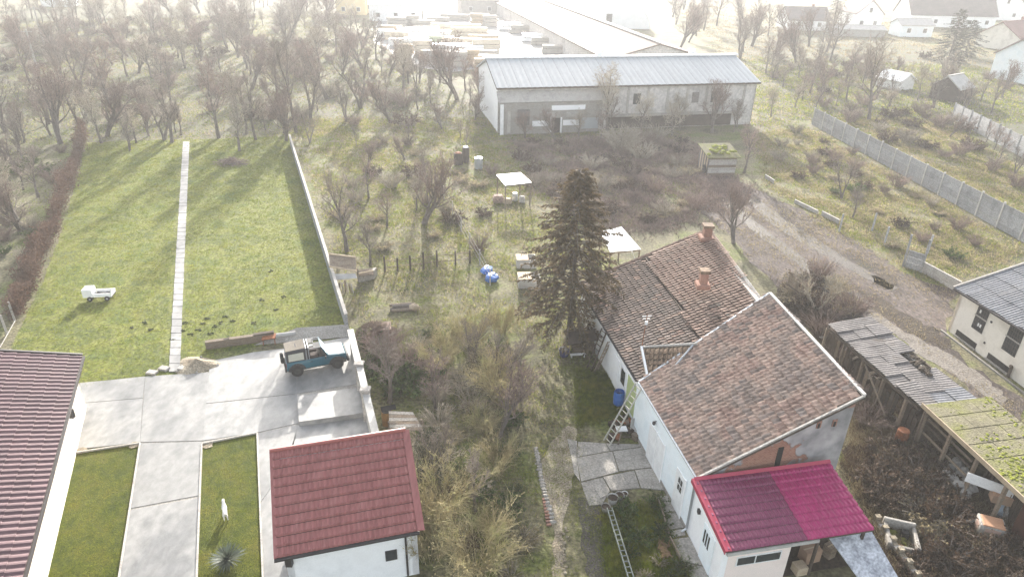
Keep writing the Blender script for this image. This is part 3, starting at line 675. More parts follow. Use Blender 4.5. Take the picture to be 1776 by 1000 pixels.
b = MB(); q0 = f0 + u * .12 + nf_ * .1; b.box(q0.x - .12, q0.x + .12, q0.y - .1, q0.y + .1, 2.0, 2.45); b.build('bracket', TRIM_DARK, wh)
b = MB(); b.bar(f0 + u * .3 + nf_ * .02 + Vector((0, 0, 2.28)), f1 + nf_ * .02 + Vector((0, 0, 2.28)), .05, .035); b.build('string_course', TRIM_DARK, hw)

# big house with the mauve roof, cut by the left edge
mO = G(143, 617, 3.0); mE = G(38, 1006, 3.0)
u = (mE - mO).normalized(); ul = (mE - mO).length + .6
hp = Vector((u.y, -u.x, 0)); hp = hp if hp.x < 0 else -hp
sv = (hp + Vector((0, 0, .30))).normalized(); n = u.cross(sv).normalized(); n = n if n.z > 0 else -n
mh = thing('mauve_roofed_house', 'house under a broad brown mauve metal tile roof beside the concrete drive', 'house', (mO.x, mO.y, 0))
SL = 5.6
b = MB(); b.slab([mO - n * .03, mO + u * ul - n * .03, mO + u * ul + sv * SL - n * .03, mO + sv * SL - n * .03], .16); mr_ = b.build('roof', TRIM_DARK, mh)
# tiles run down to the right: ribs along the slope, steps across it
rw, rl = .335, .56
nu = int(ul / rw); nv = int(SL / rl)
def mtile():
    b = MB(); xs = [0, .15, .38, .62, .85, 1]; zs = [0, .012, .055, .055, .012, 0]
    b.v += [(x * rw, 0, z + .035) for x, z in zip(xs, zs)] + [(x * rw, rl * 1.02, z) for x, z in zip(xs, zs)] + [(x * rw, 0, z * .5 - .01) for x, z in zip(xs, zs)]
    b.f += [(i, i + 1, i + 7, i + 6) for i in range(5)] + [(12 + i, 13 + i, i + 1, i) for i in range(5)]
    return b.mesh('roof_tile', METAL_MAUVE)
tm = mtile(); cells = sorted([(i, j) for i in range(nu) for j in range(nv)], key=lambda c: c[1])
rest = MB()
for k, (i, j) in enumerate(cells):
    o = mO + u * (i * rw) + sv * (j * rl + (.13 if i % 2 else 0) * 0)
    M_ = frame(o, u, sv, n)
    if k < 300: inst('roof_tile', tm, mr_, M_)
    else: rest.add([M_ @ v.co for v in tm.vertices], [tuple(p.vertices) for p in tm.polygons])
rest.build('more_tiles', METAL_MAUVE, mr_, kind='stuff')
b = MB(); b.bar(mO - hp * .06 - Vector((0, 0, .06)), mO + u * ul - hp * .06 - Vector((0, 0, .06)), .1, .1); b.build('gutter', TRIM_DARK, mr_)
b = MB(); b.bar(mO + n * .05 - u * .03, mO + sv * SL + n * .05 - u * .03, .1, .14); b.build('verge_flashing', TRIM_DARK, mr_)
g0 = Vector((mO.x, mO.y, 0)) + hp * .45 + u * .35
mw = wallq('side_wall', g0, g0 + u * (ul - .4), 0, 2.95, 2.95, PLASTER_CREAM, inward=hp, parent=mh)
wallq('end_wall', g0, g0 + hp * 4.6, 0, 2.95, 4.3, PLASTER_CREAM, inward=u, parent=mh)
pl = G(122, 710, 2.3); b = MB(); q = g0 + u * 3.6 - hp * .25 + Vector((0, 0, 2.25)); b.box(q.x - .12, q.x + .12, q.y - .1, q.y + .1, q.z - .3, q.z + .15); b.bar(q, q + hp * .25, .05, .05); b.build('wall_lamp', TRIM_DARK, mh)
b = MB(); b.tube([G(20, 975, .14), G(83, 970, .12)], .05, 6); b.build('drain_pipe', CONC_WALL, mh)

# annex with the magenta metal roof
mU0 = G(1215, 829, 3.06); mU1 = G(1471, 798, 3.06); mL0 = G(1262, 957, 2.42); mL1 = G(1516, 918, 2.42)
anx = thing('roofed_annex', 'pale pink annex under a magenta and purple metal roof against the gable', 'annex', (mL0.x, mL0.y, 0))
u = (mL1 - mL0).normalized(); ul = (mL1 - mL0).length; hp = Vector((-u.y, u.x, 0)); d = (mU0 - mL0).dot(hp); sv = hp * d + Vector((0, 0, .64)); sl_ = sv.length; s = sv.normalized(); n = u.cross(s).normalized()
b = MB(); b.slab([mL0 - n * .03, mL1 - n * .03, mL1 + sv - n * .03, mL0 + sv - n * .03], .10); ro = b.build('roof', WOOD_DARK, anx)
half = ul * .535
r1 = b = MB(); b.slab([mL0 - n * .005, mL0 + u * half - n * .005, mL0 + u * half + sv - n * .005, mL0 + sv - n * .005], .02); r1 = b.build('roof_sheet', TRIM_DARK, anx, label='duller purple half of the metal roof')  # dark base between the rows draws shadow and dirt lines
metal_rows(r1, mL0 + n * .004, u, s, n, half, sl_, .19, .36, METAL_PURPLE)
b = MB(); b.slab([mL0 + u * (half + .01) - n * .005, mL1 - n * .005, mL1 + sv - n * .005, mL0 + u * (half + .01) + sv - n * .005], .02); r2 = b.build('roof_sheet', METAL_MAGENTA, anx, label='brighter magenta half of the metal roof')
metal_rows(r2, mL0 + u * (half + .01) + n * .012, u, s, n, ul - half - .01, sl_, .19, .36, METAL_MAGENTA)
b = MB(); b.slab([mL0 + n * .085 - u * .10, mL0 + n * .085 + u * .16, mL0 + sv + n * .085 + u * .16, mL0 + sv + n * .085 - u * .10], .05); b.slab([mL0 - u * .10 + n * .085, mL0 - u * .105 - Vector((0, 0, .12)), mL0 + sv - u * .105 - Vector((0, 0, .12)), mL0 + sv - u * .10 + n * .085], .02); b.build('verge_flashing', TRIM_RED, ro)
b = MB(); b.slab([mL0 + sv + n * .09 - s * .14, mL1 + sv + n * .09 - s * .14, mL1 + sv + n * .16, mL0 + sv + n * .16], .04); b.build('top_flashing', TRIM_RED, ro)
b = MB(); b.obox(mL0 - hp * .04 - Vector((0, 0, .2)), u * (ul * .62), hp * .1, Vector((0, 0, .13))); b.build('fascia_board', WHITE_CAP, ro)
aw0 = Vector((7.86, 21.72, 0)) + ax * .02; aw1 = Vector((mL0.x, mL0.y, 0)) + hp * .28 + u * .02
aw = wallq('side_wall', aw0, aw1, 0, 2.95, 2.4, PLASTER_WHITE, inward=u, parent=anx)
aw2 = aw1 + u * 2.95
af = wallq('front_wall', aw1 + u * .26, aw2, 0, 2.33, 2.33, PLASTER_PINK, inward=hp, parent=anx)
wallq('inner_wall', aw2 + hp * .26, aw2 + hp * (d - .4), 0, 2.33, 2.9, PLASTER_PINK, inward=-u, parent=anx)
sd = (aw1 - aw0).normalized(); sn = Vector((sd.y, -sd.x, 0)); sn = sn if sn.x < 0 else -sn
wd, (a, b2, z0_, z1_) = wall_rect(aw, aw0, sd, sn, [(1212, 962), (1224, 905), (1240, 940), (1231, 985)], 'door', PLASTER_BLUE, .04)
for k in range(3): wall_box(aw, aw0, sd, sn, a + .12 + .2 * k, a + .24 + .2 * k, 1.05, 1.75, 'door_pane', GLASS, .041, .047)
b = MB(); q = onwall(1214, 886, aw0, sn); b.box(q.x - .1, q.x + .02, q.y - .08, q.y + .08, q.z - .1, q.z + .1); b.build('wall_lamp', TRIM_DARK, aw)
wf, (a, b2, z0_, z1_) = wall_rect(af, aw1 + u * .26, u, -hp, [(1278, 965), (1352, 955), (1352, 968), (1279, 978)], 'window', WHITE, .04)
m_ = (a + b2) / 2 - .15
wall_box(af, aw1 + u * .26, u, -hp, a + .05, m_ - .03, z0_ + .05, z1_ - .05, 'pane', GLASS, .041, .047)
wall_box(af, aw1 + u * .26, u, -hp, m_ + .03, b2 - .05, z0_ + .05, z1_ - .05, 'pane', GLASS, .041, .047)
for k in (4.1, 6.1):
    b = MB(); p = aw1 + u * k; b.box(p.x - .05, p.x + .05, p.y - .05, p.y + .05, 0, 2.3); b.build('post', WOOD_DARK, anx)
b = MB(); p0, p1 = aw2 + hp * .1, aw1 + u * 6.0 + hp * .1; b.slab([Vector((p0.x, p0.y, .02)), Vector((p1.x, p1.y, .02)), Vector((p1.x, p1.y, .02)) + hp * (d - .5), Vector((p0.x, p0.y, .02)) + hp * (d - .5)], .02); b.build('store_floor', SOIL, anx)
# things kept under the open end of the annex
rb = random.Random(3)
def lbox(lbl, px, py, sx, sy, sz, m, z=0.0, rz=0, name='box', cat='box'):
    p = G(px, py, z); t = thing(name, lbl, cat, (p.x, p.y, z), 'boxes kept under the annex roof', rz=rz)
    b = MB(); b.bevbox(-sx / 2, sx / 2, -sy / 2, sy / 2, 0, sz, .02); WL[t] = Vector((0, 0, 0)); b.build('carton', m, t)
    b = MB(); b.box(-sx / 2 - .01, sx / 2 + .01, -.03, .03, sz - .01, sz + .008); b.build('lid_tape', WOOD_PALE, t)
    WL[t] = p; return t
CARD = flat('cardboard', (.33, .22, .15), rough=.9)
lbox('brown box, larger and higher of two by the annex wall', 1402, 968, .75, .5, .65, CARD, .02, .3)
lbox('pale box, the smaller one nearer the annex wall', 1385, 990, .5, .45, .4, WOOD_PALE, .02, .25)
lbox('tan box farthest under the magenta roof', 1462, 952, .5, .4, .5, CARD, .02, .1)
lbox('brown box leaning beside the tan one under the roof edge', 1436, 962, .4, .4, .6, WOOD, .02, .5)
# mottled sheet leaning from the roof end
g = thing('leaning_sheet', 'mottled grey sheet sloping down from the end of the magenta roof', 'sheet', tuple(G(1515, 960)))
MOT = mat('mottled_grey_sheet', [(.20, .20, .22), (.34, .35, .38), (.52, .53, .56), (.28, .28, .31)], scale=1.6, rough=.7, bump=.4, bscale=8, fine=.3, fscale=10, detail=9)
b = MB(); b.slab([G(1435, 928, 1.75), G(1508, 914, 1.9), G(1560, 1004, .9), G(1490, 1004, .9)], .04); b.build('panel', MOT, g)
b = MB()
for q in ((1505, 925, 1.75), (1550, 1000, .85)): p = G(*q); b.bar(Vector((p.x, p.y, 0)), Vector((p.x, p.y, q[2])), .08, .08)
b.build('prop', WOOD_DARK, g)
# ------------------------------------------------------------------ white workshop at the right edge
wa, wb = G(1643, 572), G(1776, 672)
wd = (wb - wa).normalized(); wn = Vector((wd.y, -wd.x, 0)); wn = wn if wn.x < 0 else -wn     # faces left
ws = thing('workshop', 'cream walled workshop with tall grid windows and grey corrugated roof', 'workshop', tuple(wa))
WE = 3.35
wwall = wallq('front_wall', wa, wa + wd * 13, 0, WE - .12, WE - .12, PLASTER_CREAM, inward=-wn, parent=ws)
e0 = G(1656, 500, WE); e1 = G(1776, 574, WE)
ed = (e1 - e0).normalized(); ep = Vector((-ed.y, ed.x, 0)); ep = ep if ep.x > 0 else -ep
top = G(1776, 449, 4.75)
runw = 5.2; sv = (ep * runw + Vector((0, 0, 1.55))); slw = sv.length; s = sv.normalized(); n = ed.cross(s).normalized(); n = n if n.z > 0 else -n
wallq('end_wall', wa, wa - wn * 6, 0, WE - .12, 4.6, PLASTER_CREAM, inward=wd, parent=ws)
b = MB(); Lr = 13.2
b.slab([e0 - n * .05 - ed * .1, e0 + ed * Lr - n * .05, e0 + ed * Lr + sv - n * .05, e0 + sv - n * .05 - ed * .1], .12); wr = b.build('roof', WOOD_DARK, ws)
def corr_sheet(w, l, m, k=6, amp=.03, name='roof_sheet'):
    b = MB(); xs = [i / (2 * k) for i in range(2 * k + 1)]
    for y, dz in ((0, .03), (l, 0)): b.v += [(x * w, y, dz + (amp if i % 2 else 0)) for i, x in enumerate(xs)]
    b.v += [(x * w, 0, .005) for x in xs]; q = len(xs)
    b.f += [(i, i + 1, q + i + 1, q + i) for i in range(q - 1)] + [(2 * q + i, 2 * q + i + 1, i + 1, i) for i in range(q - 1)]
    return b.mesh(name, m)
rg = random.Random(12)
cs = corr_sheet(1.02, 1.32, CORR, 5)
for j in range(4):
    for i in range(13):
        if e0.x + i * ed.x > 60: continue
        o = e0 + ed * (i * 1.0 - .05) + s * (j * 1.3 + (.06 if i % 2 else 0)) + n * rg.uniform(0, .02)
        inst('roof_sheet', cs, wr, frame(o, ed, s, n))
b = MB(); b.bar(e0 - ed * .12 + n * .04, e0 - ed * .12 + sv + n * .05, .12, .12); b.build('verge_flashing', CONC_WALL, wr)
b = MB(); b.bar(e0 - ep * .05 - Vector((0, 0, .04)), e0 + ed * Lr - ep * .05 - Vector((0, 0, .04)), .1, .1); b.build('gutter', TRIM_DARK, wr)
def gridwin(s0, s1, z0, z1, nu, nv, white=()):
    f = wall_box(wwall, wa, wd, wn, s0, s1, z0, z1, 'window', TRIM_DARK, .0, .02)
    us, vs = (s1 - s0) / nu, (z1 - z0) / nv
    for i in range(nu):
        for j in range(nv):
            wall_box(f, wa, wd, wn, s0 + i * us + .035, s0 + (i + 1) * us - .035, z0 + j * vs + .035, z0 + (j + 1) * vs - .035, 'pane', WHITE if (i, j) in white else GLASS, .012, .034)
    wall_box(f, wa, wd, wn, s0 - .04, s1 + .04, z0 + (z1 - z0) * .55 - .05, z0 + (z1 - z0) * .55 + .03, 'mullion', CONC_WALL, .035, .05)
# along-wall positions read off the photo
def sp(px, py): return (onwall(px, py, wa, wn) - wa).dot(wd)
gridwin(sp(1683, 570), sp(1710, 560), 1.25, 2.95, 5, 6, {(3, 1), (2, 1), (1, 4)})
gridwin(sp(1738, 600), sp(1768, 600), 1.25, 2.95, 6, 6)
for a, c in ((sp(1652, 592), sp(1686, 618)), (sp(1706, 632), sp(1745, 660))):
    wall_box(wwall, wa, wd, wn, a, c, .12, .5, 'basement_window', DARK, -.02, .01)
    wall_box(wwall, wa, wd, wn, a - .05, c + .05, .03, .115, 'basement_sill', CONC_OLD, -.02, .12)
for px, py in ((1720, 558), (1708, 594)):
    p = onwall(px, py, wa, wn); b = MB(); b.obox(p - wd * .06 - Vector((0, 0, .06)), wd * .12, wn * .05, Vector((0, 0, .12))); b.build('vent', TRIM_DARK, wwall)
b = MB(); p = wa + wn * .5; b.bar(p + Vector((0, 0, .05)), p + wd * 10 + Vector((0, 0, .05)), .12, .1); b.build('plinth', CONC_OLD, ws)
b = MB(); p = wa + wd * (sp(1752, 650)) + wn * .12; b.tube([p, p + Vector((0, 0, .7))], .09, 6); b.tube([p + Vector((0, 0, .7)), p + wn * .12 + Vector((0, 0, .8))], .1, 6); b.build('drain_pipe', WOOD_DARK, ws)

# ------------------------------------------------------------------ collapsing shed roofed in grey sheets
SZ = 2.3
c00, c10 = G(1437, 562, SZ), G(1596, 702, SZ); c01, c11 = G(1510, 549, SZ + .35), G(1692, 690, SZ + .35)
sh = thing('derelict_shed', 'long derelict shed with broken grey sheet roof behind the tiled house', 'shed', (c10.x, c10.y, 0))
def bil(a, b): return (c00.lerp(c10, a)).lerp(c01.lerp(c11, a), b)
na, nb = 9, 3
u = (c10 - c00).normalized()
for i in range(na):
    for j in range(nb):
        if (i, j) in ((4, 2), (5, 2)): continue
        sag = -.10 * sin(pi * (i + .5) / na) + rg.uniform(-.05, .05)
        a0, a1, b0_, b1_ = i / na - .012, (i + 1) / na + .012, j / nb - .01, (j + 1) / nb + .03
        P = [bil(a0, b0_), bil(a1, b0_), bil(a1, b1_), bil(a0, b1_)]
        P = [p + Vector((rg.uniform(-.04, .04), rg.uniform(-.04, .04), sag + rg.uniform(-.03, .03) + .02 * ((i + j) % 2))) for p in P]
        b = MB(); k = 12; am = .022
        # ribbed across the sheet
        for e in (0, 1):
            A, B = (P[0], P[1]) if e == 0 else (P[3], P[2])
            b.v += [tuple(A.lerp(B, q / k) + Vector((0, 0, am if q % 2 else 0))) for q in range(k + 1)]
        b.f += [(q, q + 1, k + 2 + q, k + 1 + q) for q in range(k)]
        q0 = len(b.v); b.v += [tuple(Vector(p) - Vector((0, 0, .03))) for p in b.v[:q0]]
        b.f += [(q0 + k + 1 + q, q0 + k + 2 + q, q0 + q + 1, q0 + q) for q in range(k)] + [(q0 + q, q0 + q + 1, q + 1, q) for q in range(k)]
        b.build('roof_sheet', CORR if (i, j) in ((8, 2), (8, 1)) else SLATE, sh)
b = MB()
for i in range(na + 1):
    p, q = bil(i / na, 0), bil(i / na, 1); b.bar(p - Vector((0, 0, .16)), q - Vector((0, 0, .16)), .08, .12)
b.bar(c00 - Vector((0, 0, .24)), c10 - Vector((0, 0, .24)), .1, .14); b.bar(c01 - Vector((0, 0, .24)), c11 - Vector((0, 0, .24)), .1, .14)
b.build('rafters', WOOD_DARK, sh)
for i in range(0, na + 1, 2):
    p = bil(i / na, 0); b = MB(); b.box(p.x - .07, p.x + .07, p.y - .07, p.y + .07, 0, p.z - .3); b.build('post', WOOD, sh)
for i in range(26):
    if rg.random() < .25: continue
    p = bil((i + .1) / 26, .06); q = bil((i + .92) / 26, .06); zt = p.z - rg.uniform(.3, 1.0)
    b = MB(); b.slab([Vector((p.x, p.y, 0)), Vector((q.x, q.y, 0)), Vector((q.x, q.y, zt)), Vector((p.x, p.y, zt))], .03); b.build('wall_board', WOOD_DARK if rg.random() < .6 else WOOD, sh)
w0 = Vector((c01.x, c01.y, 0)); w1_ = Vector((c11.x, c11.y, 0)); wallq('rear_wall', w0 - (w1_ - w0).normalized() * 0, w1_, 0, SZ, SZ, CONC_OLD, inward=w0 - Vector((100, 0, 0)), parent=sh)
b = MB(); b.slab([bil(.42, .62) + Vector((0, 0, -.3)), bil(.7, .62) + Vector((0, 0, -.3)), bil(.7, 1.0) + Vector((0, 0, -.5)), bil(.42, 1.0) + Vector((0, 0, -.5))], .03); b.build('roof_hole_shade', DARK, sh)  # dark sheet below the roof hole stands for the shade inside the shed
b = MB()
for i in range(14):
    p = bil(.55 + i * .014, .85 - .01 * i); b.blob(p + Vector((rg.uniform(-.2, .2), rg.uniform(-.2, .2), .02)), (.2, .16, .06), rg, .3, 6, 4)
b.build('rotten_leaves', SOIL, sh, kind='stuff')

# shed with the mossy roof
MZ = 2.45
m00, m10 = G(1603, 702, MZ), G(1776, 862, MZ); m01, m11 = G(1688, 693, MZ + .35), G(1800, 765, MZ + .35)
ms = thing('mossy_shed', 'open fronted shed with flat moss covered roof and tan fascia board', 'shed', (m10.x, m10.y, 0))
u = (m10 - m00).normalized(); hp = Vector((-u.y, u.x, 0)); hp = hp if hp.x > 0 else -hp
m10 = m00 + u * 9.2; wid = 3.5
R00, R10, R11, R01 = m00, m10, m10 + hp * wid + Vector((0, 0, .25)), m00 + hp * wid + Vector((0, 0, .25))
b = MB(); b.slab([R00 + Vector((0, 0, -.01)), R10 + Vector((0, 0, -.01)), R11, R01], .12); mr = b.build('roof', MOSS, ms)
for i in range(9):
    for j in range(3):
        def bl(a, c): return R00.lerp(R10, a).lerp(R01.lerp(R11, a), c)
        P = [bl(i / 9 + .004, j / 3 + .004), bl((i + 1) / 9 - .002, j / 3 + .004), bl((i + 1) / 9 - .002, (j + 1) / 3), bl(i / 9 + .004, (j + 1) / 3)]
        b = MB(); b.slab([p + Vector((0, 0, .03 + rg.uniform(0, .018))) for p in P], .025); b.build('roof_sheet', MOSS, mr)
b = MB()
for i in range(1500):
    a, c = rg.random(), rg.random() ** .8
    dens = math.exp(-((a - .55) / .22) ** 2 - ((c - .28) / .25) ** 2) + .5 * math.exp(-((a - .25) / .3) ** 2 - ((c - .95) / .12) ** 2) + .4 * math.exp(-((a - .97) / .06) ** 2)
    if rg.random() > dens: continue
    p = bl(a, c) + Vector((0, 0, .05)); r_ = rg.uniform(.03, .09); b.blob(p, (r_, r_, .012 + r_ * .12), rg, .35, 6, 4)
b.build('moss', MOSS_SOFT, mr, kind='stuff')
b = MB(); b.obox(R00 - hp * .08 - Vector((0, 0, .17)) - u * .1, u * 9.3, hp * .055, Vector((0, 0, .24))); b.build('fascia_board', WOOD_PALE, mr)
for i in range(6):
    p = R00 + u * (.15 + i * 1.75) + hp * .15; b = MB(); b.box(p.x - .07, p.x + .07, p.y - .07, p.y + .07, 0, MZ - .12); b.build('post', WOOD, ms)
bw = Vector((R01.x, R01.y, 0)) - hp * .2; wallq('rear_wall', bw, bw + u * 9.2, 0, MZ, MZ, WOOD_DARK, th=.1, inward=-hp, parent=ms)
wallq('end_wall', Vector((R00.x, R00.y, 0)) + u * .08, bw + u * .08, 0, MZ - .2, MZ - .05, WOOD, th=.08, inward=u, parent=ms)
for k, zz in enumerate((.5, .95, 1.4, 1.8)):
    b = MB(); p = R00 + hp * .2; p.z = zz; b.bar(p + u * .3, p + u * 3.4 + Vector((0, 0, rg.uniform(-.05, .05))), .03, .13); b.build('rail', WOOD if k % 2 else WOOD_DARK, ms)
for i in range(14):
    a = 3.6 + i * .18
    b = MB(); p = Vector((R00.x, R00.y, 0)) + hp * .9 + u * a; b.obox(p, u * .15, hp * .03, Vector((0, 0, 1.6 + rg.uniform(0, .5)))); b.build('wall_board', WOOD_DARK, ms)
p = Vector((R00.x, R00.y, 0)) + hp * .35 + u * 6.2
b = MB(); b.obox(p, u * 1.4, hp * .04, Vector((0, 0, 1.9))); b.build('rusty_door', mat('oxide_board', [(.06, .028, .02), (.10, .045, .03)], scale=1.5, rough=.9), ms)

# ------------------------------------------------------------------ yard clutter on the right
def ground_thing(name, lbl, cat, px, py, group=None, rz=0.0, z=0.0):
    p = G(px, py, z); t = thing(name, lbl, cat, (0, 0, 0), group, rz); WL[t] = Vector((0, 0, 0)); return t, p
def place(t, p): t.location = p
# whitish boulders
STN = []
for i, (px, py) in enumerate([(1640, 828), (1653, 838), (1660, 822), (1668, 830), (1672, 845), (1664, 850), (1680, 853), (1672, 862), (1656, 812), (1684, 838), (1646, 818)]):
    p = G(px, py); b = MB(); r_ = .27 + .12 * rg.random(); b.blob((0, 0, r_ * .8), (r_, r_ * .85, r_ * .8), rg, .25, 8, 6)
    o = b.build('stone', WHITE_CAP, None, loc=(0, 0, 0)); o.location = p; STN.append((o, 'pale', px, py))
relabel(STN, 'stone', 'the heap before mossy shed', 'pale stones heaped before the mossy shed', 'stone')
t, p = ground_thing('white_board', 'white board propped under the tan fascia of the mossy shed', 'board', 1715, 852)
b = MB(); b.bar((-.75, .5, 1.45), (.75, -.55, 1.45), .05, .5); b.build('panel', WHITE, t); b = MB(); b.bar((.7, -.5, 0), (.7, -.52, 1.4), .06, .06); b.bar((-.6, .42, 0), (-.6, .42, 1.4), .06, .06); b.build('prop', WOOD, t); q_ = G(1716, 840, 1.45); place(t, Vector((q_.x, q_.y, 0)))
t, p = ground_thing('blue_plank', 'pale blue plank lying on the weedy soil', 'plank', 1665, 909)
b = MB(); b.bar((-.75, -.12, .06), (.75, .12, .10), .26, .06); o = b.build('board', flat('pale_blue_paint', (.36, .43, .50), .6), t); b = MB(); b.bar((-.5, -.2, .02), (-.5, .1, .02), .08, .06); b.build('batten', WOOD, t); place(t, p)
t, p = ground_thing('blue_post', 'pale blue board leaning upright at the end of the mossy shed', 'board', 1733, 900)
b = MB(); b.bar((0, 0, 0), (.45, .75, 1.75), .3, .06); b.build('board', flat('pale_blue_board', (.34, .41, .48), .6), t); b = MB(); b.bar((-.05, -.1, .1), (.1, -.1, .1), .06, .06); b.build('batten', WOOD, t); place(t, p)
t, p = ground_thing('concrete_slab', 'rough grey slab standing at the near corner of the mossy shed', 'slab', 1755, 905)
b = MB(); b.slab([Vector((-.45, 0, 0)), Vector((.5, -.3, 0)), Vector((.65, .2, 1.6)), Vector((-.2, .5, 1.6))], .12); b.build('face', CONC_OLD, t); b = MB(); b.blob((.1, -.3, .1), (.35, .2, .14), rg, .3); b.build('rubble', CONC_OLD, t); place(t, p)
t, p = ground_thing('wooden_chest', 'pale crate with an orange brown box seat lid', 'crate', 1712, 925, rz=-.35)
b = MB(); b.bevbox(-.5, .5, -.38, .38, 0, .72, .03); b.build('body', CONC_WALL, t)
b = MB(); b.bevbox(-.42, .42, -.40, .3, .722, .78, .02); b.build('lid', mat('orange_wood', [(.36, .19, .11), (.45, .26, .16)], scale=2, rough=.8), t)
b = MB(); b.box(-.51, -.505, -.2, .2, .1, .6); b.box(-.3, .3, -.392, -.381, .15, .6); b.build('panel', mat('pink_panel', [(.38, .25, .20), (.46, .32, .26)], scale=2), t); place(t, p)
t, p = ground_thing('brown_box', 'brown box tilted on the pale crate', 'box', 1722, 893, rz=-.35)
b = MB(); b.bevbox(-.45, .45, -.28, .28, 0, .4, .02); b.build('carton', CARD, t); b = MB(); b.box(-.46, .46, -.285, .285, .402, .43); b.build('lid', mat('tan_lid', [(.42, .25, .15), (.5, .31, .2)], scale=2), t); place(t, p + Vector((.15, .1, .80)))
# crumbling little pit / old hutch near the magenta roof
t, p = ground_thing('ruined_hutch', 'crumbling pale masonry pit with moss inside near the magenta roof', 'ruin', 1560, 940)
for (x0, x1, y0, y1, h) in ((-.75, .75, .75, .95, .75), (-.75, -.55, -.75, .745, .55), (.55, .75, -.75, .745, .6), (-.54, .54, -.75, -.55, .4)):
    b = MB(); b.bevbox(x0, x1, y0, y1, 0, h, .04); b.build('masonry_wall', CONC_OLD, t)
b = MB(); b.box(-.56, .56, -.56, .76, 0, .1); b.build('floor', MOSS, t)
b = MB(); b.box(.05, .4, .2, .5, .1, .5); b.build('hole_shade', DARK, t)  # solid dark box painted as the shade of a hole
b = MB()
for i in range(12): b.blob((rg.uniform(-.5, .3), rg.uniform(-.5, .5), .14), (.16, .16, .09), rg, .35, 6, 4)
b.build('moss', MOSS_SOFT, t, kind='stuff'); b = MB(); b.blob((-.2, -.45, .2), (.35, .12, .1), rg, .3); b.build('rusty_rim', flat('rust_orange', (.36, .16, .04)), t); t.rotation_euler = (0, 0, -.3); t.scale = (.85, .85, .8); place(t, p)
# low old garden wall beside it
p0, p1 = G(1512, 905), G(1585, 1010); lw = thing('low_brick_wall', 'low broken wall of sandy bricks running down beside the hutch', 'wall', tuple(p0))
dd = (p1 - p0); nbk = 16
for i in range(nbk):
    for j in range(2 + (i % 3 == 0)):
        a = p0 + dd * (i / nbk); e = dd / nbk * .93; w_ = Vector((-dd.y, dd.x, 0)).normalized() * .24
        b = MB(); b.obox(a + Vector((0, 0, j * .17)), e, w_, Vector((0, 0, .155))); b.build('block', SAND if (i + j) % 3 else CONC_WALL, lw)
# two diagonal poles and scrap under the derelict shed
for i, (a, za, c, zc, lb) in enumerate((((1545, 745), 0, (1492, 610), 2.2, 'longer grey pole, one of two crossed against the derelict shed roof'), ((1548, 742), 0, (1578, 690), 2.1, 'shorter grey pole, one of two propping the shed eave'))):
    t = thing('prop_pole', lb, 'pole', tuple(G(*a))); b = MB(); b.tube([G(*a), G(c[0], c[1], zc)], .05, 6); b.build('shaft', WOOD, t); b = MB(); b.tube([G(*a), G(*a) + Vector((0, 0, .06))], .09, 6); b.build('foot', CONC_OLD, t)
t, p = ground_thing('rusty_drum', 'rusty red brown drum in the weeds beside the poles', 'drum', 1560, 768)
b = MB(); b.tube([(0, 0, 0), (0, 0, .28), (0, 0, .3), (0, 0, .58), (0, 0, .6), (0, 0, .85)], [.29, .29, .31, .31, .29, .29], 14); b.build('body', RUST, t); b = MB(); b.tube([(0, 0, .852), (0, 0, .87)], .27, 14); b.build('lid', RUST, t); place(t, p)
t, p = ground_thing('white_pole', 'short whitish batten lying near the rusty drum', 'batten', 1578, 768)
b = MB(); b.bar((-.5, -.3, .05), (.5, .45, .18), .06, .06); b.build('shaft', CONC_WALL, t); b = MB(); b.bar((.45, .4, .03), (.52, .5, .03), .1, .06); b.build('end_block', WOOD, t); place(t, p)
SCR = []
for i in range(16):
    px, py = 1440 + i * 5.2 + rg.uniform(-14, 14), 590 + i * 6 + rg.uniform(-12, 12)
    p = G(px, py); b = MB(); a = rg.uniform(-.4, 1.2); L_ = rg.uniform(.5, 1.6)
    b.bar((-L_ / 2 * cos(a), -L_ / 2 * sin(a), rg.uniform(.02, .5)), (L_ / 2 * cos(a), L_ / 2 * sin(a), rg.uniform(.1, .8)), rg.uniform(.05, .25), .03)
    o = b.build('scrap_plank', [WOOD, CONC_WALL, WOOD_DARK, SLATE][i % 4], None); o.location = p
    SCR.append((o, ['brown', 'whitish', 'dark', 'grey'][i % 4], px, py))
relabel(SCR, 'scrap plank', 'the gap behind long house', 'scrap timber behind the long house', 'plank')
# plank screen and brush heap in the dirt yard
t = thing('plank_screen', 'weathered plank screen standing in the dirt behind the white ridge', 'screen', tuple(G(1362, 505)))
p0, p1 = G(1362, 507), G(1402, 535)
for i in range(9):
    a, c = p0.lerp(p1, i / 9), p0.lerp(p1, (i + .9) / 9); h = 1.5 + rg.uniform(-.2, .25) - .08 * i
    b = MB(); d_ = c - a; b.obox(a, d_, Vector((-d_.y, d_.x, 0)).normalized() * .03, Vector((0, 0, h))); b.build('board', WOOD, t)
b = MB(); b.bar(p0 + Vector((0, .05, .7)), p1 + Vector((0, .05, .6)), .04, .08); b.build('rail', WOOD_DARK, t)

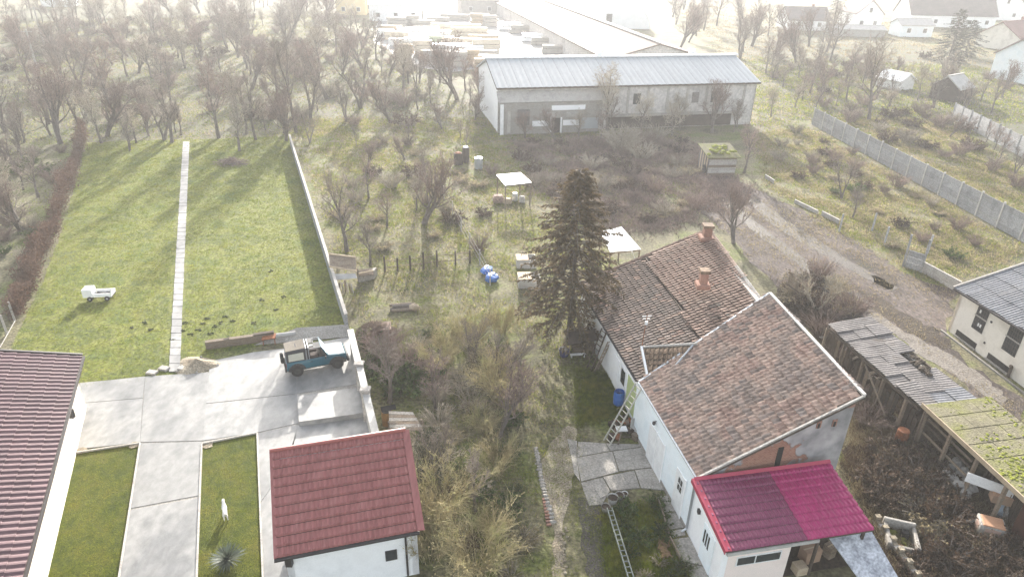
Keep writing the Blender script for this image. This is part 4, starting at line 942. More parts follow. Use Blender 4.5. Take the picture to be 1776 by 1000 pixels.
# ------------------------------------------------------------------ concrete plank fences on the right
def panel_fence(lbl, base, h, nst, pm=WHITE_CAP):
    P = [G(*q) for q in base]; t = thing('panel_fence', lbl, 'fence', tuple(P[-1]))
    for i, p in enumerate(P):
        b = MB(); b.box(p.x - .08, p.x + .08, p.y - .08, p.y + .08, 0, h + .08 + rg.uniform(-.03, .08)); b.build('post', pm, t)
    for a, c in zip(P, P[1:]):
        d_ = (c - a); nn = Vector((-d_.y, d_.x, 0)).normalized()
        for j in range(nst):
            z0 = j * h / nst; jit = nn * rg.uniform(-.012, .012)
            b = MB(); b.obox(a + d_.normalized() * .09 + jit + Vector((0, 0, z0 + .01)) - nn * .025, d_ - d_.normalized() * .18, nn * .05, Vector((0, 0, h / nst - .025))); b.build('panel', PANEL, t)
    return t
def even(a, c, n): A, B = Vector((a[0], a[1])), Vector((c[0], c[1])); return [tuple(A.lerp(B, i / n)) for i in range(n + 1)]
A_, B_ = G(1408, 216), G(1810, 440); nspan = max(6, int((B_ - A_).length / 2.75))
FB_ = [A_.lerp(B_, i / nspan) for i in range(nspan + 1)]
panel_fence('long grey concrete panel fence with pale posts crossing the right side', [proj(p) for p in FB_], 2.3, 4)
A_, B_ = G(1650, 206), G(1800, 288); ns2 = int((B_ - A_).length / 2.6)
panel_fence('hazy concrete panel fence at the far right above the long fence', [proj(A_.lerp(B_, i / ns2)) for i in range(ns2 + 1)], 2.3, 4, PANEL)
# broken section: two tall posts and one bay, then low solid wall
t = thing('broken_fence', 'broken fence bay with two tall leaning posts and a low slab wall', 'fence', tuple(G(1567, 462)))
p0, p1 = G(1566, 462), G(1597, 472)
for p in (p0, p1): b = MB(); b.bar(p, p + Vector((-.05, .05, 2.75)), .14, .14); b.build('post', PANEL, t)
for j in range(3):
    d_ = p1 - p0; b = MB(); b.obox(p0 + d_.normalized() * .1 + Vector((0, 0, j * .5)), d_ - d_.normalized() * .2, Vector((.03, .05, 0)), Vector((0, 0, .48))); b.build('panel', PANEL, t)
p2 = G(1662, 508); d_ = p2 - p1
for j in range(3):
    for k in range(2): b = MB(); b.obox(p1 + d_ * (k / 2) + Vector((.02, 0, j * .30)), d_ / 2 * .985, Vector((.1, .18, 0)), Vector((0, 0, .285))); b.build('panel', CONC_WALL, t)
lowseg = [((1377, 352), (1418, 372), 'long low concrete strip at the far end of the dirt yard'), ((1424, 374), (1455, 390), 'short low concrete strip after the gap beside the dirt yard'), ((1326, 309), (1342, 319), 'tiny low concrete strip by the far hazy track')]
for a, c, lb in lowseg:
    p0, p1 = G(*a), G(*c); d_ = p1 - p0; t = thing('low_kerb_wall', lb, 'kerb', tuple(p0)); k_ = max(1, int(d_.length / 1.5))
    for i in range(k_):
        b = MB(); b.obox(p0 + d_ * (i / k_), d_ / k_ * .97, Vector((.1, .2, 0)), Vector((0, 0, .4 + rg.uniform(-.05, .1)))); b.build('block', CONC_WALL, t)
# thin concrete posts in the overgrown strip
PST = []
for px, py in ((1533, 425), (1608, 440), (1455, 402), (1512, 400)):
    p = G(px, py); o = MB().box(-.06, .06, -.06, .06, 0, 1.7).build('fence_post', PANEL, None); o.location = p; PST.append((o, 'lone', px, py))
relabel(PST, 'thin concrete post', 'the strip beside dirt yard', 'lone posts beside the dirt yard', 'post')

# ------------------------------------------------------------------ wall between lawn and middle garden
gwt = thing('garden_wall', 'long grey garden wall with pale coping along the lawn', 'wall', tuple(G(600, 560)))
WLH = 1.25
tp = [G(502, 233, WLH), G(540, 336, WLH), G(572, 440, WLH), G(600, 545, WLH)]
def wallrun(a, c, h, th, m, name):
    d_ = c - a; nn = Vector((-d_.y, d_.x, 0)).normalized() * th; b = MB(); b.obox(Vector((a.x, a.y, 0)) - nn / 2, Vector((d_.x, d_.y, 0)), nn, Vector((0, 0, h))); return b.build(name, m, gwt)
A_, B_ = tp[0], tp[-1]; nbay = 22
for i in range(nbay):
    a, c = A_.lerp(B_, i / nbay), A_.lerp(B_, (i + .985) / nbay)
    wallrun(a, c, WLH - .06, .16, PANEL, 'panel'); d_ = c - a; nn = Vector((-d_.y, d_.x, 0)).normalized() * .21
    b = MB(); b.obox(Vector((a.x, a.y, WLH - .058)) - nn / 2, Vector((d_.x, d_.y, 0)), nn, Vector((0, 0, .08))); b.build('coping', CONC_WALL, gwt)
tz = 1.95
q = [G(603, 540, 1.5), G(623, 632, tz), G(651, 748, tz), G(666, 800, tz)]
d_ = q[2] - q[1]; far = q[1] - d_ * .72
segs = [(far, q[1], 1.75), (q[1], q[1].lerp(q[2], .42), tz), (q[1].lerp(q[2], .43), q[2] + d_ * .35, tz - .12)]
for a, c, h in segs:
    a, c = Vector((a.x, a.y, 0)), Vector((c.x, c.y, 0)); wallrun(a, c, h - .08, .22, CONC_WALL, 'wall_section')
    e = c - a; nn = Vector((-e.y, e.x, 0)).normalized() * .36; b = MB(); b.obox(a - nn / 2 + Vector((0, 0, h - .078)), e * .995, nn, Vector((0, 0, .09))); b.build('coping', WHITE_CAP, gwt)
for k in (0, .42):
    p = q[1].lerp(q[2], k); b = MB(); b.box(p.x - .2, p.x + .2, p.y - .17, p.y + .17, 0, tz + .05); b.build('pillar', CONC_WALL, gwt)
    b = MB(); b.bevbox(p.x - .27, p.x + .27, p.y - .23, p.y + .23, tz + .052, tz + .15, .03); b.build('pillar_cap', CONC_WALL, gwt)
ro_ = random.Random(21)
def T(name, lbl, cat, px, py, group=None, rz=0.0):
    p = G(px, py); t = thing(name, lbl, cat, (0, 0, 0), group, rz); WL[t] = Vector((0, 0, 0)); t.location = p; return t
# ------------------------------------------------------------------ the small off-road car
TEAL = mat('teal_paint', [(.006, .075, .110), (.008, .092, .132)], scale=1, rough=.28, spec=.5, fine=.03)
RUBBER = flat('rubber', (.02, .02, .02), .85); PLAST = flat('black_plastic', (.03, .03, .032), .6)
SEAT = flat('seat_cloth', (.06, .045, .04), .9)
car = thing('parked_car', 'teal soft top off-road car with beige rear roof parked on the concrete', 'car', (0, 0, 0)); WL[car] = Vector((0, 0, 0))
def hull(sections, name, m, parent, smooth=False):
    """body from cross sections along x: each (x, [(y,z)...]) right half, mirrored"""
    b = MB(); rings = []
    for x, pr in sections:
        ring = [(x, y, z) for y, z in pr] + [(x, -y, z) for y, z in reversed(pr)]
        rings.append(ring)
    n = len(rings[0]); b.v = sum(rings, [])
    for i in range(len(rings) - 1):
        for k in range(n): b.f.append((i * n + k, i * n + (k + 1) % n, (i + 1) * n + (k + 1) % n, (i + 1) * n + k))
    b.f.append(tuple(range(n - 1, -1, -1))); b.f.append(tuple(range((len(rings) - 1) * n, len(rings) * n)))
    return b.build(name, m, parent, smooth=smooth)
low = lambda w, zt: [(w - .05, .42), (w, .50), (w + .01, .78), (w - .03, zt - .03), (w - .07, zt)]
body = hull([(-1.78, low(.74, .98)), (-1.70, low(.79, 1.0)), (-.3, low(.80, 1.0)), (.55, low(.80, 1.0)), (.62, low(.79, 1.02)), (1.25, low(.77, 1.00)), (1.72, low(.73, .94)), (1.80, low(.68, .84))], 'body', TEAL, car)
b = MB(); b.slab([(.68, -.66, 1.045), (1.70, -.60, .965), (1.70, .60, .965), (.68, .66, 1.045)], .03); b.build('bonnet', mat('bonnet_sky_tint', [(.022, .10, .145), (.030, .12, .165)], scale=1, rough=.35, spec=.35, fine=.02), car)  # lighter teal puts the sky's reflection into the bonnet colour
# cabin opening, seats, dash
b = MB(); b.box(-.55, .55, -.68, .68, 1.002, 1.012); b.build('cabin_floor', DARK, car)
for y in (-.34, .34):
    b = MB(); b.bevbox(-.35, .12, y - .24, y + .24, 1.0, 1.12, .04); b.bevbox(-.47, -.33, y - .23, y + .23, 1.02, 1.5, .04); b.bevbox(-.46, -.36, y - .12, y + .12, 1.5, 1.66, .03); b.build('seat', SEAT, car)
b = MB(); b.bevbox(.38, .66, -.68, .68, 1.0, 1.12, .04); b.build('dashboard', PLAST, car)
b = MB(); b.tube([(.3 + .0, .34 + .18 * cos(a), 1.18 + .16 * sin(a)) for a in np.linspace(0, 2 * pi, 13)], .018, 5); b.build('steering_wheel', PLAST, car)
# windscreen: frame and glass
b = MB(); F0, F1 = [(.70, y, 1.03) for y in (-.70, .70)], [(.34, y, 1.66) for y in (-.62, .62)]
for y0, y1 in ((-.70, -.62), (.70, .62)): b.bar((.70, y0, 1.03), (.34, y1, 1.66), .05, .05)
b.bar((.34, -.62, 1.66), (.34, .62, 1.66), .06, .05); b.bar((.70, -.70, 1.04), (.70, .70, 1.04), .05, .05); wsf = b.build('windscreen_frame', TEAL, car)
b = MB(); b.slab([(.68, -.66, 1.06), (.68, .66, 1.06), (.36, .59, 1.64), (.36, -.59, 1.64)], .012); b.build('windscreen', mat('painted_glare_glass', [(.62, .64, .64), (.72, .73, .72)], scale=1, rough=.25, spec=.8, fine=0), wsf)  # white colour stands for the reflection on the windscreen
# roll bar and rear soft top
b = MB()
for dx in (0, .14): b.tube([(-.55 + dx, -.72, 1.0), (-.55 + dx, -.64, 1.62), (-.55 + dx, -.55, 1.70), (-.55 + dx, .55, 1.70), (-.55 + dx, .64, 1.62), (-.55 + dx, .72, 1.0)], .035, 6)
b.build('roll_bar', flat('grey_tube', (.20, .21, .22), .5), car)
b = MB()
for y in (-.6, .6): b.bar((-.45, y, 1.68), (.34, y, 1.66), .05, .05)
b.bar((-.05, -.6, 1.675), (-.05, .6, 1.675), .04, .04); b.build('roof_rail', mat('grey_bars', [(.18, .18, .18), (.25, .25, .25)]), car)
b = MB(); b.slab([(-.08, -.58, 1.69), (.30, -.58, 1.68), (.30, -.02, 1.70), (-.08, -.02, 1.71)], .03); b.slab([(-.42, .0, 1.72), (-.1, .0, 1.71), (-.1, .58, 1.69), (-.42, .58, 1.70)], .03); b.build('folded_roof_panel', mat('grey_canvas', [(.10, .10, .095), (.15, .145, .14)]), car)
st_ = hull([(-1.74, [(.70, 1.0), (.62, 1.58), (.55, 1.66), (.2, 1.69)]), (-1.1, [(.72, 1.0), (.64, 1.62), (.57, 1.71), (.2, 1.74)]), (-.60, [(.72, 1.0), (.64, 1.63), (.57, 1.72), (.2, 1.75)])], 'soft_top', PLAST, car)
b = MB(); b.slab([(-1.73, -.54, 1.685), (-.62, -.56, 1.745), (-.62, .56, 1.745), (-1.73, .54, 1.685)], .012)
b.v = [(p[0], p[1], p[2] + (.035 if abs(p[1]) < .3 else .02)) for p in b.v]; b.build('canvas_roof', mat('dusty_canvas', [(.15, .13, .105), (.21, .185, .15)], scale=3, rough=.9), st_)
for sg in (-1, 1):
    b = MB(); b.slab([(-1.62, sg * .722, 1.08), (-.72, sg * .735, 1.08), (-.72, sg * .662, 1.54), (-1.60, sg * .655, 1.52)], .01)
    b.v = [(p[0], p[1] + sg * .012, p[2]) for p in b.v]; b.build('side_window', mat('clear_plastic', [(.36, .36, .30), (.46, .45, .38)], scale=1.5, rough=.3, fine=.1), st_)
    d_ = MB(); d_.box(-.42, .52, sg * .815 - .012, sg * .815 + .012, .52, .985); dr = d_.build('door', TEAL, car)
    d_ = MB(); d_.box(-.38, -.26, sg * .835 - .012, sg * .835 + .012, .86, .90); d_.build('handle', PLAST, dr)
    d_ = MB(); d_.bevbox(.48, .56, sg * .93 - .09, sg * .93 + .09, 1.02, 1.16, .02); d_.bar((.52, sg * .78, 1.04), (.52, sg * .9, 1.08), .03, .03); d_.build('mirror', PLAST, car)
    d_ = MB(); d_.tube([(1.79, sg * .52, .72), (1.835, sg * .52, .72)], .09, 10); d_.build('headlight', flat('lamp_glass', (.6, .6, .58), .15), car)
    d_ = MB(); d_.box(-1.80, -1.775, sg * .66 - .05, sg * .66 + .05, .72, .92); d_.build('tail_light', flat('red_lamp', (.35, .02, .015), .3), car)
    for x in (-1.20, 1.22):
        fl = MB(); pts_ = [(x + .46 * cos(a), sg * .82, .36 + .46 * sin(a)) for a in np.linspace(.15, pi - .15, 9)]
        for a, c in zip(pts_, pts_[1:]): fl.bar(a, c, .16, .05, (0, 1, 0))
        fl.build('wheel_arch', PLAST, car)
        wh_ = MB(); rad = [.26, .345, .36, .36, .345, .26]; ys = [-.11, -.10, -.06, .06, .10, .11]
        wh_.tube([(x, sg * .74 + y, .36) for y in ys], rad, 18); wq = wh_.build('wheel', RUBBER, car)
        ri = MB(); ri.tube([(x, sg * .852, .36), (x, sg * .858, .36)], [.2, .17], 12); ri.build('rim', mat('dark_rim', [(.02, .02, .02), (.05, .05, .05)], rough=.6), wq)
b = MB(); b.tube([(-1.86, .12, .92), (-1.92, .12, .92), (-2.02, .12, .92), (-2.06, .12, .92)], [.26, .34, .34, .27], 16); sw = b.build('spare_wheel', RUBBER, car)
b = MB(); b.tube([(-2.065, .12, .92), (-2.075, .12, .92)], .28, 14); b.build('wheel_cover', flat('pale_cover', (.62, .62, .60), .5), sw)
b = MB(); b.bevbox(1.80, 1.94, -.80, .80, .42, .62, .03); b.build('bumper', PLAST, car)
b = MB(); b.bevbox(-1.90, -1.79, -.78, .78, .42, .56, .03); b.build('bumper', PLAST, car)
b = MB(); b.box(1.80, 1.815, -.36, .36, .66, .82); b.build('grille', PLAST, car)
b = MB(); b.box(-1.5, 1.6, -.6, .6, .28, .43); b.build('chassis', PLAST, car)
pr_, pf_ = G(516, 652, .05), G(588, 638, .05)
ch = (pf_ - pr_).normalized(); sc = (pf_ - pr_).length / 2.5
left = Vector((-ch.y, ch.x, 0))
car.location = (pr_ + pf_) / 2 + left * .78 * sc + Vector((0, 0, .0)); car.rotation_euler = (0, 0, atan2(ch.y, ch.x)); car.scale = (sc, sc, sc)

# ------------------------------------------------------------------ things on the left property
t = T('garden_planter', 'white wooden planter shaped like a little truck on the lawn', 'planter', 176, 517, rz=.15)
cab = MB(); cab.bevbox(-1.0, -.35, -.38, .38, .28, .86, .04); cab.build('cab', WHITE, t)
b = MB(); b.box(-.33, .85, -.40, -.34, .3, .55); b.box(-.33, .85, .34, .40, .3, .55); b.build('side_board', WHITE, t)
b = MB(); b.box(-.33, .9, -.33, .33, .26, .32); b.build('bed', TRIM_DARK, t)
b = MB(); b.slab([(.72, -.40, .3), (.86, -.40, .3), (1.02, -.40, .95), (.9, -.40, .72)], -.06); b.bar((.85, -.4, .42), (.85, .4, .42), .06, .28); b.build('tail_board', WHITE, t)
for x in (-.55, .55):
    for y in (-.41, .41):
        b = MB(); b.tube([(x, y - .04, .17), (x, y + .04, .17)], .17, 12); w_ = b.build('wheel', RUBBER, t); b = MB(); b.tube([(x, y - .045, .17), (x, y + .045, .17)], .07, 8); b.build('hub', STEEL, w_)
b = MB()
for i in range(14): b.blob((ro_.uniform(-.25, .7), ro_.uniform(-.25, .25), .36), (.09, .09, .06), ro_, .3, 6, 4)
b.build('potting_soil', SOIL, t)

# white dog standing on the front lawn
t = T('dog', 'white dog standing on the small front lawn casting a long shadow', 'dog', 392, 896, rz=2.0)
DOGW = mat('white_fur', [(.60, .58, .55), (.74, .72, .69), (.45, .42, .40)], scale=5, rough=.9, bump=.4, bscale=50, fine=.15)
def skin(name, joints, bones, m, parent, lev=2):
    me = bpy.data.meshes.new(name); me.from_pydata([j[0] for j in joints], bones, []); o = bpy.data.objects.new(name, me); C.objects.link(o)
    sk = o.modifiers.new('skin', 'SKIN'); sk.use_smooth_shade = True
    for i, j in enumerate(joints): me.skin_vertices[0].data[i].radius = (j[1], j[1]); me.skin_vertices[0].data[i].use_root = (i == 0)
    ss = o.modifiers.new('sub', 'SUBSURF'); ss.levels = lev; ss.render_levels = lev
    dg = bpy.context.evaluated_depsgraph_get(); ev = bpy.data.meshes.new_from_object(o.evaluated_get(dg)); bpy.data.objects.remove(o)
    ev.name = name; ev.materials.clear(); ev.materials.append(m); ev.polygons.foreach_set('use_smooth', [True] * len(ev.polygons))
    n_ = bpy.data.objects.new(name, ev); link(n_, parent); WL[n_] = WL[parent]; return n_
J = [((0, 0, .44), .115), ((.16, 0, .44), .135), ((.30, 0, .47), .115), ((.42, 0, .58), .075), ((.50, 0, .68), .078), ((.58, 0, .66), .052), ((.66, 0, .635), .035),
     ((-.16, 0, .45), .10), ((-.28, 0, .46), .105), ((-.38, 0, .50), .03), ((-.46, 0, .60), .022), ((-.44, 0, .70), .014)]
Bn = [(0, 1), (1, 2), (2, 3), (3, 4), (4, 5), (5, 6), (0, 7), (7, 8), (8, 9), (9, 10), (10, 11)]
for y in (-.085, .085):
    k = len(J); J += [((.28, y, .34), .055), ((.27, y, .20), .034), ((.28, y, .05), .028), ((.32, y, .02), .03)]; Bn += [(2, k), (k, k + 1), (k + 1, k + 2), (k + 2, k + 3)]
    k = len(J); J += [((-.25, y, .34), .07), ((-.21, y, .25), .045), ((-.31, y, .16), .028), ((-.29, y, .04), .024), ((-.25, y, .02), .028)]; Bn += [(8, k), (k, k + 1), (k + 1, k + 2), (k + 2, k + 3), (k + 3, k + 4)]
dg_ = skin('body', J, Bn, DOGW, t)
for y in (-.055, .055):
    b = MB(); b.add([(.46, y, .73), (.50, y * 1.3, .73), (.47, y * 1.6, .66), (.47, y, .82)], [(0, 1, 3), (1, 2, 3), (2, 0, 3), (0, 2, 1)]); b.build('ear', DOGW, t)
b = MB(); b.blob((.69, 0, .64), (.018, .02, .016), ro_, .02, 8, 5); b.build('nose', TRIM_DARK, t)
for y in (-.035, .035):
    b = MB(); b.blob((.575, y, .695), (.012, .01, .012), ro_, .02, 6, 4); b.build('eye', TRIM_DARK, t)
t.scale = (.82, .82, .9)

# yucca
t = T('yucca_plant', 'spiky grey green yucca rosette on the small front lawn', 'plant', 396, 975)
YU = mat('yucca_leaf', [(.045, .065, .045), (.085, .105, .075), (.14, .15, .11)], scale=2, rough=.6, fine=.2, trans=.15, percopy=.3)
lm = MB(); lm.add([(-.02, 0, 0), (.02, 0, 0), (.045, .3, .03), (-.045, .3, .03), (.032, .62, .02), (-.032, .62, .02), (0, .92, -.05), (0, .3, .005)], [(0, 1, 7), (1, 2, 7), (0, 7, 3), (3, 7, 2), (3, 2, 4, 5), (5, 4, 6)]); lme = lm.mesh('leaf', YU)
for i in range(110):
    a = i * 2.39996; el = math.asin(min(.98, .12 + .85 * (1 - i / 110) ** 1.1)) ; L_ = ro_.uniform(.62, .95)
    M_ = Matrix.Rotation(a, 4, 'Z') @ Matrix.Rotation(el, 4, 'X') @ Matrix.Scale(L_, 4)
    M_ = Matrix.Translation((0, 0, .12)) @ M_; o = bpy.data.objects.new('leaf', lme); link(o, t); o.matrix_local = M_
b = MB(); b.tube([(0, 0, 0), (0, 0, .2)], [.12, .1], 8); b.build('stem', BARK, t)

# beam, pipe and rubble at the edge of the lawn
t = thing('timber_beam', 'long weathered beam lying along the near edge of the lawn', 'beam', tuple(G(420, 590)))
p0, p1 = G(357, 598, .25), G(476, 582, .3); b = MB(); b.bar(p0, p1, .28, .5); b.build('beam', WOOD, t)
b = MB(); b.bar(p0.lerp(p1, .0) - Vector((0, 0, .02)), p0.lerp(p1, .35) + Vector((0, 0, .14)), .2, .3); b.bar(p0.lerp(p1, .7) + Vector((0, 0, .25)), p1 + Vector((0, 0, .28)), .26, .14); b.build('upper_log', WOOD_DARK, t)
t = thing('white_pipe', 'short white concrete pipe lying after the end of the beam', 'pipe', tuple(G(495, 582)))
b = MB(); b.tube([G(477, 582, .3), G(512, 578, .3)], .16, 10); b.build('pipe', WHITE_CAP, t); b = MB(); b.tube([G(511, 578.2, .3), G(513, 577.9, .3)], .19, 10); b.build('collar', WHITE_CAP, t)
t = T('rusty_barrow', 'small rusty reddish barrow frame below the beam', 'barrow', 468, 594, rz=.2)
b = MB(); b.slab([(-.4, -.3, .45), (.4, -.3, .5), (.4, .3, .5), (-.4, .3, .45)], .05); b.build('tray', RUST, t)
for x in (-.35, .35):
    b = MB(); b.bar((x, -.25, 0), (x, -.1, .45), .05, .05); b.bar((x, .25, 0), (x, .1, .45), .05, .05); b.build('leg', RUST, t)
t = T('sand_heap', 'small pale heap of sand and gravel at the corner of the concrete', 'heap', 342, 634)
b = MB(); nu, nv = 22, 7
for j in range(nv + 1):
    for i in range(nu):
        r_ = j / nv; a = 2 * pi * i / nu; k = 1 + .18 * sin(3 * a + 1) + ro_.uniform(-.05, .05)
        b.v.append((1.25 * r_ * k * cos(a), 1.0 * r_ * k * sin(a), .48 * (1 - r_) ** 1.3 + ro_.uniform(0, .03)))
for j in range(nv):
    for i in range(nu): b.f.append((j * nu + i, (j + 1) * nu + i, (j + 1) * nu + (i + 1) % nu, j * nu + (i + 1) % nu))
b.build('sand', SAND, t)
for i in range(18):
    b = MB(); a = ro_.uniform(0, 6.28); r_ = ro_.uniform(.5, 1.3); b.blob((r_ * cos(a), r_ * .8 * sin(a), .06), (.1, .08, .07), ro_, .3, 6, 4); b.build('stone', CONC_WALL, t)
for i, (px, py, lb) in enumerate(((264, 647, 'pale square paver lying left of the garden path end'), (318, 640, 'pale stone block at the right foot of the garden path'), (285, 640, 'flat grey stone beside the left foot of the garden path'))):
    o = MB().bevbox(-.3, .3, -.2, .2, 0, .14, .03).build('paver', CONC_WALL, None); o.location = G(px, py); o.rotation_euler = (0, 0, ro_.uniform(-.3, .3)); tag(o, lb, 'paver')
t = T('brush_pile', 'dark pile of cut branches on the far lawn by the wall', 'brush pile', 402, 284)
b = MB()
for i in range(420):
    a = ro_.uniform(0, 6.28); r_ = ro_.uniform(0, 1.6); z = ro_.uniform(0, .75) * (1 - r_ / 2); p = Vector((r_ * cos(a) * 1.2, r_ * sin(a) * .8, z)); e = ro_.uniform(0, 6.28); L_ = ro_.uniform(.3, .9)
    b.spike(p, p + Vector((cos(e) * L_, sin(e) * L_, ro_.uniform(-.1, .35))), .025)
b.build('twigs', TWIG_PINK, t)
b = MB()
for i in range(8): a = ro_.uniform(0, 6.28); p = Vector((ro_.uniform(-1.2, 1.2), ro_.uniform(-.6, .6), .15)); b.tube([p, p + Vector((cos(a), sin(a), .1))], [.07, .05], 5)
b.build('branches', BARK, t)

tm_ = MB()
for px, py in ((318, 574), (322, 560), (344, 572), (360, 552), (372, 566), (384, 560), (366, 578), (330, 580), (352, 560), (391, 548), (300, 590), (228, 568), (262, 572), (250, 560), (404, 556), (470, 470), (455, 520), (440, 560), (492, 515), (478, 538)):
    for k in range(7):
        q = G(px + ro_.uniform(-4, 4), py + ro_.uniform(-2, 2)); tm_.blob((q.x, q.y, .02), (.075, .06, .045), ro_, .35, 6, 4)
tag(tm_.build('dark_tufts', mat('dark_tuft_grass', [(.03, .045, .012), (.06, .06, .025)], scale=2), None), 'dark tufts and mole heaps on the near lawn', 'tufts', None, 'stuff')
# ------------------------------------------------------------------ the middle gardens
t = thing('lean_to', 'ramshackle lean-to of boards and sheets against the garden wall', 'lean-to', tuple(G(610, 490)))
b = MB(); b.slab([G(570, 440, 1.9), G(617, 446, 1.9), G(618, 470, 1.4), G(572, 462, 1.5)], .05); b.build('roof_board', WOOD, t)
b = MB(); b.bar(G(570, 440, 1.95), G(617, 446, 1.95), .1, .1); b.bar(G(571, 462, 1.55), G(619, 470, 1.5), .1, .1); b.build('rail', WOOD_PALE, t)
b = MB(); b.slab([G(578, 475, 1.3), G(616, 474, 1.2), G(620, 482, 1.0), G(582, 485, 1.0)], .04); b.build('white_sheet', WHITE_CAP, t)
for a, c, z0, z1 in ((622, 489, .0, 1.1), (580, 492, 0, 1.2), (600, 505, 0, .9)):
    b = MB(); p = G(a, c); b.box(p.x - .05, p.x + .05, p.y - .05, p.y + .05, z0, z1); b.build('post', WOOD, t)
for i in range(7):
    b = MB(); b.bar(G(585 + i * 4, 490 + i * .5, .9), G(583 + i * 5 + ro_.uniform(-3, 3), 507 + ro_.uniform(-3, 3), .05), .05, .12); b.build('plank', WOOD if i % 2 else CONC_WALL, t)
t = thing('board_hutch', 'low grey board hutch right of the lean-to', 'hutch', tuple(G(635, 485)))
b = MB(); b.slab([G(622, 468, .9), G(646, 464, .9), G(648, 476, .7), G(622, 478, .7)], .05); b.build('roof_board', WOOD, t)
b = MB(); p0, p1 = G(622, 490), G(649, 484); d_ = p1 - p0; b.obox(p0, d_, Vector((.1, .7, 0)), Vector((0, 0, .66))); b.build('hutch_wall', CONC_OLD, t)
b = MB(); b.bar(G(622, 474, .92), G(648, 469, .92), .08, .08); b.build('rail', WOOD_PALE, t)
# short wire fence with posts
wf_ = thing('post_fence', 'low fence of dark posts and rails across the middle garden', 'fence', tuple(G(720, 465)))
fp = [(668, 472), (690, 470), (712, 468), (735, 466), (758, 462), (790, 460), (815, 456)]
for q in fp: p = G(*q); b = MB(); b.box(p.x - .06, p.x + .06, p.y - .06, p.y + .06, 0, 1.2 + ro_.uniform(-.1, .25)); b.build('post', WOOD_DARK, wf_)
for z in (.45, .95):
    for q0, q1 in zip(fp, fp[1:]): b = MB(); b.bar(G(*q0, 0) + Vector((0, 0, z)), G(*q1, 0) + Vector((0, 0, z + ro_.uniform(-.05, .05))), .03, .05); b.build('rail', WOOD, wf_)
# long pale wire fence line, receding
wg = thing('wire_fence', 'thin pale boundary fence running through the middle gardens', 'fence', tuple(G(800, 420)))
fl_ = [(755, 318), (770, 345), (785, 372), (800, 402), (815, 430), (832, 460), (850, 495)]
PZ = [G(*q) for q in fl_]
for p in PZ: b = MB(); b.box(p.x - .045, p.x + .045, p.y - .045, p.y + .045, 0, 1.35); b.build('post', CONC_WALL, wg)
for a, c in zip(PZ, PZ[1:]):
    for z in (.3, .75, 1.2): b = MB(); b.bar(a + Vector((0, 0, z)), c + Vector((0, 0, z)), .014, .014); b.build('wire', CONC_WALL, wg)
# blue barrels lying by the fence
for i, (px, py, lb) in enumerate(((845, 473, 'blue plastic tarpaulin bundle, the upper of two by the thin fence'), (853, 486, 'blue plastic tarpaulin bundle, the lower of two by the thin fence'))):
    t = T('blue_tarpaulin', lb, 'tarpaulin', px, py, 'blue bundles by the fence'); b = MB(); b.blob((0, 0, .22), (.5, .62, .3), ro_, .2, 9, 6); b.build('cover', BLUE_PLASTIC, t); b = MB(); b.tube([(-.42, -.3, .3), (0, 0, .53), (.4, .35, .3)], .02, 4); b.build('rope', WHITE, t)
# old pale cars or hutches by the fir: white slatted bins
for px, py, lb, w_, l_ in ((912, 461, 'pale open topped box, the farther of two left of the fir', 1.5, 1.1), (917, 494, 'pale open topped box, the nearer of two left of the fir', 1.6, 1.2)):
    t = T('garden_box', lb, 'box', px, py, 'pale boxes left of the fir', rz=.1)
    for (x0, x1, y0, y1) in ((-w_ / 2, w_ / 2, -l_ / 2, -l_ / 2 + .05), (-w_ / 2, w_ / 2, l_ / 2 - .05, l_ / 2), (-w_ / 2, -w_ / 2 + .05, -l_ / 2 + .052, l_ / 2 - .052), (w_ / 2 - .05, w_ / 2, -l_ / 2 + .052, l_ / 2 - .052)):
        for z in (.02, .27, .52): b = MB(); b.box(x0, x1, y0, y1, z, z + .23); b.build('slat', WHITE_CAP, t)
    b = MB(); b.box(-w_ / 2 + .05, w_ / 2 - .05, -l_ / 2 + .05, l_ / 2 - .05, 0, .45); b.build('filling', SOIL, t); b = MB(); b.box(-w_ / 2 - .03, w_ / 2 * .2, -l_ / 2 - .02, l_ / 2 + .02, .752, .79); b.build('lid', WOOD_PALE, t)
# white roofed shelter
def shelter(lbl, quad, zz, m, foot):
    P = [G(*q, z) for q, z in zip(quad, zz)]; cen = sum(P, Vector()) / 4; t = thing('garden_shelter', lbl, 'shelter', (cen.x, cen.y, 0))
    r_ = None
    for q_ in range(4):
        a_, c_ = q_ / 4 + .004, (q_ + 1) / 4 - .004; zz_ = Vector((0, 0, ro_.uniform(-.02, .03))); b = MB(); b.slab([P[0].lerp(P[1], a_) + zz_, P[0].lerp(P[1], c_) + zz_, P[3].lerp(P[2], c_) + zz_, P[3].lerp(P[2], a_) + zz_], .05); b.build('roof_sheet', m, t)
    for p in P:
        q = p.lerp(cen, .06); b = MB(); b.box(q.x - .06, q.x + .06, q.y - .06, q.y + .06, 0, q.z - .07); b.build('post', WOOD, t)
    b = MB(); b.bar(P[2].lerp(cen, .06) - Vector((0, 0, .14)), P[3].lerp(cen, .06) - Vector((0, 0, .14)), .06, .12); b.build('rail', WOOD, t); return t, P
t1, P1 = shelter('shelter with bright white flat roof on thin posts in the middle garden', [(861, 303), (903, 299), (922, 316), (876, 321)], [2.5, 2.5, 2.3, 2.3], WHITE_SHEET, None)
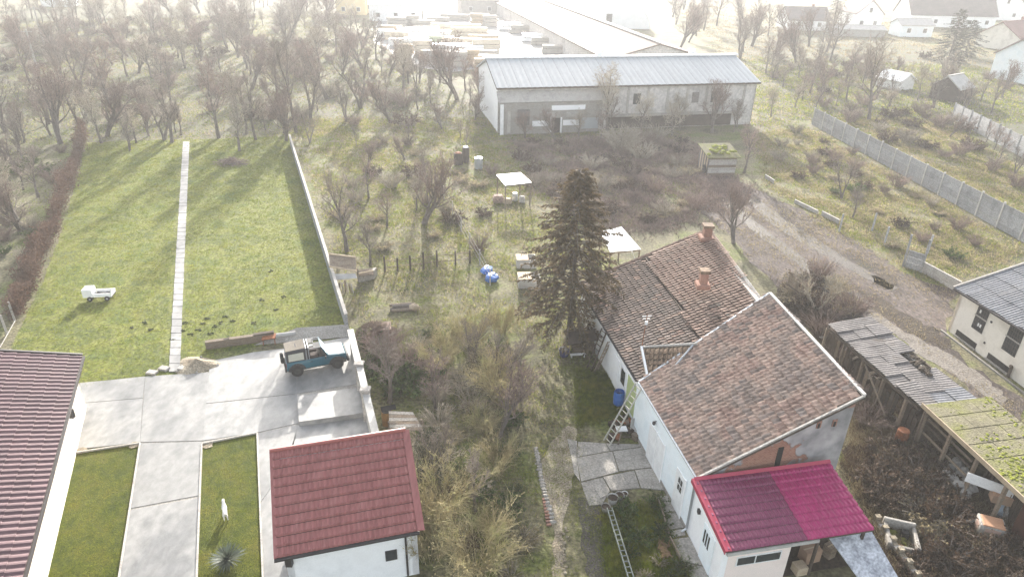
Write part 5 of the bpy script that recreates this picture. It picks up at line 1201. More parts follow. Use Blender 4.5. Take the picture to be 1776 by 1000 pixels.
for i, (px, py, m_, lb, s_) in enumerate(((880, 352, WOOD_PALE, 'pale wooden crate stored under the white roofed shelter', (.8, .6, .5)), (893, 348, STEEL, 'grey metal bin stored under the white roofed shelter', (.5, .5, .8)), (905, 350, CONC_WALL, 'pale sack stored right of the bin under the shelter', (.6, .5, .6)), (864, 350, TILE_ORANGE, 'orange brown stack of tiles left of the white roofed shelter', (1.0, .8, .7)))):
    t = T('stored_item', lb, ['crate', 'bin', 'sack', 'tile stack'][i], px, py, rz=ro_.uniform(-.4, .4)); b = MB(); b.bevbox(-s_[0] / 2, s_[0] / 2, -s_[1] / 2, s_[1] / 2, 0, s_[2] * .8, .05); b.build('base', m_, t); b = MB(); b.bevbox(-s_[0] / 2.4, s_[0] / 2.4, -s_[1] / 2.4, s_[1] / 2.4, s_[2] * .802, s_[2], .04); b.build('top', m_, t)
t2, P2 = shelter('shelter with bright white awning behind the fir and the tiled roof', [(1040, 402), (1078, 393), (1112, 432), (1058, 437)], [2.6, 2.9, 2.4, 2.2], WHITE_SHEET, None)
b = MB(); b.tube([G(1103, 455, 0), G(1096, 436, 2.45)], .05, 5); b.build('white_pole', WHITE, t2)
# dark machinery and barrels in the far garden
for i, (px, py, r_, h, m_, lb) in enumerate(((795, 285, .5, 1.3, 'dark', 'dark rusty tank, the left one in the hazy middle garden'), (808, 281, .4, 1.7, 'dark', 'dark upright tank with a white cap in the hazy middle garden'), (830, 292, .45, 1.2, 'grey', 'grey barrel right of the dark tanks in the hazy garden'))):
    t = T('metal_tank', lb, 'tank', px, py); b = MB(); b.tube([(0, 0, 0), (0, 0, h * .5), (0, 0, h * .52), (0, 0, h)], [r_, r_, r_ * 1.05, r_], 12); b.build('body', WOOD_DARK if m_ == 'dark' else STEEL, t); b = MB(); b.tube([(0, 0, h + .002), (0, 0, h + .1)], [r_ * .8, r_ * .5], 10); b.build('cap', WHITE if i else RUST, t)
# log and stone heap in the middle garden
t = T('log_heap', 'heap of old logs with one pale cut end in the middle garden', 'log heap', 706, 536)
for i in range(8):
    b = MB(); y = ro_.uniform(-.3, .3); z = .12 + .16 * (i // 4); b.tube([(-1.0 + ro_.uniform(-.2, .2), y - .2, z), (.4 + ro_.uniform(-.2, .2), y + .1, z)], [.12, .13], 7); b.build('log', WOOD if i % 2 else BARK, t)
b = MB(); b.blob((.55, -.1, .25), (.38, .3, .25), ro_, .15, 8, 6); b.build('pale_stump', WOOD_PALE, t)
# pinkish straw covered hutch
t = T('straw_hutch', 'low hutch heaped with pinkish straw behind the pillar', 'hutch', 652, 583, rz=.2)
b = MB(); b.bevbox(-.2, 1.0, -.55, .5, 0, .75, .04); b.build('box', mat('pink_board', [(.13, .085, .065), (.19, .13, .10)], scale=2), t)
b = MB()
for i in range(1500):
    a = ro_.uniform(0, 6.28); r_ = sqrt(ro_.random()) * 1.35; p = Vector((r_ * cos(a) - .05, r_ * .75 * sin(a), .95 * max(0, 1 - (r_ / 1.4) ** 2))); e = ro_.uniform(0, 6.28); b.spike(p, p + Vector((cos(e) * .3, sin(e) * .3, ro_.uniform(-.1, .12))), .02)
b.build('straw', mat('pink_straw', [(.16, .11, .08), (.24, .175, .13)], trans=.3, fine=.3), t, kind='stuff')
# chicken run boards beside the wall
t = thing('board_run', 'grey slatted board roof of a low run beside the wall and red roof', 'animal run', tuple(G(700, 730)))
A, B_, C_, D_ = G(674, 712, .9), G(716, 714, .9), G(735, 745, .7), G(676, 748, .7)
for i in range(6):
    a, c = i / 6, (i + .9) / 6; b = MB(); b.slab([A.lerp(D_, a), B_.lerp(C_, a), B_.lerp(C_, c), A.lerp(D_, c)], .03); b.build('board', WOOD if i % 2 else CONC_OLD, t)
b = MB(); b.slab([G(660, 705, 1.15), G(686, 700, 1.15), G(687, 708, 1.05), G(662, 714, 1.05)], .05); b.build('dark_cover', DARK, t)
for q in ((664, 728), (676, 752), (690, 752), (732, 748)): p = G(*q); b = MB(); b.box(p.x - .05, p.x + .05, p.y - .05, p.y + .05, 0, .8); b.build('post', WOOD, t)
t = T('rusty_drum', 'rusty yellow brown drum beside the wall near the red roof', 'drum', 672, 735)
b = MB(); b.tube([(0, 0, 0), (0, 0, .4), (0, 0, .42), (0, 0, .85)], [.27, .27, .29, .27], 12); b.build('body', mat('yellow_rust', [(.25, .14, .04), (.16, .08, .03)], scale=4), t); b = MB(); b.tube([(0, 0, .852), (0, 0, .86)], .24, 12); b.build('opening', DARK, t)

# ------------------------------------------------------------------ by the long house
def ladder(lbl, pa, za, pb, zb, w, n, m, rung=None):
    a, c = G(*pa, za), G(*pb, zb); t = thing('ladder', lbl, 'ladder', (a.x, a.y, 0)); d_ = c - a; x = d_.cross(Vector((0, 0, 1))); x = (x.normalized() if x.length > .1 else Vector((1, 0, 0))) * w / 2
    for sg in (-1, 1): b = MB(); b.bar(a + x * sg, c + x * sg, .05, .07); b.build('side_rail', m, t)
    for i in range(n): p = a + d_ * ((i + .6) / n); b = MB(); b.bar(p - x, p + x, .035, .035); b.build('rung', m, t)
    return t
ladder('dark wooden ladder leaning on the far white wall under the eave', (1022, 640), 0, (1048, 572), 2.5, .45, 9, WOOD_DARK)
ladder('second dark ladder propped just right of the first one', (1034, 642), 0, (1058, 590), 2.4, .4, 8, WOOD)
ladder('long pale ladder leaning from the paving to the eave corner', (1052, 768), 0, (1108, 668), 3.1, .5, 12, mat('pale_ladder', [(.36, .34, .29), (.46, .44, .38)]))
ladder('pale slim ladder lying in the weeds along the muddy track', (1057, 880), .25, (1096, 1006), .25, .22, 14, mat('greenish_ladder', [(.14, .16, .13), (.21, .225, .195)]))
t = T('blue_barrel', 'blue plastic barrel standing by the white wall at the ladder', 'barrel', 1072, 701)
b = MB(); b.tube([(0, 0, 0), (0, 0, .1), (0, 0, .5), (0, 0, .85), (0, 0, .9)], [.24, .29, .31, .29, .27], 14, cap=False); b.add([(.2 * cos(a), .2 * sin(a), .02) for a in np.linspace(0, 6.28, 12, False)], [tuple(range(12))]); b.build('body', BLUE_PLASTIC, t)
b = MB(); b.tube([(0, 0, .55), (0, 0, .6)], .26, 14); b.build('water', flat('dark_blue_water', (.01, .03, .12), .1), t)
# firewood, boards and odds in the dark nook under the fir
t = thing('wood_store', 'open woodshed with brown boards in the nook under the fir', 'woodshed', tuple(G(1010, 600)))
for i in range(9):
    a = G(990 + i * 5, 604 - i * .6); b = MB(); b.obox(a, Vector((.17, .02, 0)), Vector((0, .04, 0)), Vector((0, 0, 1.5 + ro_.uniform(-.3, .3)))); b.build('wall_board', RUST if i in (6, 7) else (WOOD_DARK if i % 2 else WOOD), t)
b = MB(); b.slab([G(985, 598, 1.7), G(1036, 590, 1.9), G(1032, 570, 2.2), G(986, 575, 2.1)], .04); b.build('roof_board', WOOD_DARK, t)
for q in ((987, 612), (1012, 612), (1034, 606)): p = G(*q); b = MB(); b.box(p.x - .05, p.x + .05, p.y - .05, p.y + .05, 0, 1.7); b.build('post', WOOD_PALE, t)
b = MB()
for i in range(40): p = G(1000 + ro_.uniform(-14, 26), 608 + ro_.uniform(-8, 8), 0); b.tube([p + Vector((0, 0, ro_.uniform(.05, .7))), p + Vector((.3, ro_.uniform(-.1, .1), ro_.uniform(.05, .7)))], .06, 5)
b.build('firewood', WOOD, t)
t = T('yellow_post', 'yellow painted post at the left side of the woodshed', 'post', 987, 606); b = MB(); b.box(-.07, .07, -.05, .05, 0, 1.5); b.build('shaft', flat('yellow_paint', (.45, .40, .07), .6), t); b = MB(); b.box(-.12, .12, -.1, .1, 0, .2); b.build('foot', flat('yellow_foot', (.4, .36, .08), .6), t)
t = T('blue_tub', 'dark blue tub on the grass before the woodshed', 'tub', 978, 616); b = MB(); b.tube([(0, 0, 0), (0, 0, .45)], [.26, .33], 12); b.build('body', flat('navy_plastic', (.03, .035, .13), .5), t); b = MB(); b.tube([(0, 0, .452), (0, 0, .46)], .3, 12); b.build('water', DARK, t)
t = T('white_bench', 'white plank bench lying before the woodshed', 'bench', 1002, 619, rz=.15); b = MB(); b.box(-.5, .5, -.1, .1, .2, .24); b.build('seat', WHITE, t)
for x in (-.4, .4): b = MB(); b.box(x - .03, x + .03, -.08, .08, 0, .2); b.build('leg', WHITE, t)
# junk by the wall and paving
SC2 = []
for i in range(26):
    px, py = 1078 + ro_.uniform(-20, 28), 745 + ro_.uniform(-20, 20); p = G(px, py); b = MB(); k = i % 3
    if k == 0: b.blob((0, 0, .12), (.22, .18, .16), ro_, .3, 7, 5)
    elif k == 1: a = ro_.uniform(0, 3); b.bar((-.4 * cos(a), -.4 * sin(a), .08), (.4 * cos(a), .4 * sin(a), .3), .06, .05)
    else: b.bevbox(-.18, .18, -.15, .15, 0, ro_.uniform(.15, .35), .03)
    o = b.build('scrap', [SOIL, WOOD_DARK, RUST, WOOD][i % 4], None); o.location = p; o.rotation_euler = (0, 0, ro_.uniform(0, 3)); SC2.append((o, ['lump of', 'batten of', 'box of'][k], px, py))
relabel(SC2, 'dark scrap', 'the heap at pale ladder', 'scrap heap at the ladder foot', 'scrap')
t = T('white_tray', 'small white tray on the dark scrap heap by the pale ladder', 'tray', 1077, 752, rz=.1); b = MB(); b.box(-.28, .28, -.2, .2, .32, .36); b.build('base', WHITE, t); b = MB(); b.box(-.28, .28, -.21, -.201, .32, .42); b.build('rim', WHITE, t)
t = T('white_chair', 'small white chair standing by the blue wall among the scrap', 'chair', 1102, 752, rz=.6); b = MB(); b.box(-.22, .22, -.22, .22, .42, .46); b.build('seat', WHITE_CAP, t); b = MB(); b.box(-.22, .22, .19, .22, .46, .9); b.build('backrest', WHITE_CAP, t)
for x in (-.19, .19):
    for y in (-.19, .19): b = MB(); b.box(x - .02, x + .02, y - .02, y + .02, 0, .42); b.build('leg', WHITE_CAP, t)
# pots at the corner of the garden
for i, (px, py, r_, m_, lb) in enumerate(((1062, 871, .24, WHITE_CAP, 'pale green rimmed pot, the biggest at the paving corner'), (1074, 864, .19, CONC_WALL, 'grey pot in the middle of the row at the paving corner'), (1083, 860, .14, WHITE, 'small white pot, last of the row at the paving corner'), (1050, 885, .2, CONC_OLD, 'rough grey pot standing lowest by the slim ladder'))):
    t = T('flower_pot', lb, 'pot', px, py); b = MB(); b.tube([(0, 0, 0), (0, 0, r_ * 1.3), (0, 0, r_ * 1.5)], [r_ * .75, r_, r_ * 1.1], 12, cap=False); b.build('pot', m_, t); b = MB(); b.tube([(0, 0, 0), (0, 0, r_ * 1.25)], [r_ * .7, r_ * .95], 12); b.build('soil', SOIL, t)
# row of edging boards and bricks by the garden bed
bb_ = thing('bed_edging', 'thin pale board edging between weedy bed and slab walk', 'edging', tuple(G(1150, 890)))
for a, c in (((1142, 868), (1152, 897)), ((1152, 899), (1160, 926)), ((1162, 932), (1180, 968))): b = MB(); b.bar(G(*a, .12), G(*c, .12), .04, .24); b.build('board', WOOD, bb_)
BKS = []
for i in range(34):
    p = G(1153 + ro_.uniform(-9, 10), 950 + ro_.uniform(-16, 16)); b = MB(); b.bevbox(-.12, .12, -.06, .06, 0, .08, .01); o = b.build('loose_brick', BRICKRED, None); o.location = p + Vector((0, 0, .02)); o.rotation_euler = (ro_.uniform(-.2, .2), 0, ro_.uniform(0, 3)); BKS.append((o, 'reddish', *proj(p)))
relabel(BKS, 'loose brick', 'the pile by slab walk', 'bricks piled beside the slab walk', 'brick')
rf_ = random.Random(33)
FADE_ROOF = mat('pale_metal_roof', [(.25, .27, .285), (.32, .34, .355), (.28, .30, .315)], scale=.12, rough=.5, spec=.4, fine=.06, fscale=3, stretch=(1, .3, 1))
FADE_WALL = mat('barn_wall', [(.36, .34, .32), (.54, .51, .48), (.44, .415, .39)], scale=.35, rough=.9, fine=.2, fscale=3, detail=8)
# ------------------------------------------------------------------ the long barn
E0 = Vector((-2.5, 87.7, 5.8)); E1 = Vector((33.3, 95.7, 5.8)); u = (E1 - E0).normalized(); hp = Vector((-u.y, u.x, 0)); Lb = (E1 - E0).length
sv = hp * 8.0 + Vector((0, 0, 2.35)); s = sv.normalized(); n = u.cross(s).normalized()
bn = thing('barn', 'long hazy barn with pale blue grey metal roof across the background', 'barn', (E0.x, E0.y, 0))
b = MB(); b.slab([E0 - n * .04, E1 - n * .04, E1 + sv - n * .04, E0 + sv - n * .04], .2); br_ = b.build('roof', WOOD_DARK, bn)
nsh = 24
for i in range(nsh):
    b = MB(); o = E0 + u * (Lb * i / nsh); w_ = Lb / nsh * .985; k = 4; A = [o + u * (w_ * q / k) + n * (.05 if q % 2 else .0) for q in range(k + 1)]
    b.v = [tuple(p) for p in A] + [tuple(p + sv) for p in A] + [tuple(p - n * .03) for p in A]
    b.f = [(q, q + 1, k + 2 + q, k + 1 + q) for q in range(k)] + [(2 * k + 2 + q, 2 * k + 3 + q, q + 1, q) for q in range(k)]
    b.build('roof_sheet', FADE_ROOF, br_)
b = MB(); b.bar(E0 + sv + n * .1 - u * .3, E1 + sv + n * .1 + u * .2, .7, .22); b.build('ridge_cap', WHITE, br_)
bk = E0 + hp * 16; b = MB(); b.slab([bk, bk + u * Lb, E1 + sv + n * .0, E0 + sv], .2); b.build('rear_roof', FADE_ROOF, bn)
f0 = Vector((E0.x, E0.y, 0)) + hp * .5 + u * .3
fw = wallq('front_wall', f0, f0 + u * (Lb - .6), 0, 5.7, 5.7, FADE_WALL, inward=hp, parent=bn)
g = wallq('end_wall', f0, f0 + hp * 7.5, 0, 5.7, 7.9, PLASTER_WHITE, inward=u, parent=bn); wallq('end_wall', f0 + hp * 7.51, f0 + hp * 15, 0, 7.9, 5.7, PLASTER_WHITE, inward=u, parent=bn)
wallq('end_wall', f0 + u * (Lb - .6), f0 + u * (Lb - .6) + hp * 7.5, 0, 5.7, 7.9, FADE_WALL, inward=-u, parent=bn); wallq('rear_wall', f0 + hp * 15, f0 + hp * 15 + u * (Lb - .6), 0, 5.6, 5.6, FADE_WALL, inward=-hp, parent=bn)
# lower front part, a shallow lean-to band, panels and door
b = MB(); a = f0 - hp * 1.2; b.slab([a + Vector((0, 0, 4.1)) - u * .2, a + u * 13.6 + Vector((0, 0, 4.1)), f0 + u * 13.6 + Vector((0, 0, 5.3)), f0 - u * .2 + Vector((0, 0, 5.3))], .1); b.build('lean_to_roof', CONC_WALL, bn)
lf = wallq('lower_wall', a, a + u * 13.3, 0, 4.0, 4.0, CONC_OLD, th=.2, inward=hp, parent=bn)
nb_ = -hp
for (s0, s1, z0, z1, m_, nm) in ((4.3, 6.6, 1.0, 1.7, PLASTER_WHITE, 'panel'), (6.9, 8.0, .05, 2.0, DARK, 'door'), (6.65, 6.85, .0, 2.05, WHITE, 'door_frame'), (8.05, 8.25, 0, 2.05, WHITE, 'door_frame'), (8.4, 10.6, 1.0, 1.7, PLASTER_WHITE, 'panel'), (10.9, 13.2, .5, 1.9, FADE_ROOF, 'panel'),
                             (6.8, 11.3, 3.0, 3.6, PLASTER_WHITE, 'panel'), (5.8, 7.3, 1.95 + .2, 2.75, CONC_WALL, 'panel'), (8.8, 10.8, 2.1, 2.75, CONC_WALL, 'panel'), (1.0, 1.4, .3, 3.0, CONC_WALL, 'pipe'), (2.3, 3.9, 1.2, 3.2, SLATE, 'window'), (0.05, .5, 0, 3.9, WHITE, 'corner_post')):
    wall_box(lf, a, u, nb_, s0, s1, z0, z1, nm, m_, -.02, .06)
for k in (1, 4, 5): wall_box(fw, f0, u, nb_, 15.5 + 2.8 * k, 16.5 + 2.8 * k, 3.2, 4.6, 'window', GLASS if k % 2 else SLATE, -.02, .05)
for k in range(8): wall_box(fw, f0, u, nb_, 14.6 + 2.8 * k, 14.9 + 2.8 * k, 2.1, 5.5, 'pilaster', CONC_WALL, -.02, .12)
wall_box(fw, f0, u, nb_, 14.0, 34, 1.7, 2.0, 'ledge', CONC_WALL, -.02, .5)
wall_box(fw, f0, u, nb_, 15.0, 33, .05, 1.65, 'undercroft_shade', WOOD_DARK, -.02, .03)  # flat dark panel stands for the shade of a recessed undercroft
for q in (16, 30): b = MB(); p = E0 + u * q + sv; b.box(p.x - .4, p.x + .4, p.y + .4, p.y + 1.1, p.z - .5, p.z + .8); b.build('chimney', WHITE, bn)

# long brown roofed shed behind it, running away
RB0, RB1 = G(1146, 76, 6.2), G(930, -4, 6.2); u = (RB1 - RB0).normalized(); hp = Vector((-u.y, u.x, 0)); hp = hp if hp.x < 0 else -hp; Ls = (RB1 - RB0).length + 30
t = thing('brown_roofed_shed', 'long low brown roofed shed running away behind the barn', 'shed', (RB0.x, RB0.y, 0))
BRF = mat('far_brown_roof', [(.085, .062, .052), (.125, .092, .076)], scale=.15, rough=.9, fine=.1, fscale=2)
b = MB(); o = RB0 - hp * 0; b.slab([o, o + u * Ls, o + u * Ls + hp * 10 - Vector((0, 0, 2.6)), o + hp * 10 - Vector((0, 0, 2.6))], .2); r_ = b.build('roof', BRF, t)
b = MB(); b.slab([o, o + u * Ls, o + u * Ls - hp * 10 - Vector((0, 0, 2.6)), o - hp * 10 - Vector((0, 0, 2.6))], .2); b.build('roof', BRF, t)
b = MB(); b.bar(o + Vector((0, 0, .12)), o + u * Ls + Vector((0, 0, .12)), .5, .2); b.build('ridge_cap', WHITE_CAP, r_)
b = MB(); b.prism([tuple((o + hp * 9.5 + u * .3)[:2]), tuple((o + hp * 9.5 + u * (Ls - 1))[:2]), tuple((o - hp * 9.5 + u * (Ls - 1))[:2]), tuple((o - hp * 9.5 + u * .3)[:2])], 0, 3.55); b.build('wall', FADE_WALL, t)
b = MB(); b.add([o + u * .3 + hp * 9.4 - Vector((0, 0, 2.66)), o + u * .3 - hp * 9.4 - Vector((0, 0, 2.66)), o + u * .3 - Vector((0, 0, .25))], [(0, 1, 2)]); b.slab([o + u * .29 + hp * 4 - Vector((0, 0, 3)), o + u * .29 - hp * 4 - Vector((0, 0, 3)), o + u * .29 - Vector((0, 0, .5))], .05); b.build('gable', FADE_WALL, t)
# white vaulted tunnel
p = G(1078, 50); t = thing('polytunnel', 'white rounded tunnel roof shining in the haze behind the brown shed', 'tunnel', (p.x, p.y, 0))
b = MB(); nn = 14; R_ = 8.0; ax_ = (G(1030, 10) - p).normalized(); ax_.z = 0; sd_ = Vector((ax_.y, -ax_.x, 0)); LT = 34
for j, d in enumerate((0, LT)):
    for i in range(nn + 1): a = pi * i / nn; b.v.append(tuple(p + ax_ * d + sd_ * (R_ * cos(a)) + Vector((0, 0, 7.0 * sin(a)))))
b.f = [(i, i + 1, nn + 2 + i, nn + 1 + i) for i in range(nn)] ; b.build('cover', WHITE_SHEET, t)
b = MB(); b.add([tuple(p + sd_ * (R_ * .995 * cos(pi * i / nn)) + Vector((0, 0, 6.97 * sin(pi * i / nn))) + ax_ * .05) for i in range(nn + 1)], [tuple(range(nn + 1))]); b.build('end_panel', WHITE_SHEET, t)
b = MB(); b.obox(p - sd_ * 4.5 - ax_ * .06, sd_ * 1.6, ax_ * .1, Vector((0, 0, 3.8))); b.build('door', SLATE, t)

# ------------------------------------------------------------------ timber yard
stackmats = [WHITE_SHEET, WOOD_PALE, mat('fresh_timber', [(.55, .47, .36), (.66, .58, .46)], scale=2, rough=.8, fine=.1), mat('grey_timber', [(.30, .28, .25), (.40, .37, .33)], scale=2, rough=.85, fine=.1), flat('greenish_timber', (.38, .42, .30), .8)]
STO = []
STK = [(668, 66, 4, 0, 0), (690, 70, 6, 2, 0), (712, 62, 6, 0, 0), (740, 60, 7, 0, 0), (770, 55, 7, 2, 0), (765, 66, 8, 0, 0), (735, 72, 7, 0, 0), (700, 80, 6, 0, 0), (722, 80, 6, 0, 0), (762, 75, 8, 4, 0), (805, 62, 9, 2, 1), (815, 70, 9, 2, 1), (800, 80, 9, 2, 0), (838, 76, 7, 1, 0), (735, 95, 4, 2, 1), (745, 102, 4, 1, 0), (780, 92, 8, 0, 0), (805, 94, 8, 0, 0), (842, 92, 6, 2, 1), (838, 100, 6, 3, 0), (848, 118, 4, 2, 1), (842, 126, 4, 1, 1), (690, 48, 5, 3, 1), (712, 46, 5, 3, 1), (735, 48, 6, 3, 0), (760, 42, 6, 3, 0), (720, 36, 5, 3, 1), (790, 35, 9, 3, 0), (832, 42, 5, 1, 1), (850, 46, 4, 3, 1), (885, 52, 6, 0, 0), (905, 58, 6, 3, 0), (925, 72, 6, 0, 0), (945, 78, 6, 3, 0), (1000, 80, 4, 1, 1), (1018, 82, 3, 0, 1), (985, 76, 3, 1, 1), (1012, 72, 3, 3, 1), (960, 92, 5, 3, 0), (680, 58, 5, 1, 0), (760, 112, 5, 3, 1), (788, 116, 5, 3, 1), (812, 112, 4, 1, 1), (700, 92, 4, 1, 0)]
for i, (px, py, L_, mi, tall) in enumerate(STK):
    p = G(px, py); m_ = stackmats[mi]; cn = ['white wrapped', 'tan', 'fresh pale', 'grey', 'greenish'][mi]
    t = thing('timber_stack', f'{"tall" if tall else "low"} {cn} stack of sawn timber in the hazy far yard', 'timber stack', (0, 0, 0), f'{"tall" if tall else "low"} {cn} timber stacks in the far yard', rz=rf_.uniform(-.15, .25)); WL[t] = Vector((0, 0, 0))
    STO.append((t, ('tall ' if tall else 'low ') + cn, px, py)); h = 0.0
    for k in range(2 + tall):
        hh = rf_.uniform(.6, .95); b = MB(); b.bevbox(-L_ / 2 + rf_.uniform(-.3, .3), L_ / 2 + rf_.uniform(-.3, .3), -1.0, 1.0, h + .12, h + .12 + hh, .05); b.build('bundle', m_, t)
        b = MB(); b.box(-L_ / 3, -L_ / 3 + .15, -1.0, 1.0, h, h + .118); b.box(L_ / 3, L_ / 3 + .15, -1.0, 1.0, h, h + .118); b.build('bearer', WOOD, t); h += hh + .12
    t.location = p

relabel(STO, 'stack of sawn timber', 'the far yard', 'timber stacks of the far yard', 'timber stack')
# ------------------------------------------------------------------ houses
def house(lbl, px, py, w, d, h, rh, rz, wm, rm, wins=2, upper=False, cat='house', chim=True, gable_front=False):
    p = G(px, py); t = thing('house', lbl, cat, (0, 0, 0), None, rz); WL[t] = Vector((0, 0, 0))
    b = MB(); b.box(-w / 2, w / 2, -d / 2, d / 2, 0, h)
    if gable_front:
        b.add([(-w / 2, -d / 2, h), (w / 2, -d / 2, h), (0, -d / 2, h + rh), (-w / 2, d / 2, h), (w / 2, d / 2, h), (0, d / 2, h + rh)], [(0, 1, 2), (5, 4, 3), (0, 3, 4, 1)])
    else:
        b.add([(-w / 2, -d / 2, h), (-w / 2, d / 2, h), (-w / 2, 0, h + rh), (w / 2, -d / 2, h), (w / 2, d / 2, h), (w / 2, 0, h + rh)], [(0, 2, 1), (3, 4, 5)])
    wl_ = b.build('wall', wm, t)
    o = .35; b = MB()
    for sg in (-1, 1):
        if gable_front: q = [(sg * (w / 2 + o), -d / 2 - o, h - o * rh / (w / 2)), (sg * (w / 2 + o), d / 2 + o, h - o * rh / (w / 2)), (0, d / 2 + o, h + rh), (0, -d / 2 - o, h + rh)]
        else: q = [(-w / 2 - o, sg * (d / 2 + o), h - o * rh / (d / 2)), (w / 2 + o, sg * (d / 2 + o), h - o * rh / (d / 2)), (w / 2 + o, 0, h + rh), (-w / 2 - o, 0, h + rh)]
        b.slab([Vector(v) + Vector((0, 0, .18)) for v in q], .16)
    r_ = b.build('roof', rm, t)
    b = MB(); b.bar((0, -d / 2 - o, h + rh + .2) if gable_front else (-w / 2 - o, 0, h + rh + .2), (0, d / 2 + o, h + rh + .2) if gable_front else (w / 2 + o, 0, h + rh + .2), .3, .15); b.build('ridge_cap', rm, r_)
    if chim: b = MB(); b.box(w * .2 - .3, w * .2 + .3, .3, .9, h + rh * .5, h + rh + .9); b.build('chimney', BRICKRED, r_)
    for i in range(wins):
        x = -w / 2 + w * (i + .5) / wins
        b = MB(); b.box(x - .6, x + .6, -d / 2 - .05, -d / 2 + .02, 1.0, 2.3); f = b.build('window', WHITE, t); b = MB(); b.box(x - .5, x + .5, -d / 2 - .07, -d / 2 - .052, 1.1, 2.2); b.build('pane', GLASS, f)
    if upper: b = MB(); b.box(-.55, .55, -d / 2 - .05, -d / 2 + .02, h + .2, h + 1.7); f = b.build('window', WHITE, t); b = MB(); b.box(-.42, .42, -d / 2 - .07, -d / 2 - .052, h + .32, h + 1.6); b.build('pane', GLASS, f)
    t.location = p; return t
RF_GREY = mat('far_grey_brown_roof', [(.12, .105, .10), (.165, .14, .13)], scale=.4, rough=.85, fine=.12, fscale=3); RF_RED = mat('far_red_brown_roof', [(.19, .105, .09), (.25, .14, .12)], scale=.4, rough=.85, fine=.12, fscale=3); RF_MAU = mat('far_mauve_roof', [(.17, .125, .12), (.22, .16, .15)], scale=.4, rough=.85, fine=.12, fscale=3)
house('white gabled house with three dark windows among the far right houses', 1488, 46, 8, 12, 4.2, 3.6, .0, PLASTER_WHITE, RF_MAU, 2, True, gable_front=True)
house('wide house with big grey brown roof in the top right houses', 1632, 44, 26, 12, 3.6, 6.5, -.03, PLASTER_WHITE, RF_GREY, 5)
house('white fronted house with steep roof and grey window at the top right', 1718, 32, 14, 12, 5.0, 4.2, .1, PLASTER_WHITE, RF_RED, 2, True, gable_front=True)
house('low house under a red brown roof at the right edge, above the pale blue house', 1752, 82, 15, 10, 3.0, 3.2, .55, PLASTER_CREAM, RF_RED, 2)
house('pale blue house with a red brown roof cut by the right edge', 1784, 140, 10, 9, 4.6, 3.0, .35, PLASTER_BLUE, RF_MAU, 2)
house('small faded house in the haze left of the white gable', 1390, 50, 12, 9, 2.8, 3.0, .05, PLASTER_WHITE, RF_GREY, 2)
house('white annexe with a low roof in front of the wide grey roofed house', 1577, 62, 9, 6, 3.0, 1.4, .05, PLASTER_BLUE, WHITE_CAP, 2, chim=False)
house('low shed heaped white beside the white gabled house', 1482, 62, 14, 5, 1.8, .8, -.02, CONC_WALL, WHITE_CAP, 0, cat='shed', chim=False)
house('small dark gabled hut with one white roof side among far garden trees', 1645, 172, 4.2, 4.5, 2.2, 1.6, .6, WOOD_DARK, WHITE_CAP, 0, cat='hut', chim=False)
house('small white rounded greenhouse hut behind the big bare tree', 1550, 152, 4.0, 4.5, 1.6, 1.0, .5, WHITE, WHITE_SHEET, 0, cat='hut', chim=False, gable_front=True)
house('yellowish house at the top edge left of the white yard building', 612, 24, 9, 8, 6, 3, .1, mat('yellow_wall', [(.60, .48, .26), (.68, .56, .32)], scale=.5, fine=.05), RF_MAU, 2)
house('narrow pinkish house between the yellow house and the white building', 640, 20, 6, 8, 7, 2, .1, PLASTER_PINK, RF_MAU, 1)
house('bright white flat building at the back of the timber yard', 688, 34, 15, 9, 4.4, .6, .12, WHITE, WHITE_SHEET, 3, cat='building', chim=False)
house('low grey building at the top edge right of the side street', 828, 22, 12, 12, 4, 1.4, .2, CONC_WALL, SLATE, 2, cat='building', chim=False)
house('small turquoise roofed shed at the top left edge', 108, 10, 9, 7, 2.2, 2.0, .1, WHITE, flat('turquoise_roof', (.10, .42, .36), .6), 0, cat='shed', chim=False)
# mossy hut in the middle
p = G(1232, 298); t = thing('mossy_hut', 'little plank hut with a mossy yellow roof beside the hazy track', 'hut', (0, 0, 0), None, .12); WL[t] = Vector((0, 0, 0))
for i in range(7): b = MB(); b.box(-.9, 2.2, -1.4, -1.34, i * .3 + .02, i * .3 + .29); b.build('plank', CONC_WALL if i % 3 else WOOD, t)
for i in range(9): b = MB(); x = -1.95 + i * .0; b.box(-.95, -.9, -1.4 + i * .33, -1.4 + i * .33 + .31, 0, 2.3); b.build('plank', WOOD_PALE if i % 2 else SLATE, t)
b = MB(); b.box(-.85, 2.15, -1.3, 1.5, 0, 2.0); b.build('wall', CONC_OLD, t)
b = MB(); b.slab([Vector((-1.2, -1.7, 2.12)), Vector((2.5, -1.7, 2.12)), Vector((2.5, 1.8, 2.75)), Vector((-1.2, 1.8, 2.75))], .1); b.build('roof', MOSS, t)
b = MB()
for i in range(30): b.blob((rf_.uniform(-1, 2.2), rf_.uniform(-1.4, 1.5), 2.55 + rf_.uniform(-.2, .1)), (.3, .3, .12), rf_, .3, 6, 4)
b.build('moss', MOSS_SOFT, t, kind='stuff'); b = MB(); b.tube([(-1.0, -.7, .55), (-1.08, -.7, .55)], .5, 14); b.build('old_wheel', RUBBER, t)
t.location = p
# utility pole in the orchard
for px, py, lb in ((68, 132, 'pale concrete utility pole nearest the lawn in the orchard'), (76, 76, 'farther pale utility pole high in the orchard at left')):
    p = G(px, py); t = thing('utility_pole', lb, 'pole', tuple(p)); b = MB(); b.tube([p, p + Vector((0, 0, 7.5))], [.2, .13], 8); b.build('shaft', CONC_WALL, t); b = MB(); b.bar(p + Vector((-.9, 0, 7.1)), p + Vector((.9, 0, 7.1)), .1, .12); b.build('crossarm', CONC_WALL, t)
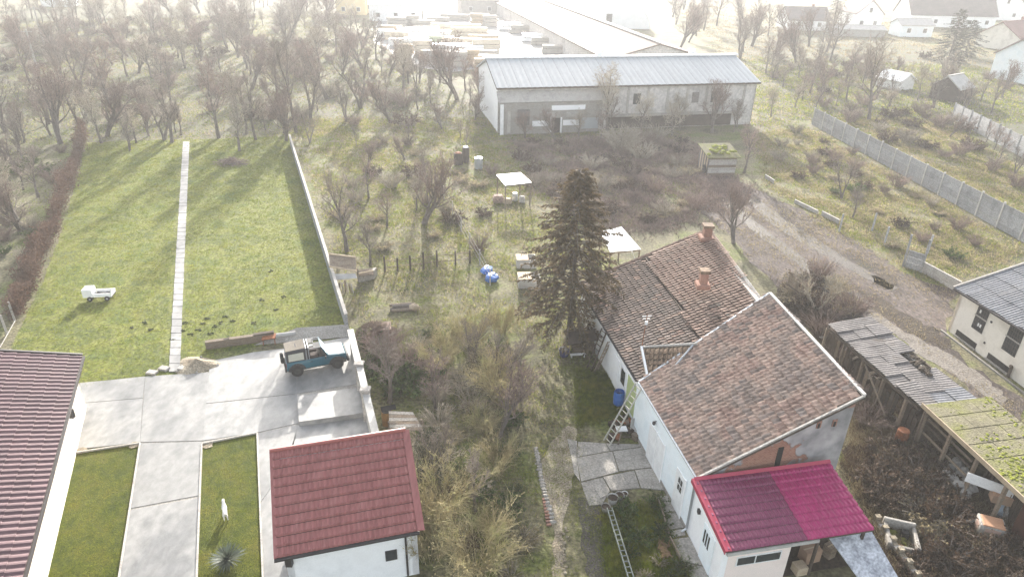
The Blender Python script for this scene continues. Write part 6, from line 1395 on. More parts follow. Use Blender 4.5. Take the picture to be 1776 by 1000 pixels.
# ------------------------------------------------------------------ bare trees
def rot_about(d, ang, az):
    a = d.orthogonal().normalized(); b = d.cross(a)
    side = a * cos(az) + b * sin(az)
    return (d * cos(ang) + side * sin(ang)).normalized()
def make_tree(name, seed, h, twig, m_trunk=None, stems=1, lean=(0, 0), spread=.75, dens=1.0, tw=.012, trunk_frac=.3, droop=0.0, bush=False, r0=None):
    """prototype at the origin: an Empty with trunk and crown"""
    rg = random.Random(seed); tr = MB(); cr = MB(); m_trunk = m_trunk or BARK
    r0 = r0 or h * .028
    def grow(p, d, L_, r, lvl):
        nseg = 5 if lvl == 0 else 4 if lvl == 1 else 3
        pts = [p.copy()]; rad = [r]; q = p.copy(); dd = d.copy(); dirs = []
        for i in range(nseg):
            wob = .16 if lvl < 2 else .25
            dd = (dd + Vector((rg.uniform(-wob, wob), rg.uniform(-wob, wob), rg.uniform(-wob, wob) + (.10 - droop) * (lvl > 0)))).normalized()
            q = q + dd * (L_ / nseg); pts.append(q.copy()); dirs.append(dd.copy()); rad.append(r * (1 - .62 * (i + 1) / nseg))
        tgt = tr if lvl < 2 else cr
        if lvl < 2: tgt.tube(pts, rad, 6 if lvl == 0 else 4, cap=False)
        else: tgt.tube(pts, rad, 3, cap=False)
        k = {0: 7, 1: 6, 2: 6}[lvl]; k = max(2, int(k * dens + .5))
        for i in range(k):
            t = (.42 if lvl == 0 else .25) + (1 - (.42 if lvl == 0 else .25)) * (i + rg.random()) / k; t = min(t, .999)
            x = t * nseg; j = int(x); f = x - j; b0 = pts[j].lerp(pts[j + 1], f); bd = dirs[j]
            nd = rot_about(bd, rg.uniform(.45, 1.05) * (spread / .75), rg.uniform(0, 6.28))
            nd = (nd + Vector((0, 0, .22 - droop))).normalized()
            nl = L_ * rg.uniform(.45, .75) * (1.15 - .45 * t)
            if lvl < 2: grow(b0, nd, nl * (1.0 if lvl else 1.05), max(tw * 1.3, rad[j] * rg.uniform(.45, .65)), lvl + 1)
            else:
                cr.spike(b0, b0 + nd * nl, tw)
                for _ in range(3):
                    c0 = b0 + nd * (nl * rg.uniform(.2, .85)); cr.spike(c0, c0 + rot_about(nd, rg.uniform(.4, 1.0), rg.uniform(0, 6.28)) * nl * rg.uniform(.35, .7), tw * .8)
        if lvl == 2: cr.spike(pts[-1], pts[-1] + dirs[-1] * L_ * .3, tw)
        elif lvl == 1:
            for _ in range(2): grow(pts[-1], rot_about(dirs[-1], rg.uniform(.1, .5), rg.uniform(0, 6.28)), L_ * .5, max(tw * 1.2, rad[-1]), 2)
        elif lvl == 0:
            for _ in range(3): grow(pts[-1], rot_about(dirs[-1], rg.uniform(.15, .5), rg.uniform(0, 6.28)), L_ * .62, max(tw * 1.5, rad[-1] * .9), 1)
    for s_ in range(stems):
        d = Vector((lean[0] + (rg.uniform(-.35, .35) if stems > 1 else 0), lean[1] + (rg.uniform(-.35, .35) if stems > 1 else 0), 1)).normalized()
        grow(Vector((rg.uniform(-.1, .1) * (stems > 1), rg.uniform(-.1, .1) * (stems > 1), -.05)), d, h * (.52 if not bush else .55), r0, 0)
    root = thing(name, None, None); WL[root] = Vector((0, 0, 0))
    top = max(v[2] for v in cr.v); k = h / top
    for mb in (tr, cr): mb.v = [(x * k, y * k, z * k) for x, y, z in mb.v]
    tr.build('trunk', m_trunk, root); cr.build('crown', twig, root); return root
def make_bush(name, seed, h, w, n, m_stem, m_leaf=None, nleaf=0, leaf=.06, tw=.011, arch=.5, sub=6):
    rg = random.Random(seed); st = MB(); lf = []
    for i in range(n):
        a = rg.uniform(0, 6.28); r_ = sqrt(rg.random()) * w * .25; p = Vector((r_ * cos(a), r_ * sin(a), -.02)); a += rg.uniform(-.7, .7)
        d = Vector((cos(a) * arch * rg.random() * 1.3, sin(a) * arch * rg.random() * 1.3, 1)).normalized(); L_ = h * rg.uniform(.55, 1.1); pts = [p]; q = p
        for s_ in range(4):
            q = q + d * (L_ / 4); pts.append(q); d = (d + Vector((cos(a) * arch * .35 + rg.uniform(-.15, .15), sin(a) * arch * .35 + rg.uniform(-.15, .15), -.12))).normalized()
        st.tube(pts, [tw * 1.4, tw * 1.2, tw, tw * .8, tw * .4], 3, cap=False)
        for s_ in range(sub):
            j = rg.randrange(1, 4); b0 = pts[j].lerp(pts[j + 1], rg.random()); nd = rot_about((pts[j + 1] - pts[j]).normalized(), rg.uniform(.3, 1.0), rg.uniform(0, 6.28)); e = b0 + nd * L_ * rg.uniform(.15, .4); st.spike(b0, e, tw * .75)
            lf.append((b0, e))
    root = thing(name, None, None); WL[root] = Vector((0, 0, 0)); st.build('stems', m_stem, root)
    if nleaf:
        lm_ = MB()
        for _ in range(nleaf):
            b0, e = rg.choice(lf); c = b0.lerp(e, rg.random()) + Vector((rg.uniform(-.05, .05), rg.uniform(-.05, .05), rg.uniform(-.05, .05))); s_ = leaf * rg.uniform(.6, 1.4)
            x = Vector((rg.uniform(-1, 1), rg.uniform(-1, 1), rg.uniform(-.6, .6))).normalized(); y = x.orthogonal().normalized(); lm_.add([c - x * s_, c + y * s_ * .5, c + x * s_, c - y * s_ * .5], [(0, 1, 2, 3)])
        lm_.build('leaves', m_leaf, root)
    return root
rt = random.Random(77)
TP = [make_tree('bare_tree', 1, 7, TWIG, spread=.95, tw=.019, dens=.85), make_tree('bare_tree', 2, 7, TWIG_PINK, spread=1.1, tw=.019, dens=.9), make_tree('bare_tree', 3, 7, TWIG, spread=.9, tw=.018, stems=2, dens=.72), make_tree('bare_tree', 4, 7, TWIG_PALE, spread=1.15, tw=.021, dens=.95), make_tree('bare_tree', 5, 7, TWIG_PINK, spread=.85, tw=.018, stems=3, dens=.66)]
TKIND = ['grey brown', 'reddish wide', 'grey twin stemmed', 'pale twigged', 'reddish many stemmed']
BIG_L = make_tree('bare_tree', 11, 12.5, TWIG, lean=(-.22, 0), spread=.7, tw=.018, dens=1.05, r0=.24); BIG_R = make_tree('bare_tree', 12, 12.0, TWIG, spread=1.0, tw=.02, dens=1.15, r0=.33)
PALE_L = make_tree('bare_tree', 14, 6.0, TWIG_PALE, lean=(-.55, .1), spread=.9, tw=.018, r0=.13); DEADT = make_tree('bare_tree', 15, 3.4, TWIG_PALE, m_trunk=TWIG_PALE, dens=.5, tw=.014, stems=2)
BP = [make_bush('bush', 21, 1.7, 2.2, 60, TWIG_PINK, tw=.018, sub=10), make_bush('bush', 22, 1.2, 2.2, 50, TWIG, LEAF_BROWN, 1500, .075, arch=.8, tw=.016), make_bush('bush', 23, 1.0, 1.8, 36, TWIG, LEAF_GREEN, 1500, .08, arch=.7), make_bush('bush', 24, 1.5, 2.2, 70, TWIG_PALE, tw=.019, sub=10), make_bush('bush', 25, 4.2, 3.0, 42, TWIG_YELLOW, TWIG_YELLOW, 1400, .055, tw=.022, arch=.4, sub=26), make_bush('bush', 26, 3.4, 3.2, 44, TWIG_PALE, LEAF_BROWN, 1100, .06, tw=.02, arch=.5, sub=22), make_bush('bush', 27, 1.1, 2.0, 60, TWIG_PALE, BLADE_DRY, 900, .07, arch=1.0, tw=.016, sub=8)]
BKIND = ['reddish bare', 'brown leafy', 'green leafy', 'pale bare', 'tall yellowish', 'tall grey brown', 'straw coloured']
used = set()
def plant(proto, pos, sc, lbl, cat, group=None, rz=None):
    o = proto if proto.name not in used else copy_tree(proto)
    used.add(proto.name)
    o.location = pos; sc2 = sc * rt.uniform(.92, 1.08); o.scale = (sc * rt.uniform(.9, 1.1), sc * rt.uniform(.9, 1.1), sc2); o.rotation_euler = (0, 0, rt.uniform(0, 6.28) if rz is None else rz)
    for k in ('label', 'category', 'group'):
        if k in o: del o[k]
    return tag(o, lbl, cat, group)
# ones that can be pointed out
for proto, px, py, sc, lb, rz in ((BIG_L, 514, 230, 1.0, 'tallest leaning bare tree at the far end of the garden wall', 0), (BIG_R, 1507, 208, 1.0, 'big wide bare tree beyond the far end of the panel fence', None), (PALE_L, 42, 398, 1.0, 'pale leaning tree left of the reddish hedge', 0), (DEADT, 1412, 540, 1.0, 'small dead pale tree beside the plank screen', None),
                               (TP[0], 602, 436, 1.05, 'bare tree nearest the wall, above the lean-to', None), (TP[4], 735, 388, 1.05, 'reddish many stemmed tree in the sunny middle garden', None), (TP[0], 642, 462, .62, 'small bare tree just right of the lean-to', None), (TP[1], 425, 108, 1.5, 'tall lone tree standing high in the orchard haze', None), (TP[2], 284, 243, .95, 'dark trunked tree at the head of the lawn left of the path', None),
                               (TP[3], 415, 262, .85, 'pale twiggy tree over the brush pile on the far lawn', None), (TP[0], 676, 698, .75, 'bare little tree beside the wall behind the pillar', None), (TP[4], 1272, 422, .75, 'thin reddish sapling behind the chimney end of the roof', None), (TP[3], 1052, 232, 1.25, 'hazy pale tree before the middle of the barn', None), (TP[1], 1290, 300, .8, 'reddish bushy tree right of the mossy hut', None), (TP[0], 900, 652, .5, 'thin young tree left of the fir shadow', None),
                               (TP[2], 1460, 345, .62, 'small tree on the overgrown strip beside the dirt yard', None), (TP[0], 1478, 378, .5, 'smaller dark sapling on the overgrown strip', None), (TP[2], 225, 262, .6, 'slim tree on the far lawn edge between hedge and path', None), (TP[1], 1650, 90, 1.2, 'dense dark tree top before the wide grey roof', None)):
    plant(proto, G(px, py), sc, lb, 'tree', None, rz)
def scatter(poly, n, mind, protos, scs, kinds, lab_, cat, grp, seed):
    rg = random.Random(seed); P = [G(*q) for q in poly]; x0, x1 = min(p.x for p in P), max(p.x for p in P); y0, y1 = min(p.y for p in P), max(p.y for p in P); got = []; items = []; tries = 0; pol = [(p.x, p.y) for p in P]
    while len(got) < n and tries < 20000:
        tries += 1; x, y = rg.uniform(x0, x1), rg.uniform(y0, y1)
        if not inpoly(x, y, pol): continue
        md = mind * (1 + max(0, y - 90) / 150)
        if any((x - a) ** 2 + (y - b_) ** 2 < md * md for a, b_ in got): continue
        got.append((x, y)); i = rg.choice(protos[1]) if isinstance(protos, tuple) else rg.randrange(len(protos)); pr_ = protos[0][i] if isinstance(protos, tuple) else protos[i]
        o = plant(pr_, (x, y, 0), rg.uniform(*scs), None, cat); q_ = proj((x, y, 0)); items.append((o, kinds[i], q_[0], q_[1]))
    relabel(items, lab_[0], lab_[1], grp, cat)
SC = [
 ([(0, 30), (330, 18), (560, 0), (640, 80), (850, 185), (850, 214), (720, 232), (520, 212), (480, 228), (0, 238)], 138, 4.0, 'T', (.5, 1.4), ('bare tree', 'the hazy orchard'), 'orchard trees'),
 ([(0, 250), (95, 250), (70, 380), (0, 500)], 7, 3.2, 'T', (.5, .8), ('bare tree', 'the ground left of hedge'), 'trees left of the hedge'),
 ([(20, 236), (500, 228), (505, 246), (20, 252)], 16, 3.0, 'T', (.6, 1.4), ('bare tree', 'the row heading the lawn'), 'trees heading the lawn'),
 ([(530, 245), (840, 235), (760, 330), (720, 400), (600, 410)], 12, 4.2, 'T', (.35, .65), ('small bare tree', 'the sunny middle garden'), 'small trees of the middle garden'),
 ([(1340, 110), (1776, 150), (1776, 205), (1640, 205), (1420, 205), (1330, 170)], 30, 4.6, 'T', (.55, .9), ('bare tree', 'the gardens behind panel fence'), 'trees of the far right gardens'),
 ([(1160, 5), (1350, 50), (1440, 78), (1440, 112), (1340, 112), (1180, 92)], 26, 6.0, 'T', (1.0, 1.6), ('bare tree', 'the haze before far houses'), 'trees before the far houses'),
 ([(1325, 112), (1440, 112), (1420, 205), (1330, 215)], 8, 4, 'T', (.6, 1.1), ('bare tree', 'the gap right of the barn'), 'trees right of the barn'),
 ([(870, 240), (1300, 215), (1300, 232), (880, 252)], 11, 3.0, 'T', (.5, .95), ('bare tree', 'the row before the barn'), 'trees along the barn'),
 ([(640, 120), (740, 130), (850, 150), (850, 225), (760, 200)], 12, 3.8, 'T', (.6, .95), ('bare tree', 'the plot left of the barn'), 'trees left of the barn'),
 ([(1640, 235), (1776, 320), (1776, 300), (1700, 235)], 6, 3, 'T', (.4, .6), ('bare tree', 'the plot between panel fences'), 'trees between the panel fences'),
 ([(520, 250), (840, 240), (860, 330), (830, 440), (600, 430)], 26, 2.2, (0, 3, 6, 1), (.6, 1.1), ('bush', 'the sunny middle garden'), 'bushes of the middle garden'),
 ([(880, 250), (1190, 245), (1210, 380), (1080, 400), (1000, 380), (930, 330)], 46, 1.6, (0, 0, 1, 3, 6, 1), (.6, 1.2), ('bush', 'the brambles behind fir'), 'bushes behind the fir'),
 ([(1050, 240), (1140, 240), (1150, 285), (1060, 285)], 5, 1.8, (3,), (1.3, 1.9), ('large bush', 'the row before the barn door'), 'large bushes before the barn'),
 ([(1330, 232), (1400, 222), (1770, 432), (1700, 450), (1560, 455), (1450, 392), (1370, 345)], 34, 1.9, (0, 1, 3, 6, 2), (.45, .95), ('bush', 'the strip by panel fence'), 'bushes along the panel fence'),
 ([(650, 600), (740, 575), (880, 560), (890, 660), (890, 740), (760, 745), (700, 690)], 19, 1.5, (4, 5, 4, 3, 2, 2), (.42, .75), ('bush', 'the upper thicket'), 'bushes of the upper thicket'),
 ([(735, 755), (890, 745), (915, 850), (915, 1000), (735, 1000), (725, 850)], 20, 1.2, (4, 4, 5, 1, 2, 2, 6), (.4, .75), ('bush', 'the lower thicket'), 'bushes of the lower thicket'),
 ([(735, 600), (880, 590), (905, 740), (890, 880), (770, 940), (745, 760)], 6, 2.4, 'T', (.4, .66), ('slim bare tree', 'the thicket behind red roof'), 'slim trees of the thicket'),
 ([(1062, 885), (1140, 870), (1165, 940), (1200, 1004), (1105, 1004)], 12, .75, (2, 2, 2, 6), (.28, .5), ('weed bush', 'the bed by slab walk'), 'weed bushes of the bed'),
 ([(1495, 780), (1600, 775), (1630, 840), (1665, 890), (1650, 950), (1600, 900), (1530, 880)], 38, .75, (1, 6, 1, 6, 1), (.5, 1.0), ('weed clump', 'the plot before mossy shed'), 'weed clumps by the mossy shed'),
 ([(1590, 930), (1776, 940), (1776, 1004), (1580, 1004)], 14, .8, (1, 6, 1), (.5, .9), ('weed clump', 'the bottom right corner'), 'weed clumps of the right corner'),
 ([(1360, 500), (1420, 480), (1490, 540), (1440, 560), (1430, 590), (1370, 530)], 16, .8, (1, 0, 6), (.6, 1.05), ('bush', 'the heap behind white ridge'), 'bushes behind the white ridge'),
 ([(1440, 600), (1500, 690), (1600, 740), (1500, 760)], 9, .9, (1, 0), (.5, .8), ('bush', 'the gap at derelict shed'), 'bushes at the derelict shed'),
 ([(0, 260), (110, 260), (90, 400), (10, 560), (0, 560)], 14, 2.0, (2, 3, 0), (.6, 1.1), ('bush', 'the ground left of hedge'), 'bushes left of the hedge'),
 ([(1400, 190), (1640, 190), (1776, 320), (1776, 330), (1600, 270)], 24, 2.4, (0, 1, 3), (.7, 1.4), ('bush', 'the plot beyond panel fence'), 'bushes beyond the panel fence'),
 ([(1310, 60), (1776, 120), (1776, 190), (1420, 190), (1320, 200)], 20, 4, (0, 1, 3, 6), (.9, 1.7), ('bush', 'the far right gardens'), 'bushes of the far right gardens'),
 ([(640, 590), (760, 640), (690, 700), (645, 650)], 9, 1.0, (2, 2, 0), (.8, 1.3), ('bush', 'the patch by pillared wall'), 'bushes beside the pillared wall'),
]
for i_, (poly, n_, md, pr, sc_, lb, gr) in enumerate(SC):
    tr_ = pr == 'T'
    scatter(poly, n_, md, TP if tr_ else (BP, list(pr)), sc_, TKIND if tr_ else BKIND, lb, 'tree' if tr_ else 'bush', gr, i_ + 1)

def joined(name, label, cat, protos, poly, n, mind, scs, seed):
    """many small far plants as one object"""
    rg = random.Random(seed); P = [G(*q) for q in poly]; pol = [(p.x, p.y) for p in P]; x0, x1 = min(p.x for p in P), max(p.x for p in P); y0, y1 = min(p.y for p in P), max(p.y for p in P); got = []; tries = 0
    CO, LV, LT, MI, mats, base = [], [], [], [], [], 0
    src = []
    for pr in protos:
        for k in KIDS[pr]:
            me = k.data; co = np.zeros(len(me.vertices) * 3, np.float32); me.vertices.foreach_get('co', co); lv = np.zeros(len(me.loops), np.int32); me.loops.foreach_get('vertex_index', lv); lt = np.zeros(len(me.polygons), np.int32); me.polygons.foreach_get('loop_total', lt)
            m = me.materials[0]
            if m not in mats: mats.append(m)
            src.append((pr, co.reshape(-1, 3), lv, lt, mats.index(m)))
    while len(got) < n and tries < 20000:
        tries += 1; x, y = rg.uniform(x0, x1), rg.uniform(y0, y1)
        if not inpoly(x, y, pol) or any((x - a) ** 2 + (y - b_) ** 2 < mind * mind for a, b_ in got): continue
        got.append((x, y)); pr = rg.choice(protos); sc = rg.uniform(*scs); a = rg.uniform(0, 6.28); R_ = np.array([[cos(a), -sin(a), 0], [sin(a), cos(a), 0], [0, 0, 1]], np.float32) * sc
        for q, co, lv, lt, mi in src:
            if q is not pr: continue
            CO.append(co @ R_.T + np.array([x, y, 0], np.float32)); LV.append(lv + base); LT.append(lt); MI.append(np.full(len(lt), mi, np.int32)); base += len(co)
    CO, LV, LT, MI = map(np.concatenate, (CO, LV, LT, MI)); me = bpy.data.meshes.new(name); me.vertices.add(len(CO)); me.vertices.foreach_set('co', CO.ravel()); me.loops.add(len(LV)); me.loops.foreach_set('vertex_index', LV); me.polygons.add(len(LT)); me.polygons.foreach_set('loop_start', np.concatenate([[0], np.cumsum(LT)[:-1]]).astype(np.int32)); me.polygons.foreach_set('loop_total', LT)
    for m in mats: me.materials.append(m)
    me.polygons.foreach_set('material_index', MI); me.update(calc_edges=True); o = bpy.data.objects.new(name, me); C.objects.link(o); return tag(o, label, cat, None, 'stuff')
joined('distant_wood', 'hazy mass of bare trees at the far back of the orchard', 'wood', [TP[0], TP[1], TP[3]], [(0, 150), (0, -10), (560, -20), (640, 70), (830, 165), (760, 180), (560, 120)], 85, 3.4, (.5, 1.2), 91)
joined('orchard_undergrowth', 'tangled bare undergrowth beneath the orchard trees', 'undergrowth', [BP[0], BP[3], BP[1]], [(0, 40), (600, 30), (830, 200), (700, 228), (500, 225), (20, 240)], 150, 1.8, (.8, 1.7), 92)
joined('bramble_mass', 'low mass of brambles between the fir and the barn', 'undergrowth', [BP[0], BP[6]], [(880, 250), (1190, 245), (1210, 380), (1080, 400), (1000, 380), (930, 330)], 60, .9, (.35, .8), 93)

# ------------------------------------------------------------------ evergreens
def conifer(name, lbl, pos, h, rad, seed, m, nb, z0=.12, nspray=34, group=None):
    rg = random.Random(seed); t = thing(name, lbl, 'tree', tuple(pos), group); p0 = Vector(pos); tr = MB(); tr.tube([p0 - Vector((0, 0, .1)), p0 + Vector((.05, 0, h * .5)), p0 + Vector((0, .05, h * .97))], [h * .017, h * .010, .02], 8); tr.build('trunk', BARK, t)
    V = []; bm_ = MB()
    for i in range(nb):
        f = ((i + rg.random()) / nb); z = h * (z0 + (1 - z0) * f ** .9 * .985); ff = (z / h - z0) / (1 - z0); prof = (1 - ff) ** .62 * min(1, .72 + 1.6 * ff); R_ = rad * prof * (rg.uniform(.62, 1.2) + .14 * sin(3 * i * 2.4 + 9 * ff)) + .15; a = i * 2.4 + rg.uniform(-.4, .4); dr = .20 + .25 * (1 - f); b0 = p0 + Vector((0, 0, z)); d = Vector((cos(a), sin(a), 0))
        tip = b0 + d * R_ + Vector((0, 0, -dr * R_ * .8 + .12 * R_)); mid = b0 + d * R_ * .5 + Vector((0, 0, -.05 * R_)); bm_.tube([b0, mid, tip], [.035, .025, .008], 3, cap=False)
        ns = int(nspray * (.35 + R_ / rad))
        for k in range(ns):
            t_ = rg.uniform(.18, 1.0) ** .75; c = (b0.lerp(mid, t_ * 2) if t_ < .5 else mid.lerp(tip, t_ * 2 - 1)); side = Vector((-d.y, d.x, 0)) * rg.choice((-1, 1)); L_ = rg.uniform(.22, .5) * (1.15 - .5 * t_)
            dirv = (side * rg.uniform(.2, 1.0) + d * rg.uniform(.2, .9) + Vector((0, 0, rg.uniform(-.75, .15)))).normalized(); w_ = dirv.cross(Vector((rg.uniform(-1, 1), rg.uniform(-1, 1), rg.uniform(-1, 1)))).normalized() * rg.uniform(.025, .05)
            e = c + dirv * L_; V += [c - w_ * .5, c + dirv * L_ * .45 + w_, e, c + dirv * L_ * .45 - w_]
            dv2 = (dirv + side * rg.uniform(-.8, .8) + Vector((0, 0, -.3))).normalized(); w2 = w_ * .8; e2 = c + dirv * L_ * .3 + dv2 * L_ * .7; V += [c + dirv * L_ * .2, c + dirv * L_ * .3 + dv2 * L_ * .3 + w2, e2, c + dirv * L_ * .3 + dv2 * L_ * .3 - w2]
    bm_.build('branches', BARK, t)
    o = bpy.data.objects.new('crown', npmesh('crown', [tuple(v - p0) for v in V], 4, m)); link(o, t); WL[o] = p0; return t
conifer('fir_tree', 'tall dark fir tree standing left of the clay tiled house', G(986, 592), 11.5, 3.85, 5, NEEDLES, 280, z0=.13, nspray=50)
conifer('evergreen_tree', 'dark dense evergreen before the far right houses', G(1643, 108), 11, 4.5, 6, LEAF_DARK, 130, z0=.03, nspray=70)
conifer('evergreen_tree', 'second broader dark evergreen top right beside the first', G(1672, 98), 8, 4.5, 8, LEAF_DARK, 110, z0=.03, nspray=70)
conifer('evergreen_tree', 'faint evergreen in the haze left of the white gabled house', G(1445, 42), 11, 4.0, 7, LEAF_DARK, 90, z0=.05, nspray=50)
yb = make_bush('evergreen_bush', 41, 2.0, 1.8, 50, WOOD_DARK, LEAF_DARK, 3600, .06, arch=.6, sub=9); plant(yb, G(737, 828), 1.0, 'dark evergreen bush close to the red roofed outbuilding wall', 'bush')
# ------------------------------------------------------------------ hedge on the left
hl = [(146, 232), (140, 262), (128, 300), (112, 345), (98, 390), (78, 430), (62, 470), (45, 510), (26, 556)]
hg = thing('hedge', 'long reddish brown hedge bordering the big lawn on the left', 'hedge', tuple(G(62, 470))); HP = [G(*q) for q in hl]; st = MB(); V = []; rh = random.Random(8)
for k in range(5200):
    x = rh.random() * (len(HP) - 1.001); j = int(x); c = HP[j].lerp(HP[j + 1], x - j); wv = .55 + .25 * sin(x * 3.1); hv = 1.5 + .45 * sin(x * 2.3 + 1) + .25 * sin(x * 7)
    r_ = rh.gauss(0, .45) * wv; z = abs(rh.random()) ** .8 * hv; c = c + Vector((r_, rh.uniform(-.3, .3), z))
    if k % 3 == 0: e = c + Vector((rh.uniform(-.25, .25), rh.uniform(-.25, .25), rh.uniform(.1, .5))); st.spike(c - Vector((0, 0, min(z, .4))), e, .013)
    for _ in range(4):
        p = c + Vector((rh.uniform(-.25, .25), rh.uniform(-.25, .25), rh.uniform(-.15, .2))); x_ = Vector((rh.uniform(-1, 1), rh.uniform(-1, 1), rh.uniform(-.6, .6))).normalized() * rh.uniform(.05, .10); y_ = x_.orthogonal() * .55; V += [p - x_, p + y_, p + x_, p - y_]
st.build('stems', TWIG_PINK, hg); o = bpy.data.objects.new('leaves', npmesh('leaves', [tuple(v - WL[hg]) for v in V], 4, LEAF_RED)); link(o, hg)
g_ = thing('wire_gate', 'low pale wire gate at the lower end of the hedge', 'gate', tuple(G(12, 590)))
for z in (.1, .4, .7, 1.0, 1.3): b = MB(); b.bar(G(0, 602, z), G(26, 556, z), .035, .035); b.build('rail', CONC_WALL, g_)
for q in ((0, 602), (13, 580), (26, 556)): p = G(*q); b = MB(); b.box(p.x - .05, p.x + .05, p.y - .05, p.y + .05, 0, 1.4); b.build('post', CONC_WALL, g_)

# ------------------------------------------------------------------ grass and weeds nobody could count
def blades(name, polys, n, h, w, m, seed, lean=.6, avoid=(), clump=6, cr_=.12, edge=0.0, patch=0.0):
    rg = np.random.default_rng(seed); pts = []; A = []
    for poly in polys:
        P = [G(*q) for q in poly]; pol = [(p.x, p.y) for p in P]; ar = abs(sum(pol[i - 1][0] * pol[i][1] - pol[i][0] * pol[i - 1][1] for i in range(len(pol)))) / 2; A.append((pol, ar))
    tot = sum(a for _, a in A); out = []; av = [[tuple(G(*q)[:2]) for q in a] for a in avoid]
    def inp(X, Y, pol):
        c = np.zeros(len(X), bool)
        for i in range(len(pol)):
            a, b_ = pol[i], pol[i - 1]
            c ^= ((a[1] > Y) != (b_[1] > Y)) & (X < (b_[0] - a[0]) * (Y - a[1]) / ((b_[1] - a[1]) or 1e-9) + a[0])
        return c
    for pol, ar in A:
        k = int(n * ar / tot / clump) + 1; X = np.zeros(0); Y = np.zeros(0); q = np.array(pol)
        while len(X) < k:
            # nearer ground gets more
            x = rg.uniform(q[:, 0].min(), q[:, 0].max(), k * 3); y = q[:, 1].min() + (q[:, 1].max() - q[:, 1].min()) * rg.random(k * 3) ** 1.25; ok = inp(x, y, pol)
            for a in av: ok &= ~inp(x, y, a)
            X = np.concatenate([X, x[ok]]); Y = np.concatenate([Y, y[ok]])
        if edge:
            X = X + rg.normal(0, edge, len(X)); Y = Y + rg.normal(0, edge, len(Y))
            pn = np.sin(X * .55 + 1.3 * np.sin(Y * .31 + seed)) * np.sin(Y * .47 + 1.7 * np.sin(X * .23)) + .5 * np.sin(X * 1.3 + Y * .9 + seed)
            keep = rg.random(len(X)) < np.clip(.6 + .5 * pn * patch, .1, 1); X, Y = X[keep], Y[keep]
        out.append(np.stack([X[:k], Y[:k]], 1))
    c = np.concatenate(out); c = np.repeat(c, clump, 0) + rg.normal(0, cr_, (len(c) * clump, 2)); N_ = len(c); hh = h * rg.uniform(.45, 1.2, N_); a = rg.uniform(0, 2 * pi, N_); ln = rg.normal(0, lean, (N_, 2)) * hh[:, None]; dist = np.clip(c[:, 1] / 40, .7, 3); ww = w * rg.uniform(.6, 1.3, N_) * dist
    v = np.zeros((N_, 3, 3), np.float32); v[:, 0, 0] = c[:, 0] - np.cos(a) * ww; v[:, 0, 1] = c[:, 1] - np.sin(a) * ww; v[:, 1, 0] = c[:, 0] + np.cos(a) * ww; v[:, 1, 1] = c[:, 1] + np.sin(a) * ww; v[:, 2, 0] = c[:, 0] + ln[:, 0]; v[:, 2, 1] = c[:, 1] + ln[:, 1]; v[:, 2, 2] = hh
    o = bpy.data.objects.new(name, npmesh(name, v.reshape(-1, 3), 3, m)); C.objects.link(o); return tag(o, None, None, None, 'stuff')
PATHBAND = [(286, 650), (316, 242), (331, 242), (317, 650)]
tag(blades('lawn_grass', [LAWN_PX], 130000, .085, .016, BLADE_GREEN, 1, .5, avoid=(PATHBAND,)), 'short sunlit grass of the big back lawn', 'grass')
tag(blades('clipped_grass', [LAWN_L, LAWN_R], 60000, .06, .010, BLADE_GREEN, 2, .5), 'short grass of the two small front lawns', 'grass')
MID = [(512, 205), (850, 205), (1180, 232), (1210, 330), (1200, 375), (1060, 400), (1010, 640), (985, 735), (940, 800), (950, 900), (965, 1004), (728, 1004), (715, 780), (660, 720), (622, 560), (582, 440), (520, 250)]
NOPATH = [(925, 770), (1010, 740), (1010, 860), (1050, 870), (1056, 1010), (945, 1010)]
tag(blades('wild_grass', [MID], 120000, .15, .020, BLADE_GREEN, 3, .6, cr_=.18, edge=.5, patch=1, avoid=(NOPATH,)), 'rough green grass of the wild middle garden', 'grass')
tag(blades('dry_grass', [MID], 80000, .19, .018, BLADE_DRY, 4, .7, cr_=.2, edge=.6, patch=1, avoid=(NOPATH,)), 'dry straw grass of the wild middle garden', 'grass')
STRIP = [(1300, 235), (1400, 220), (1776, 430), (1740, 455), (1655, 500), (1560, 458), (1440, 392), (1340, 330)]
tag(blades('strip_grass', [STRIP, [(1420, 205), (1640, 205), (1776, 300), (1776, 400)]], 70000, .20, .022, BLADE_DRY, 5, .7, cr_=.25, edge=.5, patch=1), 'dry grass along the long panel fence', 'grass')
tag(blades('strip_green_grass', [STRIP, [(1420, 205), (1640, 205), (1776, 300), (1776, 400)]], 60000, .15, .02, BLADE_GREEN, 6, .7, cr_=.25, edge=.5, patch=1), 'green grass on the overgrown strip', 'grass')
tag(blades('dead_weeds', [SOIL_PX, [(1345, 480), (1440, 555), (1600, 705), (1500, 690)]], 70000, .38, .014, LEAF_BROWN, 7, .8, cr_=.15, edge=.3, patch=1), 'dead brown weeds on the dark soil', 'weeds')
tag(blades('pale_weeds', [SOIL_PX], 30000, .42, .012, BLADE_DRY, 8, .8, cr_=.12, edge=.3, patch=1), 'straw coloured weeds on the dark soil', 'weeds')
tag(blades('bramble_growth', [[(900, 245), (1190, 240), (1290, 330), (1215, 385), (1070, 400), (940, 330)]], 60000, .34, .024, TWIG_PINK, 9, .8, cr_=.3, edge=1.2, patch=1), 'brown bramble growth behind the fir', 'undergrowth')
ORCH = [(0, 40), (560, 20), (840, 200), (500, 240), (0, 246)]
tag(blades('orchard_grass', [ORCH], 50000, .16, .03, BLADE_DRY, 10, .7, clump=9, cr_=.8, edge=1.0, patch=1.2), 'dry grass under the orchard trees', 'grass')
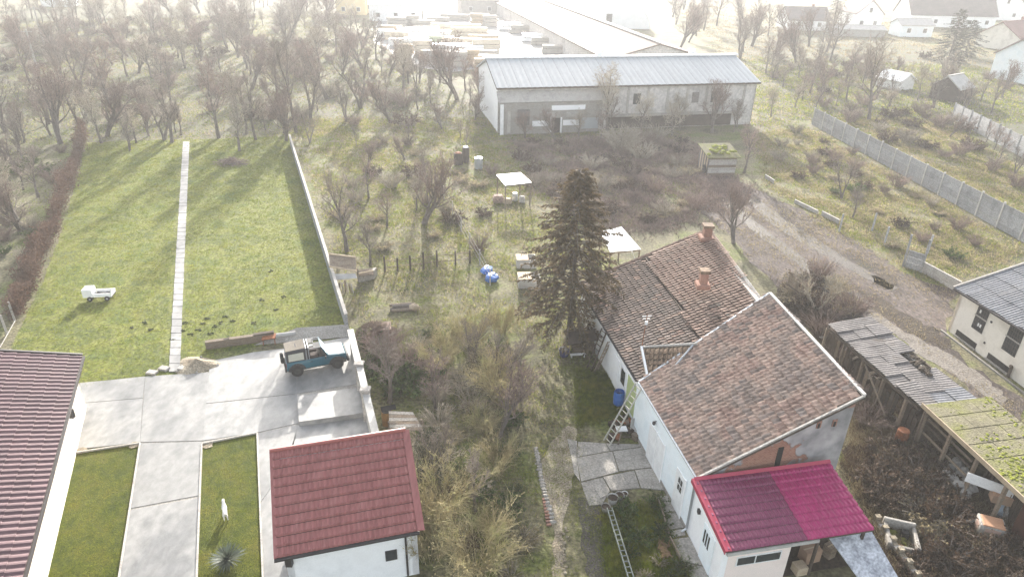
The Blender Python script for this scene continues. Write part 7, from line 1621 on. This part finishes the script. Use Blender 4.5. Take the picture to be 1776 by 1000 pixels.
tag(blades('orchard_green_grass', [ORCH, [(0, 250), (130, 250), (60, 440), (0, 560)]], 50000, .15, .03, BLADE_GREEN, 11, .7, clump=9, cr_=.8, edge=1.0, patch=1.2), 'green grass under the orchard trees', 'grass')
tag(blades('garden_grass', [[(1160, 5), (1776, 60), (1776, 215), (1640, 206), (1420, 206), (1310, 225), (1310, 140)]], 40000, .25, .035, BLADE_DRY, 15, .7, clump=9, cr_=.8, edge=1.0, patch=1), 'dry grass of the far right gardens', 'grass')
tag(blades('meadow_grass', [[(1300, 100), (1776, 120), (1776, 215), (1640, 206), (1420, 206), (1310, 225)]], 22000, .25, .035, BLADE_GREEN, 16, .7, clump=9, cr_=.8, edge=1.0, patch=1), 'green grass of the far right gardens', 'grass')
tag(blades('bed_weeds', [[(1058, 885), (1140, 865), (1165, 930), (1200, 1004), (1100, 1004)], [(1000, 640), (1070, 650), (1080, 720), (1000, 740)], [(1042, 885), (1060, 885), (1095, 1004), (1052, 1004)]], 40000, .2, .012, BLADE_GREEN, 12, .6, cr_=.1, edge=.1), 'green weeds of the bed and grass by the long house', 'weeds')
tag(blades('path_weeds', [NOPATH], 9000, .10, .012, BLADE_GREEN, 14, .8, cr_=.1, edge=.2, patch=1.4), 'weeds along the worn footpath', 'weeds')
tag(blades('yard_weeds', [DIRT_PX], 24000, .14, .02, BLADE_DRY, 13, .9, cr_=.3, edge=.5, patch=1.3), 'sparse dry weeds on the dirt yard', 'weeds')

# ------------------------------------------------------------------ haze
b = MB(); b.box(-426, 426, -46, 646, -1, 24.6); hz_ = bpy.data.materials.new('haze'); hz_.use_nodes = True; t = hz_.node_tree; t.nodes.clear(); o_ = t.nodes.new('ShaderNodeOutputMaterial'); pv = t.nodes.new('ShaderNodeVolumePrincipled')
pv.inputs['Color'].default_value = HAZE_COL; pv.inputs['Density'].default_value = HAZE_DENSITY; pv.inputs['Anisotropy'].default_value = HAZE_ANISO; t.links.new(pv.outputs[0], o_.inputs['Volume'])
b.build('haze', hz_, None, kind='stuff')
# leave no prototype at the origin unlabelled
for o in list(bpy.data.objects):
    if o.type == 'EMPTY' and o.parent is None and 'label' not in o and 'kind' not in o:
        for k in KIDS.get(o, []): bpy.data.objects.remove(k)
        bpy.data.objects.remove(o)
